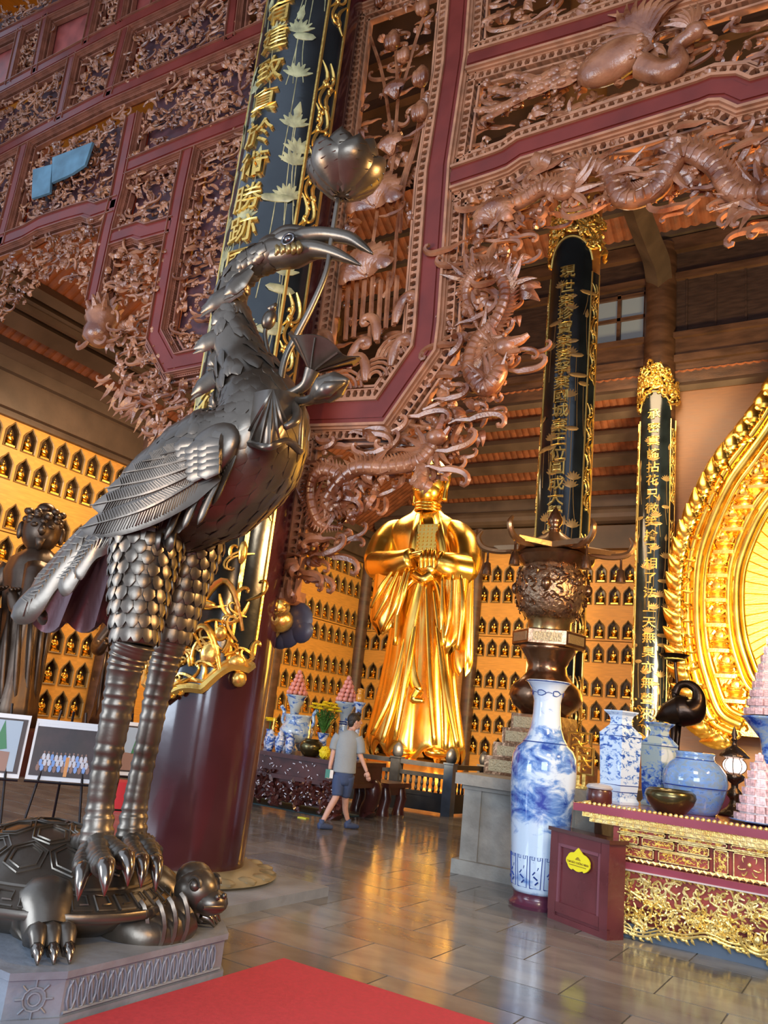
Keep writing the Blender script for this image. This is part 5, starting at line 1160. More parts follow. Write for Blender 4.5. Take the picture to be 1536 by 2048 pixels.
# offering pyramids
PINK = mat('pink_wrapper', (.78, .5, .5), .35, var=.35, vs=40, rnd=.1, coat=.3); WHT = mat('pale_packet', (.72, .66, .66), .4, var=.2, vs=30, rnd=.08)
def packet_pyramid(name, label, x, y, z, base_r, h, n_rows, s, group):
    t = thing(name, label, 'offering stack', (x, y, z)); m = MB(); m.box((0, 0, 0), (s * .95, s * .6, s * .8)); m.box((0, -s * .31, 0), (s * .45, s * .03, s * .4)); first = None
    for r in range(n_rows):
        rr = base_r * (1 - r / n_rows) + .01; n = max(1, int(2 * pi * rr / s))
        for j in range(n):
            a = 2 * pi * (j + .5 * (r % 2)) / n; 
            if cos(a - atan2(-y, -x)) < -.25: continue
            if first is None: first = m.build('packet', PINK, t, local=False); o = first
            else: o = first.copy(); COL.objects.link(o); o.parent = t
            o.location = (rr * cos(a), rr * sin(a), s * .4 + r * h / n_rows); o.rotation_euler = (random.Random(r * 31 + j).uniform(-.08, .08), 0, a + pi / 2)
    m = MB(); m.lathe([(base_r * 1.0, 0), (base_r * .85, h * .3), (base_r * .4, h * .75), (.01, h)], (x, y, z), n=12); m.build('inner_stack', WHT, t)
    return t
packet_pyramid('offering_pyramid', 'stack of pink wrapped packets on a low plate at the altar right edge', -1.02, 8.72, TZ_ + .03, .2, .62, 8, .075, 'g')
m = MB(); m.lathe([(.12, 0), (.26, .02), (.28, .03)], (-1.02, 8.72, TZ_), n=28); tag(m.build('offering_plate', cobalt('crackle_print'), smooth='all'), 'low blue-grey plate under the pink packets on the altar', 'plate')
t = thing('candlestick_vase', 'tall grey-blue trumpet vase carrying a packet pyramid beyond the altar', 'vase', (-.98, 9.6, TZ_)); m = MB(); m.lathe([(.22, 0), (.24, .04), (.14, .12), (.12, .3), (.2, .42), (.12, .55), (.14, .8), (.3, 1.0), (.33, 1.02), (.3, 1.03)], (-.98, 9.6, TZ_), n=32); m.build('vase_body', cobalt('grey_cobalt', 6, base=(.35, .45, .52)), t, smooth='all')
packet_pyramid('offering_pyramid', 'white and pink packet pyramid on the tall trumpet vase', -.98, 9.6, TZ_ + 1.04, .26, .85, 9, .085, 'g')
for (px_, py_, c1, lb) in ((1514, 1632, (.45, .25, .6), 'lilac'), ):
    q = onT(px_, py_); t = thing('sutra_booklet', 'stack of lilac and yellow booklets on the altar front edge', 'booklets', (q[0], q[1], TZ_))
    for i, (c_, w_) in enumerate((((.75, .7, .6), .24), ((.45, .25, .6), .25))): m = MB(); m.box((q[0], q[1], TZ_ + .02 + i * .035), (w_, .14, .032), rz=.05 * i); m.build('booklet', mat('booklet_%d' % i if False else ('cream_paper', 'lilac_paper')[i], c_, .5), t)
    m = MB(); m.box((q[0] + .12, q[1] - .01, TZ_ + .04), (.02, .15, .076)); m.build('yellow_spine', mat('yellow_spine_paper', (.85, .7, .1), .5), t)
# lidded food boxes at the left end
x, y = -2.44, 8.36
t = thing('lidded_box', 'low dark red lidded box with clear cover at the left end of the altar', 'box', (x, y, TZ_)); m = MB(); m.lathe([(.11, 0), (.125, .02), (.125, .12), (.11, .14)], (x, y, TZ_), n=28); m.build('box', DWOOD, t, smooth=50); m = MB(); m.lathe([(.125, .14), (.13, .155), (.11, .18), (.05, .19), (.0, .195)], (x, y, TZ_), n=28); m.build('lid', mat('clear_lid', (.5, .5, .52), .1, .2), t, smooth=50)
# little bronze crane candle holder
q0 = np.array([-1.98 * 1.08, 10.5, 1.3]); DKB = mat('black_bronze', (.045, .03, .022), .3, .85, bump=.2, bs=14)
bc = thing('bronze_crane', 'small dark bronze crane with coiled neck carrying a lotus candle cup', 'candle holder', tuple(PY(1350, 1570, 10.6)))
k_ = lambda x, y, dy=0: PY(x, y, 10.6 + dy)
m = MB(); bpts = spline([k_(1312, 1438), k_(1335, 1428), k_(1362, 1422), k_(1385, 1420), k_(1397, 1402), k_(1393, 1380), k_(1376, 1368), k_(1358, 1372), k_(1350, 1388)], 6); m.tube(bpts, [.02, .13, .2, .17, .09, .06, .05, .045, .05], n=14); m.tube([k_(1350, 1380), k_(1346, 1402)], [.05, .01], n=7); m.build('body', DKB, bc, smooth='all')
for s, dy in ((1348, -.06), (1356, .08)): m = MB(); m.tube([k_(s, 1440, dy), k_(s - 2, 1490, dy), np.array([k_(s - 3, 1560, dy)[0], 10.6 + dy, 1.3])], [.05, .03, .03], n=8); m.build('leg', DKB, bc, smooth='all')
m = MB(); m.tube([k_(1355, 1372), k_(1352, 1345), k_(1350, 1322)], .02, n=7); m.lathe([(.02, 0), (.1, .03), (.17, .09), (.18, .1), (.12, .085)], tuple(k_(1349, 1325)), n=20); m.build('candle_cup', DKB, bc, smooth=60)
m = MB(); m.ell(k_(1349, 1318), (.13, .13, .025), nu=12, nv=5); m.build('wax', mat('yellow_wax', (.7, .6, .1), .5), bc)
# ---------------- stone pedestal and bronze lantern
sp = thing('stone_altar', 'weathered grey stone block altar under the bronze lantern', 'pedestal', (-3.6, 10.4, 0)); sx0, sx1, sy0, sy1 = -4.42, -2.85, 9.55, 11.6
for nm, a, b in (('body', (sx0, sy0, .12), (sx1, sy1, 1.0)), ('base_course', (sx0 - .1, sy0 - .1, 0), (sx1 + .1, sy1 + .1, .16)), ('top_slab', (sx0 - .12, sy0 - .12, 1.02), (sx1 + .12, sy1 + .12, 1.15)), ('cornice', (sx0 - .05, sy0 - .05, .97), (sx1 + .05, sy1 + .05, 1.03)), ('corner_pier', (sx0 - .03, sy0 - .03, .16), (sx0 + .2, sy0 + .2, .98)), ('corner_pier', (sx1 - .2, sy0 - .03, .16), (sx1 + .03, sy0 + .2, .98))): bx(nm, a, b, STONE, sp)
lx, ly = -3.92, 10.75
ln = thing('bronze_lantern', 'large brown bronze censer lantern with pierced globe and upturned roof', 'lantern', (lx, ly, 1.15))
for i, (z0, z1, h) in enumerate(((1.15, 1.38, .58), (1.36, 1.56, .5), (1.55, 1.76, .42), (1.74, 1.96, .34))):
    o = bx('base_step', (lx - h, ly - h, z0), (lx + h, ly + h, z1), BRONZE2, ln)
    for s in (-.5, .5):
        m = MB(); m.b2((lx + s * h - h * .38, ly - h - .012, z0 + .04), (lx + s * h + h * .38, ly - h, z1 - .04)); m.build('inset_plate', mat('pale_worn_bronze', (.42, .34, .2), .35, .7, bump=.6, bs=40), o)
m = MB(); m.lathe([(.3, 1.95), (.33, 2.0), (.44, 2.08), (.5, 2.2), (.47, 2.33), (.36, 2.43), (.28, 2.52), (.26, 2.62), (.3, 2.72), (.37, 2.82), (.42, 2.9)], (lx, ly, 0), n=36); m.build('bulb_stem', BRONZE2, ln, smooth='all')
m = MB(); m.lathe([(.47, 2.88), (.5, 2.9), (.5, 3.08), (.47, 3.1)], (lx, ly, 0), n=6, a0=.3); o = m.build('hexagonal_collar', BRONZE2, ln)
for i in range(6):
    a = .3 + pi / 6 + i * pi / 3; m = MB(); R_ = .5 * cos(pi / 6) + .004; m.box((lx + R_ * cos(a), ly + R_ * sin(a), 2.99), (.012, .38, .12), rz=a); m.build('inset_plate', MATS['pale_worn_bronze'], o)
m = MB(); m.lathe([(.3, 3.08), (.3, 3.24), (.34, 3.28)], (lx, ly, 0), n=32); m.build('neck', mat('worn_brass', (.45, .32, .14), .25, .9), ln, smooth=50)
m = MB(); m.lathe([(.32, 3.26), (.42, 3.38), (.485, 3.55), (.5, 3.7), (.475, 3.86), (.42, 3.98), (.4, 4.02)], (lx, ly, 0), n=40); gl = m.build('globe', mat('pierced_bronze', (.3, .19, .12), .28, .85, bump=1.0, bs=22, col2=(.45, .32, .2), vs=20), ln, smooth='all')
m = MB(); rnd = random.Random(8)
for i in range(260):
    a = rnd.uniform(0, 2 * pi); z = rnd.uniform(3.32, 3.97); R_ = np.interp(z, [3.26, 3.38, 3.55, 3.7, 3.86, 3.98], [.32, .42, .485, .5, .475, .42]); q, w_ = curl2((0, 0), rnd.uniform(0, 6.28), .13, rnd.choice((-1, 1)), .013, 7)
    m.tube([(lx + (R_ + .008) * cos(a + u[0] / R_), ly + (R_ + .008) * sin(a + u[0] / R_), z + u[1]) for u in q], w_, n=4)
m.build('pierced_scrollwork', BRONZE2, gl, smooth=60, kind='stuff')
for i in range(4): a = i * pi / 2 + .2; m = MB(); m.ell((lx + .5 * cos(a), ly + .5 * sin(a), 3.7), (.07, .07, .09), nu=10, nv=7); m.build('lion_boss', BRONZE2, gl, smooth='all')
m = MB(); m.lathe([(.4, 4.0), (.46, 4.06), (.52, 4.14), (.5, 4.2)], (lx, ly, 0), n=12)
m.build('lotus_rim', BRONZE2, ln, smooth=30)
m = MB(); n = 6
for i in range(n):
    a = .3 + i * pi / 3; tip = np.array([lx + 1.0 * cos(a), ly + 1.0 * sin(a), 4.26]); m.tube(spline([(lx + .45 * cos(a), ly + .45 * sin(a), 4.27), (lx + .75 * cos(a), ly + .75 * sin(a), 4.22), tip, tip + np.array([.09 * cos(a), .09 * sin(a), .14]), tip + np.array([.04 * cos(a), .04 * sin(a), .25])], 5), [.05, .05, .05, .045, .04, .02], n=7)
V = []
for k, (R_, z) in enumerate(((.06, 4.56), (.2, 4.46), (.36, 4.33), (.55, 4.27), (.55, 4.2), (.2, 4.2))):
    for i in range(24):
        a = .3 + i * 2 * pi / 24; c_ = abs(((i % 4) - 2) / 2.0); e = R_ * (1 + (.55 * c_ ** 2 if k in (3, 4) else .12 * c_ ** 2)); V.append((lx + e * cos(a), ly + e * sin(a), z + (.0 if k < 2 else .03 * c_)))
F = [(k * 24 + i, k * 24 + (i + 1) % 24, (k + 1) * 24 + (i + 1) % 24, (k + 1) * 24 + i) for k in range(5) for i in range(24)]
m.add(V, F); m.build('roof', mat('roof_bronze', (.4, .24, .12), .3, .85, bump=.15, bs=20), ln, smooth=35)
for i in range(6): a = .3 + i * pi / 3; m = MB(); c = (lx + .93 * cos(a), ly + .93 * sin(a)); m.lathe([(.015, 4.2), (.02, 4.05), (.05, 4.03), (.07, 3.9), (.075, 3.86)], (c[0], c[1], 0), n=10); m.build('wind_bell', BRONZE2, ln, smooth=60)
m = MB(); m.lathe([(.07, 4.55), (.09, 4.58), (.06, 4.61), (.1, 4.66), (.11, 4.72), (.07, 4.82), (.0, 4.93)], (lx, ly, 0), n=20); m.build('finial', BRONZE2, ln, smooth='all')
for (px_, py_, w_, h_, Yp) in ((1160, 1488, .28, .26, 10.0), (1170, 1522, .2, .3, 9.72)):
    q = PY(px_, py_, Yp); t = thing('gilt_plaque', ('square' if h_ < .28 else 'upright') + ' gilt openwork plaque beside the lantern base', 'plaque', (q[0], q[1], 1.15)); m = MB()
    zc = q[2]; 
    m.tube([(q[0] + w_ / 2 * a, q[1], zc + h_ / 2 * b) for a, b in ((-1, -1), (1, -1), (1, 1), (-1, 1), (-1, -1))], .02, n=5)
    for i in range(6): u, ww = curl2((q[0], zc), i * 1.05, .16, 1, .015, 9); m.tube([(c_[0], q[1], c_[1]) for c_ in u], ww, n=4)
    m.b2((q[0] - .02, q[1] - .02, 1.15), (q[0] + .02, q[1] + .02, zc - h_ / 2)); m.b2((q[0] - .1, q[1] - .06, 1.15), (q[0] + .1, q[1] + .06, 1.18)); m.build('plaque', GILT, t, smooth=60)
# ---------------- golden mandorla behind the great buddha
MY = 23.8
ml = thing('golden_mandorla', 'vast golden flame-edged mandorla with a band of small seated buddhas', 'mandorla', (-.6, MY, 1))
ctr = PY(1700, 1180, MY); cxm = -.9
edge_px = [(1400, 1470), (1372, 1400), (1352, 1320), (1345, 1220), (1352, 1110), (1380, 1020), (1425, 925), (1475, 855), (1520, 790), (1560, 710)]
E_ = [PY(x, y, MY) for x, y in edge_px]; E2 = np.array([(e[0], e[2]) for e in E_]); E2 = np.vstack([[(PY(1450, 1500, MY)[0], PY(1450, 1500, MY)[2])], E2, [(cxm - .55, E2[-1][1] + 1.1), (cxm, E2[-1][1] + 2.2)]])
ES = spline(np.c_[E2, np.zeros(len(E2))], 8)[:, :2]; cz = 6.0; cc = np.array([cxm, cz])
def ring_pt(i, k): return cc + (ES[i] - cc) * k
full = lambda k: [tuple(ring_pt(i, k)) for i in range(len(ES))] + [(2 * cxm - ring_pt(i, k)[0], ring_pt(i, k)[1]) for i in range(len(ES) - 2, -1, -1)]
t3 = lambda x, z, d: np.array([x, MY - d, z])
m = MB(); m.prism(full(.9), t3, -.25, 0); m.build('back_plate', GOLDR, ml)
for k, r in ((.9, .12), (.84, .16), (.79, .1), (.64, .12), (.59, .16), (.55, .08)):
    m = MB(); m.tube([t3(*p_, .03) for p_ in full(k)], r, n=6); m.build('moulded_band', GOLD, ml, smooth='all')
m = MB(); m.prism(full(.56), t3, 0, .06); ip = m.build('inner_field', mat('hammered_gold', (1.0, .58, .1), .45, .8, bump=.9, bs=9, stretch=(.6, 1, 3)), ml)
m = MB()
for i in range(2, len(ES) - 2, 3): m.tube([t3(*ring_pt(i, k), .07) for k in np.linspace(.12, .55, 6)], .018, n=4)
m.build('ray', GOLD, ip)
rnd = random.Random(12); L_ = len(ES)
acc = np.concatenate([[0], np.cumsum(np.linalg.norm(np.diff(ES, axis=0), axis=1))]); 
def atL(s): return np.array([np.interp(s, acc, ES[:, 0]), np.interp(s, acc, ES[:, 1])])
s = .2
while s < acc[-1] - .6:
    p0 = atL(s); tg = atL(s + .3) - p0; tg /= np.linalg.norm(tg); nv = (p0 - cc) / np.linalg.norm(p0 - cc)
    for mir in (1, -1):
        if mir == -1 and p0[0] > cxm - .3: continue
        m = MB(); X = lambda v: t3(v[0] if mir == 1 else 2 * cxm - v[0], v[1], .06)
        base = cc + (p0 - cc) * .93
        for (a, L, w_, o) in ((0, .62, .25, 0), (.45, .5, .2, .14), (-.35, .42, .2, -.14), (.15, .5, .18, .26)):
            b = base + tg * o; d = nv * cos(a) + tg * (sin(a) + .75); d /= np.linalg.norm(d); q = [b, b + (nv * .6 + tg * .2) * L * .35, b + d * L * .7, b + d * L + tg * L * .15]; m.tube([X(v) for v in spline(q, 4)], np.array([.8, 1.05, 1, .55, .08]) * w_, n=6, flat=.7, fn=(0, -1, 0))
        for j in range(3): q, ww = curl2(base + tg * rnd.uniform(-.2, .2), rnd.uniform(0, 6.28), .4, rnd.choice((-1, 1)), .05, 8); m.tube([X(v) + np.array([0, -.08, 0]) for v in q], ww, n=5)
        m.build('flame_crest', GOLD, ml, smooth=60)
    s += .52
m = MB()
for i in range(420):
    s = rnd.uniform(0, acc[-1]); k = rnd.choice((rnd.uniform(.82, .9), rnd.uniform(.64, .78))); p0 = cc + (atL(s) - cc) * k; q, ww = curl2(p0, rnd.uniform(0, 6.28), rnd.uniform(.2, .4), rnd.choice((-1, 1)), .04, 8); m.tube([t3(v[0], v[1], .05) for v in q], ww, n=4)
m.build('gold_scroll_relief', GOLD, ml, smooth=60, kind='stuff')
bm = buddha_mb(); bmm = None; s = .9; k = 0
while s < acc[-1] - .5:
    p0 = cc + (atL(s) - cc) * .71
    if bmm is None: o = bm.build('seated_buddha', GOLDR, ml, smooth=True, local=False); bmm = o
    else: o = bmm.copy(); COL.objects.link(o); o.parent = ml
    o.location = (p0[0] - (-.6), -.1, p0[1] - .3 - 1); o.scale = (2.0, 1.7, 2.0); s += .98
# shrine base below
# ================================================================ GREAT GOLDEN STANDING STATUE
GY = 19.0
def G(x, y, dy=0.0): return PY(x, y, GY + dy)
def pxm(y, x=840): q = G(x, y); return FPX / float((q - C0) @ CF)
gs = thing('golden_statue', 'colossal golden standing monk statue in pleated robe behind the dark fence', 'statue', tuple(G(832, 1500)))
rows = [(1508, 829, 97, .10), (1496, 829, 106, .11), (1470, 830, 103, .10), (1430, 833, 94, .09), (1380, 836, 84, .085), (1320, 839, 74, .075), (1260, 842, 67, .06), (1200, 845, 62, .05), (1160, 846, 60, .03), (1130, 847, 66, .015), (1100, 849, 76, .012), (1078, 850, 81, .01), (1062, 851, 78, .01), (1050, 852, 72, .008), (1040, 853, 58, .005), (1030, 854, 38, 0), (1015, 855, 25, 0)]
ys = np.array([r[0] for r in rows][::-1], float); fr_ = lambda k, y: np.interp(y, ys, [r[k] for r in rows][::-1])
m = MB(); n = 120; V = []; yy = list(np.linspace(1508, 1012, 60))
def fold(a, y):
    k = (y - 1150) / 350; k = max(0, k); 
    return (abs(sin(5 * a + .3 * sin(3 * a))) ** .5 * 1.05 + .1 * sin(13 * a + 2 * k))
for y in yy:
    c = G(fr_(1, y), y); R_ = fr_(2, y) / pxm(y); A_ = fr_(3, y)
    for j in range(n):
        a = 2 * pi * j / n; r = R_ * (1 - A_ * 1.3 + A_ * 1.6 * fold(a, y)); z = c[2] + (.16 * sin(11 * a) * max(0, (y - 1465) / 40) * 1.0)
        V.append((c[0] + r * cos(a), c[1] + r * .62 * sin(a), z))
F = [(i * n + j, i * n + (j + 1) % n, (i + 1) * n + (j + 1) % n, (i + 1) * n + j) for i in range(len(yy) - 1) for j in range(n)]
F.append(tuple((len(yy) - 1) * n + j for j in range(n))); m.add(V, F); m.build('robe', GOLD, gs, smooth='all')
def GS(pts, k=6): return spline([G(*p) for p in pts], k)
def gt(name, pts, r, n=14, flat=1.0, fn=None, k=6): m = MB(); m.tube(GS(pts, k), r, n=n, flat=flat, fn=fn); return m.build(name, GOLD, gs, smooth='all')
# head
m = MB(); hc = G(862, 965, -.05); m.ell(hc, (.5, .54, .7), nu=32, nv=20); m.ell(hc + np.array([0, -.08, -.28]), (.43, .47, .44), nu=28, nv=16)
fx = np.array([-.25, -.97, 0]); 
m.tube([hc + fx * .5 + (0, 0, .12), hc + fx * .62 + (0, 0, -.05), hc + fx * .7 + (0, 0, -.16), hc + fx * .55 + (0, 0, -.2)], [.05, .07, .1, .05], n=8)
sdv = np.array([.97, -.25, 0])
for s in (-1, 1):
    m.tube(spline([hc + fx * .52 + sdv * s * .07 + (0, 0, .17), hc + fx * .5 + sdv * s * .22 + (0, 0, .22), hc + fx * .38 + sdv * s * .38 + (0, 0, .14)], 4), [.025, .035, .02], n=6)
    m.ell(hc + fx * .45 + sdv * s * .2 + (0, 0, .07), (.11, .08, .045), nu=10, nv=6)
m.tube(spline([hc + fx * .5 + sdv * -.17 + (0, 0, -.33), hc + fx * .56 + (0, 0, -.31), hc + fx * .5 + sdv * .17 + (0, 0, -.33)], 4), [.02, .045, .02], n=6); m.tube(spline([hc + fx * .5 + sdv * -.13 + (0, 0, -.37), hc + fx * .55 + (0, 0, -.38), hc + fx * .5 + sdv * .13 + (0, 0, -.37)], 4), [.02, .045, .02], n=6)
for k in range(3): m.tube([hc + np.array([.34 * cos(a), .32 * sin(a) - .03, -.68 - k * .09]) for a in np.linspace(0, 2 * pi, 25)], .05, n=6, cap=False)
m.build('head', GOLD, gs, smooth='all')
for s in (-1, 1):
    m = MB(); e = hc + sdv * s * .52 + np.array([0, .02, -.05]); m.tube(spline([e + (0, 0, .28), e + sdv * s * .1 + (0, 0, .22), e + sdv * s * .12 + (0, 0, .0), e + sdv * s * .05 + (0, 0, -.25), e + sdv * s * .02 + (0, 0, -.55)], 4), [.05, .07, .06, .07, .1], n=8); m.tube([e + (0, 0, .2), e + (0, 0, -.5)], [.05, .05], n=6); m.build('ear', GOLD, gs, smooth='all')
# collar, lapels and breast panel
for x0, x1, x2 in ((838, 826, 800), (872, 884, 900)): gt('lapel', [(x0, 1028, -.45), ((x0 + x1) / 2, 1060, -.95), (x1, 1110, -1.0), ((x1 * 2 + 847) / 3, 1150, -.85)], [.12, .14, .14, .1], flat=.5, fn=(0, -1, 0))
m = MB(); a, b = G(838, 1050, -.98), G(872, 1100, -1.02); 
m.box(((a[0] + b[0]) / 2, a[1], (a[2] + b[2]) / 2), (b[0] - a[0], .1, a[2] - b[2])); o = m.build('breast_panel', GOLD, gs)
m = MB()
for i in range(5):
    for j in range(7): m.box((a[0] + (i + .5) * (b[0] - a[0]) / 5, a[1] - .06, b[2] + (j + .5) * (a[2] - b[2]) / 7), (.05, .03, .05))
m.build('relief_studs', GOLD, o, kind='stuff')
# arms, hands
gt('upper_arm', [(815, 1058, 0), (790, 1064, -.05), (770, 1088, -.2), (757, 1120, -.4), (756, 1140, -.5)], [.25, .36, .43, .42, .3], n=18); gt('upper_arm', [(885, 1058, 0), (910, 1066, -.05), (928, 1090, -.2), (933, 1125, -.35), (932, 1148, -.5)], [.25, .36, .43, .42, .3], n=18)
gt('forearm', [(754, 1130, -.5), (790, 1128, -.95), (826, 1116, -1.15)], [.4, .37, .27], n=16); gt('forearm', [(934, 1140, -.45), (900, 1132, -.9), (872, 1122, -1.15)], [.4, .37, .27], n=16)
for i in range(4):
    gt('finger', [(842 + i * 8.5, 1136, -1.22), (843 + i * 8.5, 1116, -1.3), (845 + i * 8.3, 1097 + abs(i - 1.5) * 3, -1.25)], [.075, .07, .045], n=8)
gt('palm', [(845, 1140, -1.1), (862, 1138, -1.15), (874, 1132, -1.1)], [.13, .17, .14], n=10); gt('thumb', [(872, 1130, -1.2), (882, 1118, -1.25), (886, 1104, -1.2)], [.09, .08, .05], n=8); gt('finger', [(820, 1112, -1.2), (836, 1108, -1.28), (846, 1104, -1.28)], [.09, .08, .05], n=8)
# hanging sleeves
def sleeve(name, top, bot, wt, wb, dy0, seed):
    m = MB(); (x0, y0), (x1, y1) = top, bot
    def fn(u, v):
        a = u * 2 * pi; x = x0 + (x1 - x0) * v; y = y0 + (y1 - y0) * v; c = G(x, y, dy0); w_ = (wt + (wb - wt) * v) / pxm(y); 
        rr = w_ * (1 + .09 * sin(5 * a + seed + 3 * v) * v + .04 * sin(11 * a)) * (1 if v < .85 else sqrt(max(0.0, 1 - ((v - .85) / .16) ** 2)))
        return c + np.array([rr * cos(a), .55 * rr * sin(a), .12 * sin(2 * a + seed) * v])
    m.grid(fn, 40, 24); m.build(name, GOLD, gs, smooth='all')
sleeve('sleeve', (790, 1122), (762, 1262), 40, 25, -.75, 0); sleeve('sleeve', (905, 1128), (897, 1300), 36, 24, -.65, 2); sleeve('outer_robe', (925, 1110), (925, 1345), 24, 20, -.1, 4); sleeve('outer_robe', (768, 1120), (770, 1235), 22, 18, -.1, 5)
for x0, y0, x1, y1, x2, y2 in ((800, 1135, 775, 1190, 748, 1240), (812, 1135, 795, 1200, 765, 1262), (820, 1138, 806, 1190, 785, 1255), (905, 1150, 900, 1230, 885, 1292), (885, 1150, 884, 1230, 880, 1280), (922, 1150, 925, 1220, 915, 1300), (790, 1135, 760, 1180, 742, 1215)): gt('sleeve_fold', [(x0, y0, -1.15), (x1, y1, -1.2), (x2, y2, -1.1)], [.04, .09, .05], n=8)
for pts in ([(846, 1155), (820, 1165), (800, 1200), (790, 1290)], [(850, 1155), (872, 1165), (884, 1210), (888, 1290)], [(840, 1160), (832, 1240), (815, 1340), (790, 1480)], [(852, 1160), (856, 1250), (862, 1380), (870, 1490)], [(835, 1165), (815, 1260), (785, 1380), (745, 1470)], [(866, 1170), (880, 1280), (898, 1400), (915, 1495)], [(825, 1210), (810, 1300), (790, 1400), (765, 1485)], [(872, 1240), (884, 1340), (892, 1420), (892, 1500)]):
    gt('pleat', [(x, y, -1.02 - .12 * (y > 1300) - .0012 * (y - 1150)) for x, y in pts], [.05, .08, .1, .07], n=8)
gt('sash', [(845, 1150, -1.1), (832, 1200, -1.15), (818, 1270, -1.2), (820, 1340, -1.25), (838, 1385, -1.3)], [.1, .16, .2, .2, .12], flat=.4, fn=(0, -1, 0)); gt('sash', [(838, 1378, -1.3), (828, 1398, -1.32), (848, 1402, -1.32)], [.14, .12, .06]); gt('knot', [(832, 1150, -1.15), (846, 1158, -1.25), (862, 1150, -1.15)], [.16, .12, .16])
for s, x in ((0, 795), (1, 862)): m = MB(); m.ell(G(x + 10, 1506, -.75), (.28, .4, .14), nu=14, nv=8); m.build('shoe', GOLD, gs, smooth='all')
c = G(832, 1510); pz_ = c[2]
sb = thing('rock_pedestal', 'amber gilded rock base carrying the golden statue behind the fence', 'pedestal', (c[0], GY, 0))
m = MB(); m.lathe([(1.55, 0), (1.5, .25), (1.25, .5), (1.3, .75), (1.1, pz_ - .12), (1.0, pz_ - .06)], (c[0], GY, 0), n=40, sy=.75, lobe=7, lobea=.05); m.build('rock', mat('amber_gold', (.55, .22, .04), .3, .85, bump=.4, bs=4), sb, smooth='all')
m = MB(); m.b2((c[0] - 2.3, GY - 1.7, 0), (c[0] + 2.3, GY + 1.6, .18)); m.build('step', WPAN, sb)
# ---------------- dark balustrade
FB = mat('black_stone', (.012, .013, .016), .42, var=.3, vs=6); FBB = mat('blue_black_stone', (.05, .07, .1), .32, var=.2, vs=5)
posts = [(-10.95, 14.85), (-9.77, 14.95), (-8.6, 15.05), (-7.44, 15.2), (-7.3, 16.5), (-7.16, 17.8)]
bl = thing('balustrade', 'low black stone balustrade with rounded posts around the golden statue', 'fence', (-8.6, 15.05, 0))
for i, (x, y) in enumerate(posts):
    m = MB(); m.box((x, y, .49), (.2, .2, .98)); m.box((x, y, .99), (.23, .23, .03)); o = m.build('post', FB if i != 3 else FBB, bl)
    m = MB(); m.lathe([(.07, 1.0), (.1, 1.03), (.115, 1.1), (.1, 1.2), (.04, 1.27), (0, 1.29)], (x, y, 0), n=16); m.build('lotus_finial', FB, o, smooth='all')
for (x0, y0), (x1, y1) in zip(posts[:-1], posts[1:]):
    a = np.array([x0, y0]); b = np.array([x1, y1]); L = np.linalg.norm(b - a); rot = atan2(y1 - y0, x1 - x0); c2 = (a + b) / 2
    for nm, z0, z1, th in (('handrail', .88, .97, .1), ('middle_rail', .68, .76, .09), ('bottom_rail', .32, .4, .09), ('solid_panel', .04, .33, .07)):
        m = MB(); m.box((c2[0], c2[1], (z0 + z1) / 2), (L - .2, th, z1 - z0), rz=rot); m.build(nm, FB, bl)
    for k in range(9):
        p_ = a + (b - a) * (k + .75) / 9.5; m = MB(); m.lathe([(.02, .4), (.035, .44), (.022, .5), (.035, .55), (.022, .62), (.03, .68)], (p_[0], p_[1], 0), n=7); m.build('baluster', FB, bl)
# ---------------- dark carved offering table, stool, rug
MOP = mat('mother_of_pearl', (.75, .72, .78), .15, .2, coat=.5)
tx0, tx1, ty0, ty1, tz = -10.6, -7.75, 11.75, 13.05, .94
tb_ = thing('carved_table', 'long dark carved hardwood table with pearl inlay carrying porcelain offerings', 'table', (-9.2, 12.3, 0))
bx('table_top', (tx0 - .1, ty0 - .08, tz - .07), (tx1 + .05, ty1 + .05, tz), DWOOD, tb_); bx('frieze', (tx0, ty0, tz - .35), (tx1, ty1, tz - .07), DWOOD, tb_); bx('waist_moulding', (tx0 - .06, ty0 - .07, tz - .42), (tx1 + .06, ty1, tz - .35), DWOOD, tb_)
rnd = random.Random(9); m = MB(); pl_ = MB()
for i in range(170):
    q, w_ = curl2((rnd.uniform(tx0, tx1), rnd.uniform(.2, tz - .44)), rnd.uniform(0, 6.28), rnd.uniform(.15, .3), rnd.choice((-1, 1)), .04, 8); m.tube([(u[0], ty0 - .02 - .06 * rnd.random(), max(.06, u[1])) for u in q], w_, n=4)
for i in range(150):
    z = rnd.uniform(.15, tz - .02); x = rnd.uniform(tx0, tx1); a = rnd.uniform(-1, 1); pl_.box((x, ty0 - (.09 if z < tz - .42 else .012), z), (.045 * rnd.uniform(.4, 1.2), .01, .014), M=rotm((0, 1, 0), a))
m.b2((tx0 + .25, ty0 + .03, .15), (tx1 - .2, ty0 + .1, tz - .4)); m.build('carved_apron', DWOOD, tb_, smooth=50, kind='stuff'); pl_.build('pearl_inlay', MOP, tb_, kind='stuff')
for x, y in ((tx0 + .15, ty0 + .1), (tx1 - .12, ty0 + .1), (tx1 - .12, ty1 - .15), (tx0 + .15, ty1 - .15)):
    m = MB(); m.tube(spline([(x, y, tz - .4), (x + .1, y - .05, .5), (x + .08, y - .03, .3), (x - .03, y, .1), (x + .03, y, .0)], 4), [.13, .16, .14, .13, .15], n=10); m.build('leg', DWOOD, tb_, smooth=60)
st = thing('carved_stool', 'low dark carved stool between the long table and the fence', 'stool', (-8.1, 13.6, 0)); bx('seat', (-8.6, 13.35, .5), (-7.75, 14.2, .58), DWOOD, st); bx('apron', (-8.5, 13.42, .36), (-7.85, 14.1, .5), DWOOD, st)
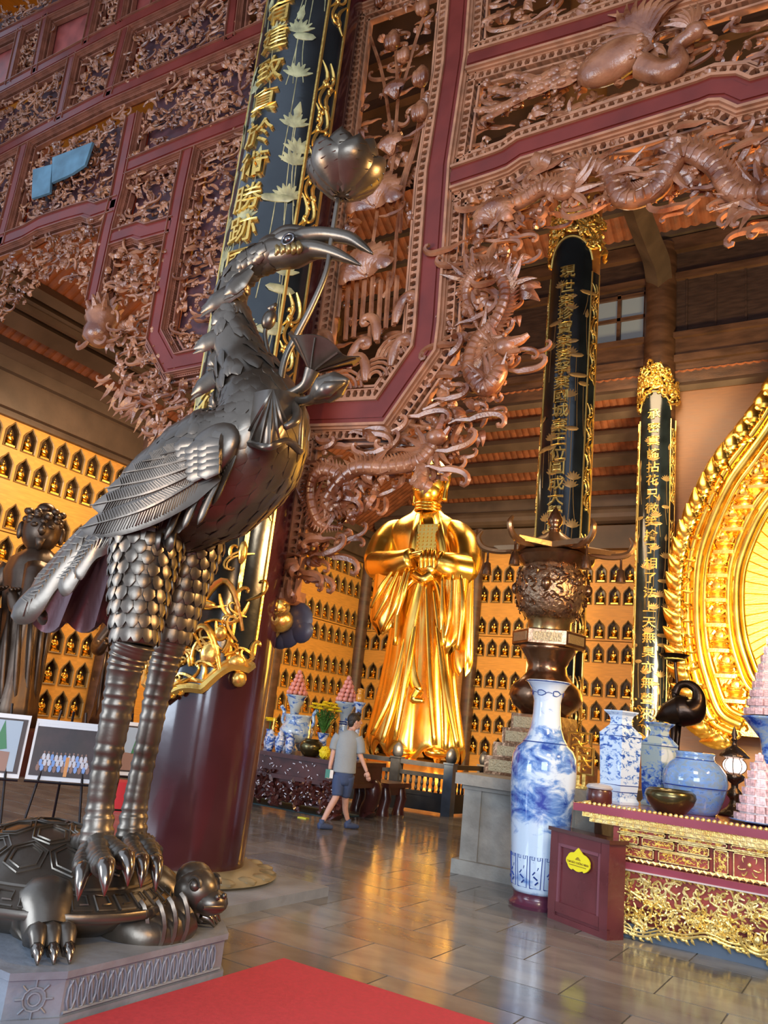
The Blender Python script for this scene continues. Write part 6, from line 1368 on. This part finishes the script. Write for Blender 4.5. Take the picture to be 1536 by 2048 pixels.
for x, y in ((-8.48, 13.48), (-7.9, 13.48), (-7.9, 14.05), (-8.48, 14.05)): m = MB(); m.tube([(x, y, .5), (x + .04, y, .3), (x, y, .12), (x, y, 0)], [.09, .11, .1, .13], n=10); m.build('leg', DWOOD, st, smooth=60)
tag(bx('floor_mat', (-10.4, 11.95, 0), (-8.0, 12.9, .012), mat('teal_mat', (.03, .07, .08), .8), None), 'flat dark teal mat on the floor under the carved table', 'mat')
tag(bx('yellow_card', (-8.25, 11.35, 0), (-8.08, 11.45, .015), mat('yellow_card_paper', (.85, .75, .05), .6), None), 'small yellow paper card on the floor by the table leg', 'card')
CB2 = cobalt('table_porcelain', 8, base=(.55, .68, .75), lo=.5, hi=.66); CB3 = cobalt('cup_porcelain', 9, base=(.75, .8, .88), lo=.46, hi=.58)
def atT(px, Y): q = PY(px, 1480, Y); return q[0], Y
for i, px_ in enumerate((541, 560, 581)):
    x, y = atT(px_, 11.95); o = tag((lambda m: (m.lathe([(.05, 0), (.065, .03), (.085, .12), (.09, .2), (.08, .27), (.05, .28), (.05, .3), (.06, .31), (.02, .36), (.0, .37)], (x, y, tz), n=20), m.build('lidded_cup', CB3, smooth='all'))[1])(MB()), ('leftmost', 'middle', 'rightmost')[i] + ' of three small blue and white lidded cups in a row on the carved table', 'cup', 'lidded cups on the carved table')
x, y = atT(591, 12.3); ce = thing('tripod_censer', 'large pale blue porcelain censer with two upright handles on the carved table', 'censer', (x, y, tz)); m = MB(); m.lathe([(.05, .16), (.22, .2), (.3, .3), (.32, .4), (.27, .48), (.235, .52), (.24, .62), (.27, .66), (.26, .68), (.22, .6)], (x, y, tz), n=32); m.build('bowl', CB2, ce, smooth='all')
for s in (-1, 1): m = MB(); m.tube(spline([(x + s * .26, y, tz + .45), (x + s * .36, y, tz + .55), (x + s * .34, y, tz + .7), (x + s * .42, y, tz + .8)], 4), [.035, .03, .035, .04], n=8); m.build('handle', CB2, ce, smooth='all')
for a in (.5, 2.6, 4.7): m = MB(); m.tube([(x + .2 * cos(a), y + .2 * sin(a), tz + .25), (x + .22 * cos(a), y + .22 * sin(a), tz + .1), (x + .2 * cos(a), y + .2 * sin(a), tz)], [.07, .045, .05], n=8); m.build('foot', CB2, ce, smooth='all')
# round pink fruits on trumpet stands
FRU = mat('pink_peach', (.8, .32, .26), .4, var=.25, vs=9, rnd=.12, coat=.2); fruit = None
for k, (px_, Y, side) in enumerate(((582, 12.75, 'left'), (684, 12.75, 'right'))):
    x, y = atT(px_, Y); ht = 1.02 if k == 0 else .98
    t = thing('trumpet_stand', f'tall blue and white trumpet stand, {side} one behind the carved table offerings', 'stand', (x, y, tz)); m = MB(); m.lathe([(.14, 0), (.15, .04), (.1, .1), (.13, .2), (.17, .28), (.13, .36), (.09, .4), (.08, .52), (.085, .6), (.075, .64), (.1, .78), (.16, .92), (.18, ht - .03), (.21, ht), (.21, ht + .015), (.05, ht)], (x, y, tz), n=28); m.build('stand', CB2, t, smooth=60)
    for z in (.6, .64): ring(t, x, y, .09, tz + z, .012, COB)
    g = thing('fruit_pyramid', f'pyramid of glossy pink peach offerings on the {side} trumpet stand', 'offering', (x, y, tz + ht + .015))
    for lv, (cnt, R_) in enumerate(((11, .165), (9, .13), (7, .1), (5, .07), (3, .04), (1, 0))):
        for j in range(cnt):
            a = 2 * pi * (j + .5 * (lv % 2)) / max(1, cnt)
            if fruit is None: mm = MB(); mm.lathe([(.0, -.058), (.04, -.045), (.06, -.01), (.058, .02), (.035, .05), (.012, .066), (0, .075)], (0, 0, 0), n=10); fruit = mm.build('peach', FRU, g, smooth='all', local=False); o = fruit
            else: o = fruit.copy(); COL.objects.link(o); o.parent = g
            o.scale = (.78, .78, .78); o.location = (R_ * cos(a), R_ * sin(a), .046 + lv * .078); o.rotation_euler = (.3 * sin(a), .3 * cos(a), 0)
x, y = atT(711, 12.8); t = thing('candle_stand', 'slim white and blue spiral stand with an orange jar behind the visitor', 'stand', (x, y, tz)); m = MB(); m.lathe([(.12, 0), (.12, .04), (.07, .1), (.08, .25), (.11, .32), (.06, .4), (.065, .75), (.06, .9), (.1, .97), (.12, 1.0), (.12, 1.02)], (x, y, tz), n=24); m.build('stand', CB3, t, smooth=60); m = MB(); m.lathe([(.07, 1.02), (.08, 1.06), (.08, 1.15), (.05, 1.18), (.07, 1.2), (.06, 1.26), (.0, 1.27)], (x, y, tz), n=16); m.build('orange_jar', mat('orange_glass', (.9, .35, .03), .2, coat=.5), t, smooth='all')
# chrysanthemums
x, y = atT(645, 12.3); t = thing('flower_vase', 'blue and white vase holding a fan of yellow chrysanthemums', 'vase', (x, y, tz)); m = MB(); m.lathe([(.07, 0), (.08, .03), (.05, .08), (.07, .16), (.08, .24), (.07, .3), (.11, .4), (.12, .41), (.06, .36)], (x, y, tz), n=24); m.build('vase_body', CB3, t, smooth='all')
GRN = mat('leaf_green', (.05, .16, .02), .6, var=.3, vs=10); YEL = mat('chrysanthemum_yellow', (.95, .75, .02), .6); rnd = random.Random(4); gl_ = MB(); head = None
for i in range(44):
    a = rnd.uniform(0, 6.28); r = rnd.uniform(.02, .26); tp = np.array([x + r * cos(a), y + r * .6 * sin(a), tz + .86 + rnd.uniform(-.1, .03) - r * .25]); gl_.tube([(x, y, tz + .38), (x + .6 * r * cos(a), y + .4 * r * sin(a), tz + .62), tuple(tp)], [.008, .006], n=4)
    for j in range(5): p_ = np.array([x, y, tz + .42]) + (tp - (x, y, tz + .42)) * rnd.uniform(.1, .9); d = rnd.uniform(0, 6.28); gl_.tube([p_, p_ + np.array([.06 * cos(d), .06 * sin(d), .03])], [.028, .005], n=4, flat=.3)
gl_.build('stems_and_leaves', GRN, t, kind='stuff')
for i in range(26):
    a = i * 2.4; r = .3 * sqrt((i + .5) / 26); p_ = (x + r * cos(a) - x, r * .6 * sin(a), .88 + .04 * (i % 3) - r * .28)
    if head is None:
        mm = MB()
        for lv, (cnt, R_, el) in enumerate(((10, .062, .15), (8, .05, .6), (5, .03, 1.1))):
            for j in range(cnt): b = j * 2 * pi / cnt + lv * .3; mm.tube([(0, 0, 0), (R_ * cos(b) * .7, R_ * sin(b) * .7, R_ * el * .7), (R_ * cos(b), R_ * sin(b), R_ * el)], [.01, .017, .006], n=4, flat=.5)
        head = mm.build('blossom', YEL, t, smooth=True, local=False); o = head
    else: o = head.copy(); COL.objects.link(o); o.parent = t
    o.location = p_
x, y = atT(624, 11.98); tag((lambda m: (m.lathe([(.1, 0), (.14, .02), (.2, .1), (.22, .17), (.19, .24), (.13, .27), (.14, .29), (.1, .25)], (x, y, tz), n=28), m.build('bronze_bowl', MATS['olive_bronze'], smooth='all'))[1])(MB()), 'round dark bronze bowl on the carved table beside the visitor', 'bowl')
x, y = atT(653, 11.9); m = MB(); m.ell((x, y, tz + .1), (.1, .1, .1), nu=14, nv=9); rnd = random.Random(2)
for i in range(60): a, b = rnd.uniform(0, 6.28), rnd.uniform(-1, 1); q = np.array([cos(a) * sqrt(1 - b * b), sin(a) * sqrt(1 - b * b), b]); m.ell(np.array([x, y, tz + .1]) + q * .095, (.02, .02, .02), nu=5, nv=3)
tag(m.build('flower_ball', YEL, smooth=60), 'yellow chrysanthemum ball lying on the table at the visitor\'s side', 'flower')
for i, (px_, Y) in enumerate(((543, 12.2), (617, 12.12))):
    x, y = atT(px_, Y); o = tag((lambda m: (m.lathe([(.05, 0), (.05, .02), (.02, .05), (.015, .2), (.035, .23), (.012, .27), (.035, .3), (.012, .34), (.03, .4), (.012, .46), (.02, .5), (.0, .6)], (x, y, tz), n=12), m.build('gilt_candlestick', GILT, smooth='all'))[1])(MB()), ('slim gilt candlestick rising behind the leftmost lidded cup', 'slim gilt candlestick rising behind the dark bronze bowl')[i], 'candlestick')
x, y = atT(536, 12.7); t = thing('flower_vase', 'vase with a few yellow flowers half hidden by the big column', 'vase', (x, y, tz)); m = MB(); m.lathe([(.06, 0), (.08, .1), (.05, .3), (.07, .35)], (x, y, tz), n=16); m.build('vase_body', CB3, t, smooth='all')
for i in range(5): o = head.copy(); COL.objects.link(o); o.parent = t; o.location = (.05 * cos(i * 1.3), .05 * sin(i * 1.3), .5 + .03 * (i % 2)); o.scale = (1.2, 1.2, 1.2)
m = MB(); m.tube([(x, y, tz + .3), (x, y, tz + .5)], .012, n=5); m.build('stems', GRN, t)

# ================================================================ VISITOR
e_ = np.array([.84, .54, 0]); n_v = np.array([-.54, .84, 0]); fo = np.array([-7.12, 10.86, 0])
def H(s, z, d=0.0): return fo + e_ * s + n_v * d + np.array([0, 0, z])
def skin(name, joints, edges, m_, parent, root=0, sub=2):
    me = bpy.data.meshes.new(name); A_ = np.array(wm(parent).inverted()) if parent else np.eye(4)
    V_ = [tuple((A_ @ np.array([*j[0], 1]))[:3]) for j in joints]; me.from_pydata(V_, edges, []); me.materials.append(m_)
    o = bpy.data.objects.new(name, me); COL.objects.link(o); o.parent = parent
    md = o.modifiers.new('skin', 'SKIN'); md.use_smooth_shade = True
    lay = me.skin_vertices[0] if me.skin_vertices else None
    if lay is None:
        bpy.context.view_layer.objects.active = o; lay = me.skin_vertices[0]
    for v, j in zip(lay.data, joints): v.radius = (j[1], j[2] if len(j) > 2 else j[1])
    lay.data[root].use_root = True
    sb_ = o.modifiers.new('sub', 'SUBSURF'); sb_.levels = sub; sb_.render_levels = sub
    dg = bpy.context.evaluated_depsgraph_get(); nm = bpy.data.meshes.new_from_object(o.evaluated_get(dg)); o.modifiers.clear(); o.data = nm; nm.name = name
    for p_ in nm.polygons: p_.use_smooth = True
    return o
SKIN = mat('skin', (.62, .36, .27), .5, var=.06, vs=20); TEE = mat('grey_cotton', (.3, .34, .36), .85, bump=.3, bs=30, var=.06); NAVY = mat('navy_cotton', (.05, .08, .17), .8, bump=.3, bs=30); HAIR = mat('dark_hair', (.02, .015, .012), .5, bump=.5, bs=60)
pe = thing('person', 'person in grey t-shirt and navy shorts walking past the carved table', 'person', tuple(fo))
J = [(H(0, .95), .09), (H(0, 1.12), .085), (H(.0, 1.3), .085), (H(.02, 1.44), .06), (H(.045, 1.5), .05),          # pelvis .. neck 0-4
     (H(-.15, 1.36), .045), (H(-.2, 1.15, .02), .042), (H(-.225, .93, -.02), .032), (H(-.225, .86, -.02), .028),   # left arm 5-8
     (H(.16, 1.36, -.02), .045), (H(.21, 1.14, -.02), .042), (H(.32, .94, -.02), .032), (H(.35, .88, -.02), .026),  # right arm 9-12
     (H(-.07, .86, 0), .07), (H(-.07, .5, -.02), .058), (H(-.17, .28, -.04), .05), (H(-.245, .1, -.05), .036),       # left leg 13-16
     (H(.07, .86, .02), .07), (H(.06, .5, .12), .058), (H(.08, .28, .22), .048), (H(.14, .12, .3), .036)]           # right leg
E2_ = [(0, 1), (1, 2), (2, 3), (3, 4), (2, 5), (5, 6), (6, 7), (7, 8), (2, 9), (9, 10), (10, 11), (11, 12), (0, 13), (13, 14), (14, 15), (15, 16), (0, 17), (17, 18), (18, 19), (19, 20)]
skin('body', J, E2_, SKIN, pe)
hd = H(.075, 1.615, .01); fwd = e_ * .93 + n_v * .37; sd_ = np.array([-fwd[1], fwd[0], 0]); Mh = np.stack([fwd, sd_, np.array([0, 0, 1.0])], 1)
m = MB(); m.ell(hd, (.1, .078, .118), M=Mh, nu=20, nv=14); m.ell(hd + fwd * .035 - np.array([0, 0, .05]), (.065, .058, .07), M=Mh, nu=16, nv=10); m.tube([H(.045, 1.48), hd - np.array([0, 0, .06])], [.055, .052], n=12)
m.tube([hd + fwd * .09 + (0, 0, .02), hd + fwd * .12 - np.array([0, 0, .02]), hd + fwd * .095 - np.array([0, 0, .032])], [.012, .018, .01], n=7)
for s in (-1, 1): m.ell(hd + sd_ * s * .078 - np.array([0, 0, .01]), (.022, .01, .032), M=Mh, nu=8, nv=6); m.ell(hd + fwd * .088 + sd_ * s * .03 + (0, 0, .018), (.012, .012, .008), M=Mh, nu=7, nv=5)
m.tube([hd + fwd * .098 + sd_ * -.022 - (0, 0, .062), hd + fwd * .105 - np.array([0, 0, .062]), hd + fwd * .098 + sd_ * .022 - (0, 0, .062)], .008, n=6)
m.build('head', SKIN, pe, smooth='all')
m = MB(); m.ell(hd + np.array([0, 0, .03]) - fwd * .015, (.108, .086, .105), M=Mh, nu=20, nv=12); m.ell(hd - fwd * .05 - np.array([0, 0, .01]), (.06, .076, .09), M=Mh, nu=16, nv=10); m.tube([hd + fwd * .03 + (0, 0, .12), hd + fwd * .085 + (0, 0, .1)], [.04, .03], n=8); m.build('hair', HAIR, pe, smooth='all')
# hands with fingers
def hand(w0, d, up, side, name):
    m = MB(); d = d / np.linalg.norm(d); m.tube([w0, w0 + d * .035, w0 + d * .08], [.024, .036, .034], n=10, flat=.5, fn=tuple(up))
    for i, L in enumerate((.065, .075, .07, .055)):
        b = w0 + d * .075 + side * (i - 1.5) * .018; m.tube([b, b + d * L * .5 + up * .01, b + d * L * .8 + up * .03, b + d * L * .85 + up * .045], [.0095, .0092, .0085, .007], n=6)
    b = w0 + d * .02 + side * -.03; m.tube([b, b + d * .03 - side * .02 + up * .012, b + d * .06 - side * .02 + up * .025], [.012, .011, .009], n=6); m.build(name, SKIN, pe, smooth='all')
hand(H(.35, .885, -.02), e_ * .35 + np.array([0, 0, -1.0]), -n_v * -1, e_, 'hand'); hand(H(-.225, .87, -.02), np.array([0, 0, -1.0]) + e_ * .0, -n_v, e_, 'hand')
T_ = [(H(0.0, .86), .17, .12), (H(0, 1.0), .175, .125), (H(0, 1.2), .175, .125), (H(.0, 1.36), .165, .11), (H(.02, 1.455), .085, .075), (H(-.15, 1.385), .07), (H(-.195, 1.2, .02), .068), (H(.165, 1.385, -.02), .07), (H(.2, 1.19, -.02), .068)]
# shirt as a lofted garment following the torso
def loft_h(name, secs, m_, parent, n=28, wr=.0):
    m = MB(); V = []
    for (s, z, d, rs, rd) in secs:
        for j in range(n): a = 2 * pi * j / n; q = 1 + wr * sin(5 * a + z * 23) + wr * .6 * sin(9 * a - z * 31); V.append(H(s + rs * cos(a) * q, z, d + rd * sin(a) * q))
    k = len(secs); F = [(i * n + j, i * n + (j + 1) % n, (i + 1) * n + (j + 1) % n, (i + 1) * n + j) for i in range(k - 1) for j in range(n)] + [tuple(range(n))[::-1], tuple((k - 1) * n + j for j in range(n))]
    m.add(V, F); return m.build(name, m_, parent, smooth='all')
sh_ = loft_h('t_shirt', [(.0, .84, 0, .175, .13), (0, .86, 0, .178, .132), (0, .98, 0, .17, .125), (.0, 1.1, 0, .168, .12), (.0, 1.22, 0, .175, .12), (.005, 1.32, 0, .185, .118), (.005, 1.38, 0, .18, .105), (.01, 1.425, 0, .14, .085), (.02, 1.46, 0, .085, .065), (.03, 1.475, 0, .06, .055)], TEE, pe, wr=.018)
for pts in (([H(-.14, 1.385), H(-.19, 1.28, .01), H(-.205, 1.17, .02)]), ([H(.15, 1.385, -.02), H(.2, 1.28, -.02), H(.225, 1.15, -.02)])): m = MB(); m.tube(spline(pts, 5), [.075, .075, .07, .072], n=14); m.build('sleeve', TEE, pe, smooth='all')
loft_h('shorts', [(0, .66, .03, .125, .12), (0, .72, .02, .14, .125), (0, .82, 0, .15, .118), (0, .9, 0, .155, .118)], NAVY, pe, wr=.015)
for pts in (([H(-.07, .8), H(-.07, .62, -.01), H(-.065, .5, -.02)]), ([H(.07, .8), H(.065, .62, .06), H(.055, .5, .1)])): m = MB(); m.tube(spline(pts, 5), [.1, .098, .088, .084], n=16); m.build('shorts_leg', NAVY, pe, smooth='all')
for (s, z, d) in ((-.25, .05, -.06), (.15, .055, .3)):
    b = H(s, z, d); dr = e_ * .8 + n_v * .5; dr /= np.linalg.norm(dr); m = MB(); m.tube(spline([b - dr * .05, b + dr * .03, b + dr * .12 - np.array([0, 0, .012]), b + dr * .19 - np.array([0, 0, .018])], 4), [.046, .05, .042, .028], n=12); m.tube([b + (0, 0, .0), b + (0, 0, .09)], [.045, .042], n=12); m.build('shoe', NAVY, pe, smooth='all')
bo = H(-.235, .80, -.05); m = MB(); m.box(bo, (.02, .1, .13), M=np.stack([n_v, e_, np.array([0, 0, 1.0])], 1)); bk = m.build('guide_booklet', mat('teal_cover', (.05, .25, .22), .5)); tag(bk, "small teal and white booklet held in the visitor's left hand", 'booklet'); m = MB(); m.box(bo + e_ * .045 - n_v * .004, (.022, .05, .12), M=np.stack([n_v, e_, np.array([0, 0, 1.0])], 1)); m.build('white_pages', mat('white_paper', (.8, .8, .78), .6), bk)

# ================================================================ LEFT SIDE: photo boards on easels, dark statues
EB = mat('easel_steel', (.015, .013, .016), .4, .5); PRW = mat('photo_white_border', (.75, .78, .8), .5); PRD = mat('dark_hall_print', (.05, .035, .035), .5, var=.4, vs=5)
def easel(name_l, cx, cy, wdt, h, zb, print_fn, ang, tiltd=0.12):
    u = np.array([cos(ang), sin(ang), 0]); nrm = np.array([sin(ang), -cos(ang), 0]); c = np.array([cx, cy, 0]); up = np.array([0, 0, 1.0]) - nrm * tiltd; up /= np.linalg.norm(up)
    Q = lambda s, t, d=0: c + u * s + np.array([0, 0, zb]) + up * t + nrm * d
    b = thing('photo_board', name_l, 'photo board', tuple(c + np.array([0, 0, zb])))
    M3 = np.stack([u, -nrm, up], 1); m = MB(); m.box(Q(0, h / 2, 0), (wdt, .015, h), M=M3); m.build('board', PRW, b)
    m = MB(); m.box(Q(0, h / 2, .012), (wdt * .93, .006, h * .86), M=M3); m.build('print', PRD, b); print_fn(Q, wdt, h, b)
    e = thing('easel', 'thin black steel easel holding the ' + name_l.split(' with ')[1], 'easel', tuple(c))
    for s0, s1 in ((-.12, -.3), (.12, .3)): m = MB(); m.tube([Q(s0, h + .1, -.04), c + u * s1 + nrm * .16], .013, n=6); m.build('leg', EB, e)
    m = MB(); m.tube([Q(0, h + .1, -.05), c - nrm * .5], .013, n=6); m.build('leg', EB, e)
    for z, w_ in ((zb - .01, wdt * .5), (zb * .5, wdt * .36)): m = MB(); m.tube([c + u * -w_ + nrm * .09 + (0, 0, z), c + u * w_ + nrm * .09 + (0, 0, z)], .012, n=6); m.build('crossbar', EB, e)
def crowd(Q, w_, h, par):
    m1, m2, m3 = MB(), MB(), MB(); rnd = random.Random(6); M_ = lambda mb, s, t, a, b: mb.prism([(s + a * cos(q), t + b * sin(q)) for q in np.linspace(0, 2 * pi, 8, endpoint=False)], lambda x, y, d: Q(x, y, d), .015, .018)
    for r in range(3):
        for i in range(13 - r):
            s = (i - 6 + .5 * r) * w_ * .06; t = h * (.2 + r * .09) + rnd.uniform(-.005, .005); M_([m1, m2, m1][(i + r) % 3] if r else (m2 if i % 2 else m3), s, t, w_ * .026, h * .06); M_(m3 if i != 7 else m3, s, t + h * .075, w_ * .012, h * .022)
    m1.build('white_figures', mat('print_white', (.6, .6, .65), .5), par, kind='stuff'); m2.build('blue_figures', mat('print_blue', (.2, .35, .7), .5), par, kind='stuff'); m3.build('dark_figures', mat('print_tan', (.28, .16, .12), .5), par, kind='stuff')
    m = MB(); m.prism([(w_ * .02, h * .08), (w_ * .07, h * .08), (w_ * .07, h * .4), (w_ * .02, h * .4)], lambda x, y, d: Q(x, y, d), .018, .02); m.build('orange_figure', mat('print_orange', (.7, .3, .08), .5), par)
    m = MB(); m.prism([(-w_ * .46, h * .88), (w_ * .46, h * .88), (w_ * .46, h * .93), (-w_ * .46, h * .93)], lambda x, y, d: Q(x, y, d), .015, .018); m.build('pale_strip', PRW, par)
def green_print(Q, w_, h, par):
    m = MB(); m.prism([(-w_ * .4, h * .1), (w_ * .4, h * .1), (w_ * .4, h * .9), (-w_ * .4, h * .9)], lambda x, y, d: Q(x, y, d), .015, .018); m.build('sky_area', mat('print_sky', (.35, .45, .55), .5), par)
    m = MB(); m.prism([(w_ * .05, h * .4), (w_ * .25, h * .45), (w_ * .15, h * .9)], lambda x, y, d: Q(x, y, d), .018, .02); m.build('tree_shape', mat('print_green', (.04, .2, .08), .5), par); m = MB(); m.prism([(-w_ * .4, h * .1), (w_ * .3, h * .1), (w_ * .3, h * .4), (-w_ * .4, h * .45)], lambda x, y, d: Q(x, y, d), .018, .02); m.build('group_shape', MATS['print_tan'], par)
a_ = PD(55, 1560, 9.0); b_ = PD(185, 1560, 9.0); ang = atan2(b_[1] - a_[1], b_[0] - a_[0]); md_ = (a_ + b_) / 2
easel('white bordered photo board with print of a group in a dark hall', md_[0], md_[1], .66, .58, .74, crowd, ang)
a_ = PD(-105, 1555, 9.0); b_ = PD(28, 1560, 9.0); md_ = (a_ + b_) / 2; easel('white bordered photo board with print of a green tree, at the left edge', md_[0], md_[1], .66, .6, .74, green_print, ang)
a_ = PD(192, 1555, 10.2); b_ = PD(300, 1560, 10.2); md_ = (a_ + b_) / 2; easel('white bordered photo board with print half hidden behind the crane legs', md_[0], md_[1], .66, .6, .74, green_print, ang + .1)
q = PY(40, 1600, 9.3); 
for (px_, py_, Y, w_) in ((20, 1572, 9.8, .34), (238, 1570, 8.8, .5)):
    q = PY(px_, py_, Y); tag((lambda m: (m.lathe([(w_ * .55, 0), (w_ * .5, q[2] * .6), (w_ * .45, q[2] + .06), (.02, q[2] + .08)], (q[0], q[1], 0), n=18, lobe=6, lobea=.05), m.build('red_cloth_stool', mat('red_cloth', (.6, .03, .05), .7), smooth=60))[1])(MB()), ('red cloth covered stool between the two leftmost photo boards' if px_ < 100 else 'red cloth covered stool behind the crane legs'), 'stool')
pf = tag(bx('statue_platform', (-17.5, 8.0, 0), (-13.4, 18.5, .8), DWOOD, None), 'long dark wooden platform carrying the dark statues along the left wall', 'platform')
ABR = mat('arhat_bronze', (.075, .045, .03), .35, .75, bump=.4, bs=4, col2=(.14, .1, .07), vs=1.5)
def arhat(label, X, Y, z0, h, hands, seed, head_r=.42):
    t = thing('bronze_arhat', label, 'statue', (X, Y, z0)); rnd = random.Random(seed); s = h / 4.6
    m = MB(); m.lathe([(.75 * s, 0), (.7 * s, .4 * s), (.62 * s, 1.0 * s), (.55 * s, 1.6 * s), (.52 * s, 2.1 * s), (.62 * s, 2.7 * s), (.7 * s, 3.1 * s), (.62 * s, 3.4 * s), (.35 * s, 3.6 * s), (.2 * s, 3.7 * s)], (X, Y, z0), n=40, sy=.8, lobe=9, lobea=.035); m.build('robe', ABR, t, smooth='all')
    m = MB()
    for i in range(14): a = i * 2 * pi / 14; m.tube([(X + .6 * s * cos(a + .2 * k_), Y + .5 * s * sin(a + .2 * k_), z0 + (2.3 - k_ * .75) * s) for k_ in (0, 1, 2, 3)], [.03 * s, .06 * s, .07 * s, .05 * s], n=7)
    m.build('robe_folds', ABR, t, smooth='all', kind='stuff')
    hc = np.array([X, Y - .05, z0 + 4.05 * s]); m = MB(); m.ell(hc, (head_r * s, head_r * s * .95, head_r * s * 1.15), nu=22, nv=14); m.ell(hc + (0, 0, head_r * s * 1.15), (.2 * s, .2 * s, .15 * s), nu=12, nv=8)
    f_ = np.array([.83, -.55, 0]); g_ = np.array([.55, .83, 0]); m.tube([hc + f_ * .38 * s + (0, 0, .08 * s), hc + f_ * .52 * s - (0, 0, .08 * s), hc + f_ * .4 * s - (0, 0, .12 * s)], [.05 * s, .09 * s, .05 * s], n=7)
    for s_ in (-1, 1): m.ell(hc + f_ * .34 * s + g_ * s_ * .16 * s + (0, 0, .06 * s), (.09 * s, .09 * s, .06 * s), nu=8, nv=6); m.ell(hc + g_ * s_ * .42 * s - (0, 0, .05 * s), (.07 * s, .07 * s, .2 * s), nu=8, nv=6)
    for i in range(26): a = rnd.uniform(0, 6.28); m.ell(hc + np.array([.36 * s * cos(a), .34 * s * sin(a), (.15 + .3 * rnd.random()) * s]), (.09 * s, .09 * s, .08 * s), nu=7, nv=5)
    m.tube([hc + f_ * .36 * s - (0, 0, .2 * s), hc + f_ * .3 * s - (0, 0, .45 * s)], [.12 * s, .04 * s], n=8); m.build('head', ABR, t, smooth='all')
    for k, pts in enumerate(hands): m = MB(); P_ = spline([np.array([X, Y, z0]) + np.array(p_) * s for p_ in pts], 5); m.tube(P_, [.26 * s, .2 * s, .17 * s, .1 * s], n=12); d = P_[-1] - P_[-3]; d /= np.linalg.norm(d); m.build('arm', ABR, t, smooth='all'); 
    for k, pts in enumerate(hands):
        P_ = np.array([X, Y, z0]) + np.array(pts[-1]) * s
        for i in range(4): m = MB(); m.tube(spline([P_, P_ + np.array([.1, (i - 1.5) * .06, .06]) * s, P_ + np.array([.2, (i - 1.5) * .08, .02 + .03 * i]) * s], 3), [.05 * s, .04 * s, .025 * s], n=7); m.build('finger', ABR, t, smooth='all')
arhat('large dark bronze arhat statue with a topknot, against the niches at the left edge', -15.0, 10.3, .8, 4.5, [[(.5, -.3, 3.2), (.75, -.5, 2.5), (.6, -.6, 2.3), (.4, -.7, 2.6)], [(-.5, -.2, 3.2), (-.7, -.5, 2.5), (-.2, -.8, 2.3), (.1, -.85, 2.6)]], 1)
arhat('smaller dark bronze robed statue half hidden behind the crane legs', -16.0, 13.9, .8, 3.6, [[(.5, -.3, 3.2), (.8, -.5, 2.6), (.9, -.5, 2.9), (.9, -.5, 3.3)], [(-.5, -.2, 3.2), (-.7, -.5, 2.5), (-.2, -.8, 2.3), (.1, -.85, 2.6)]], 2)
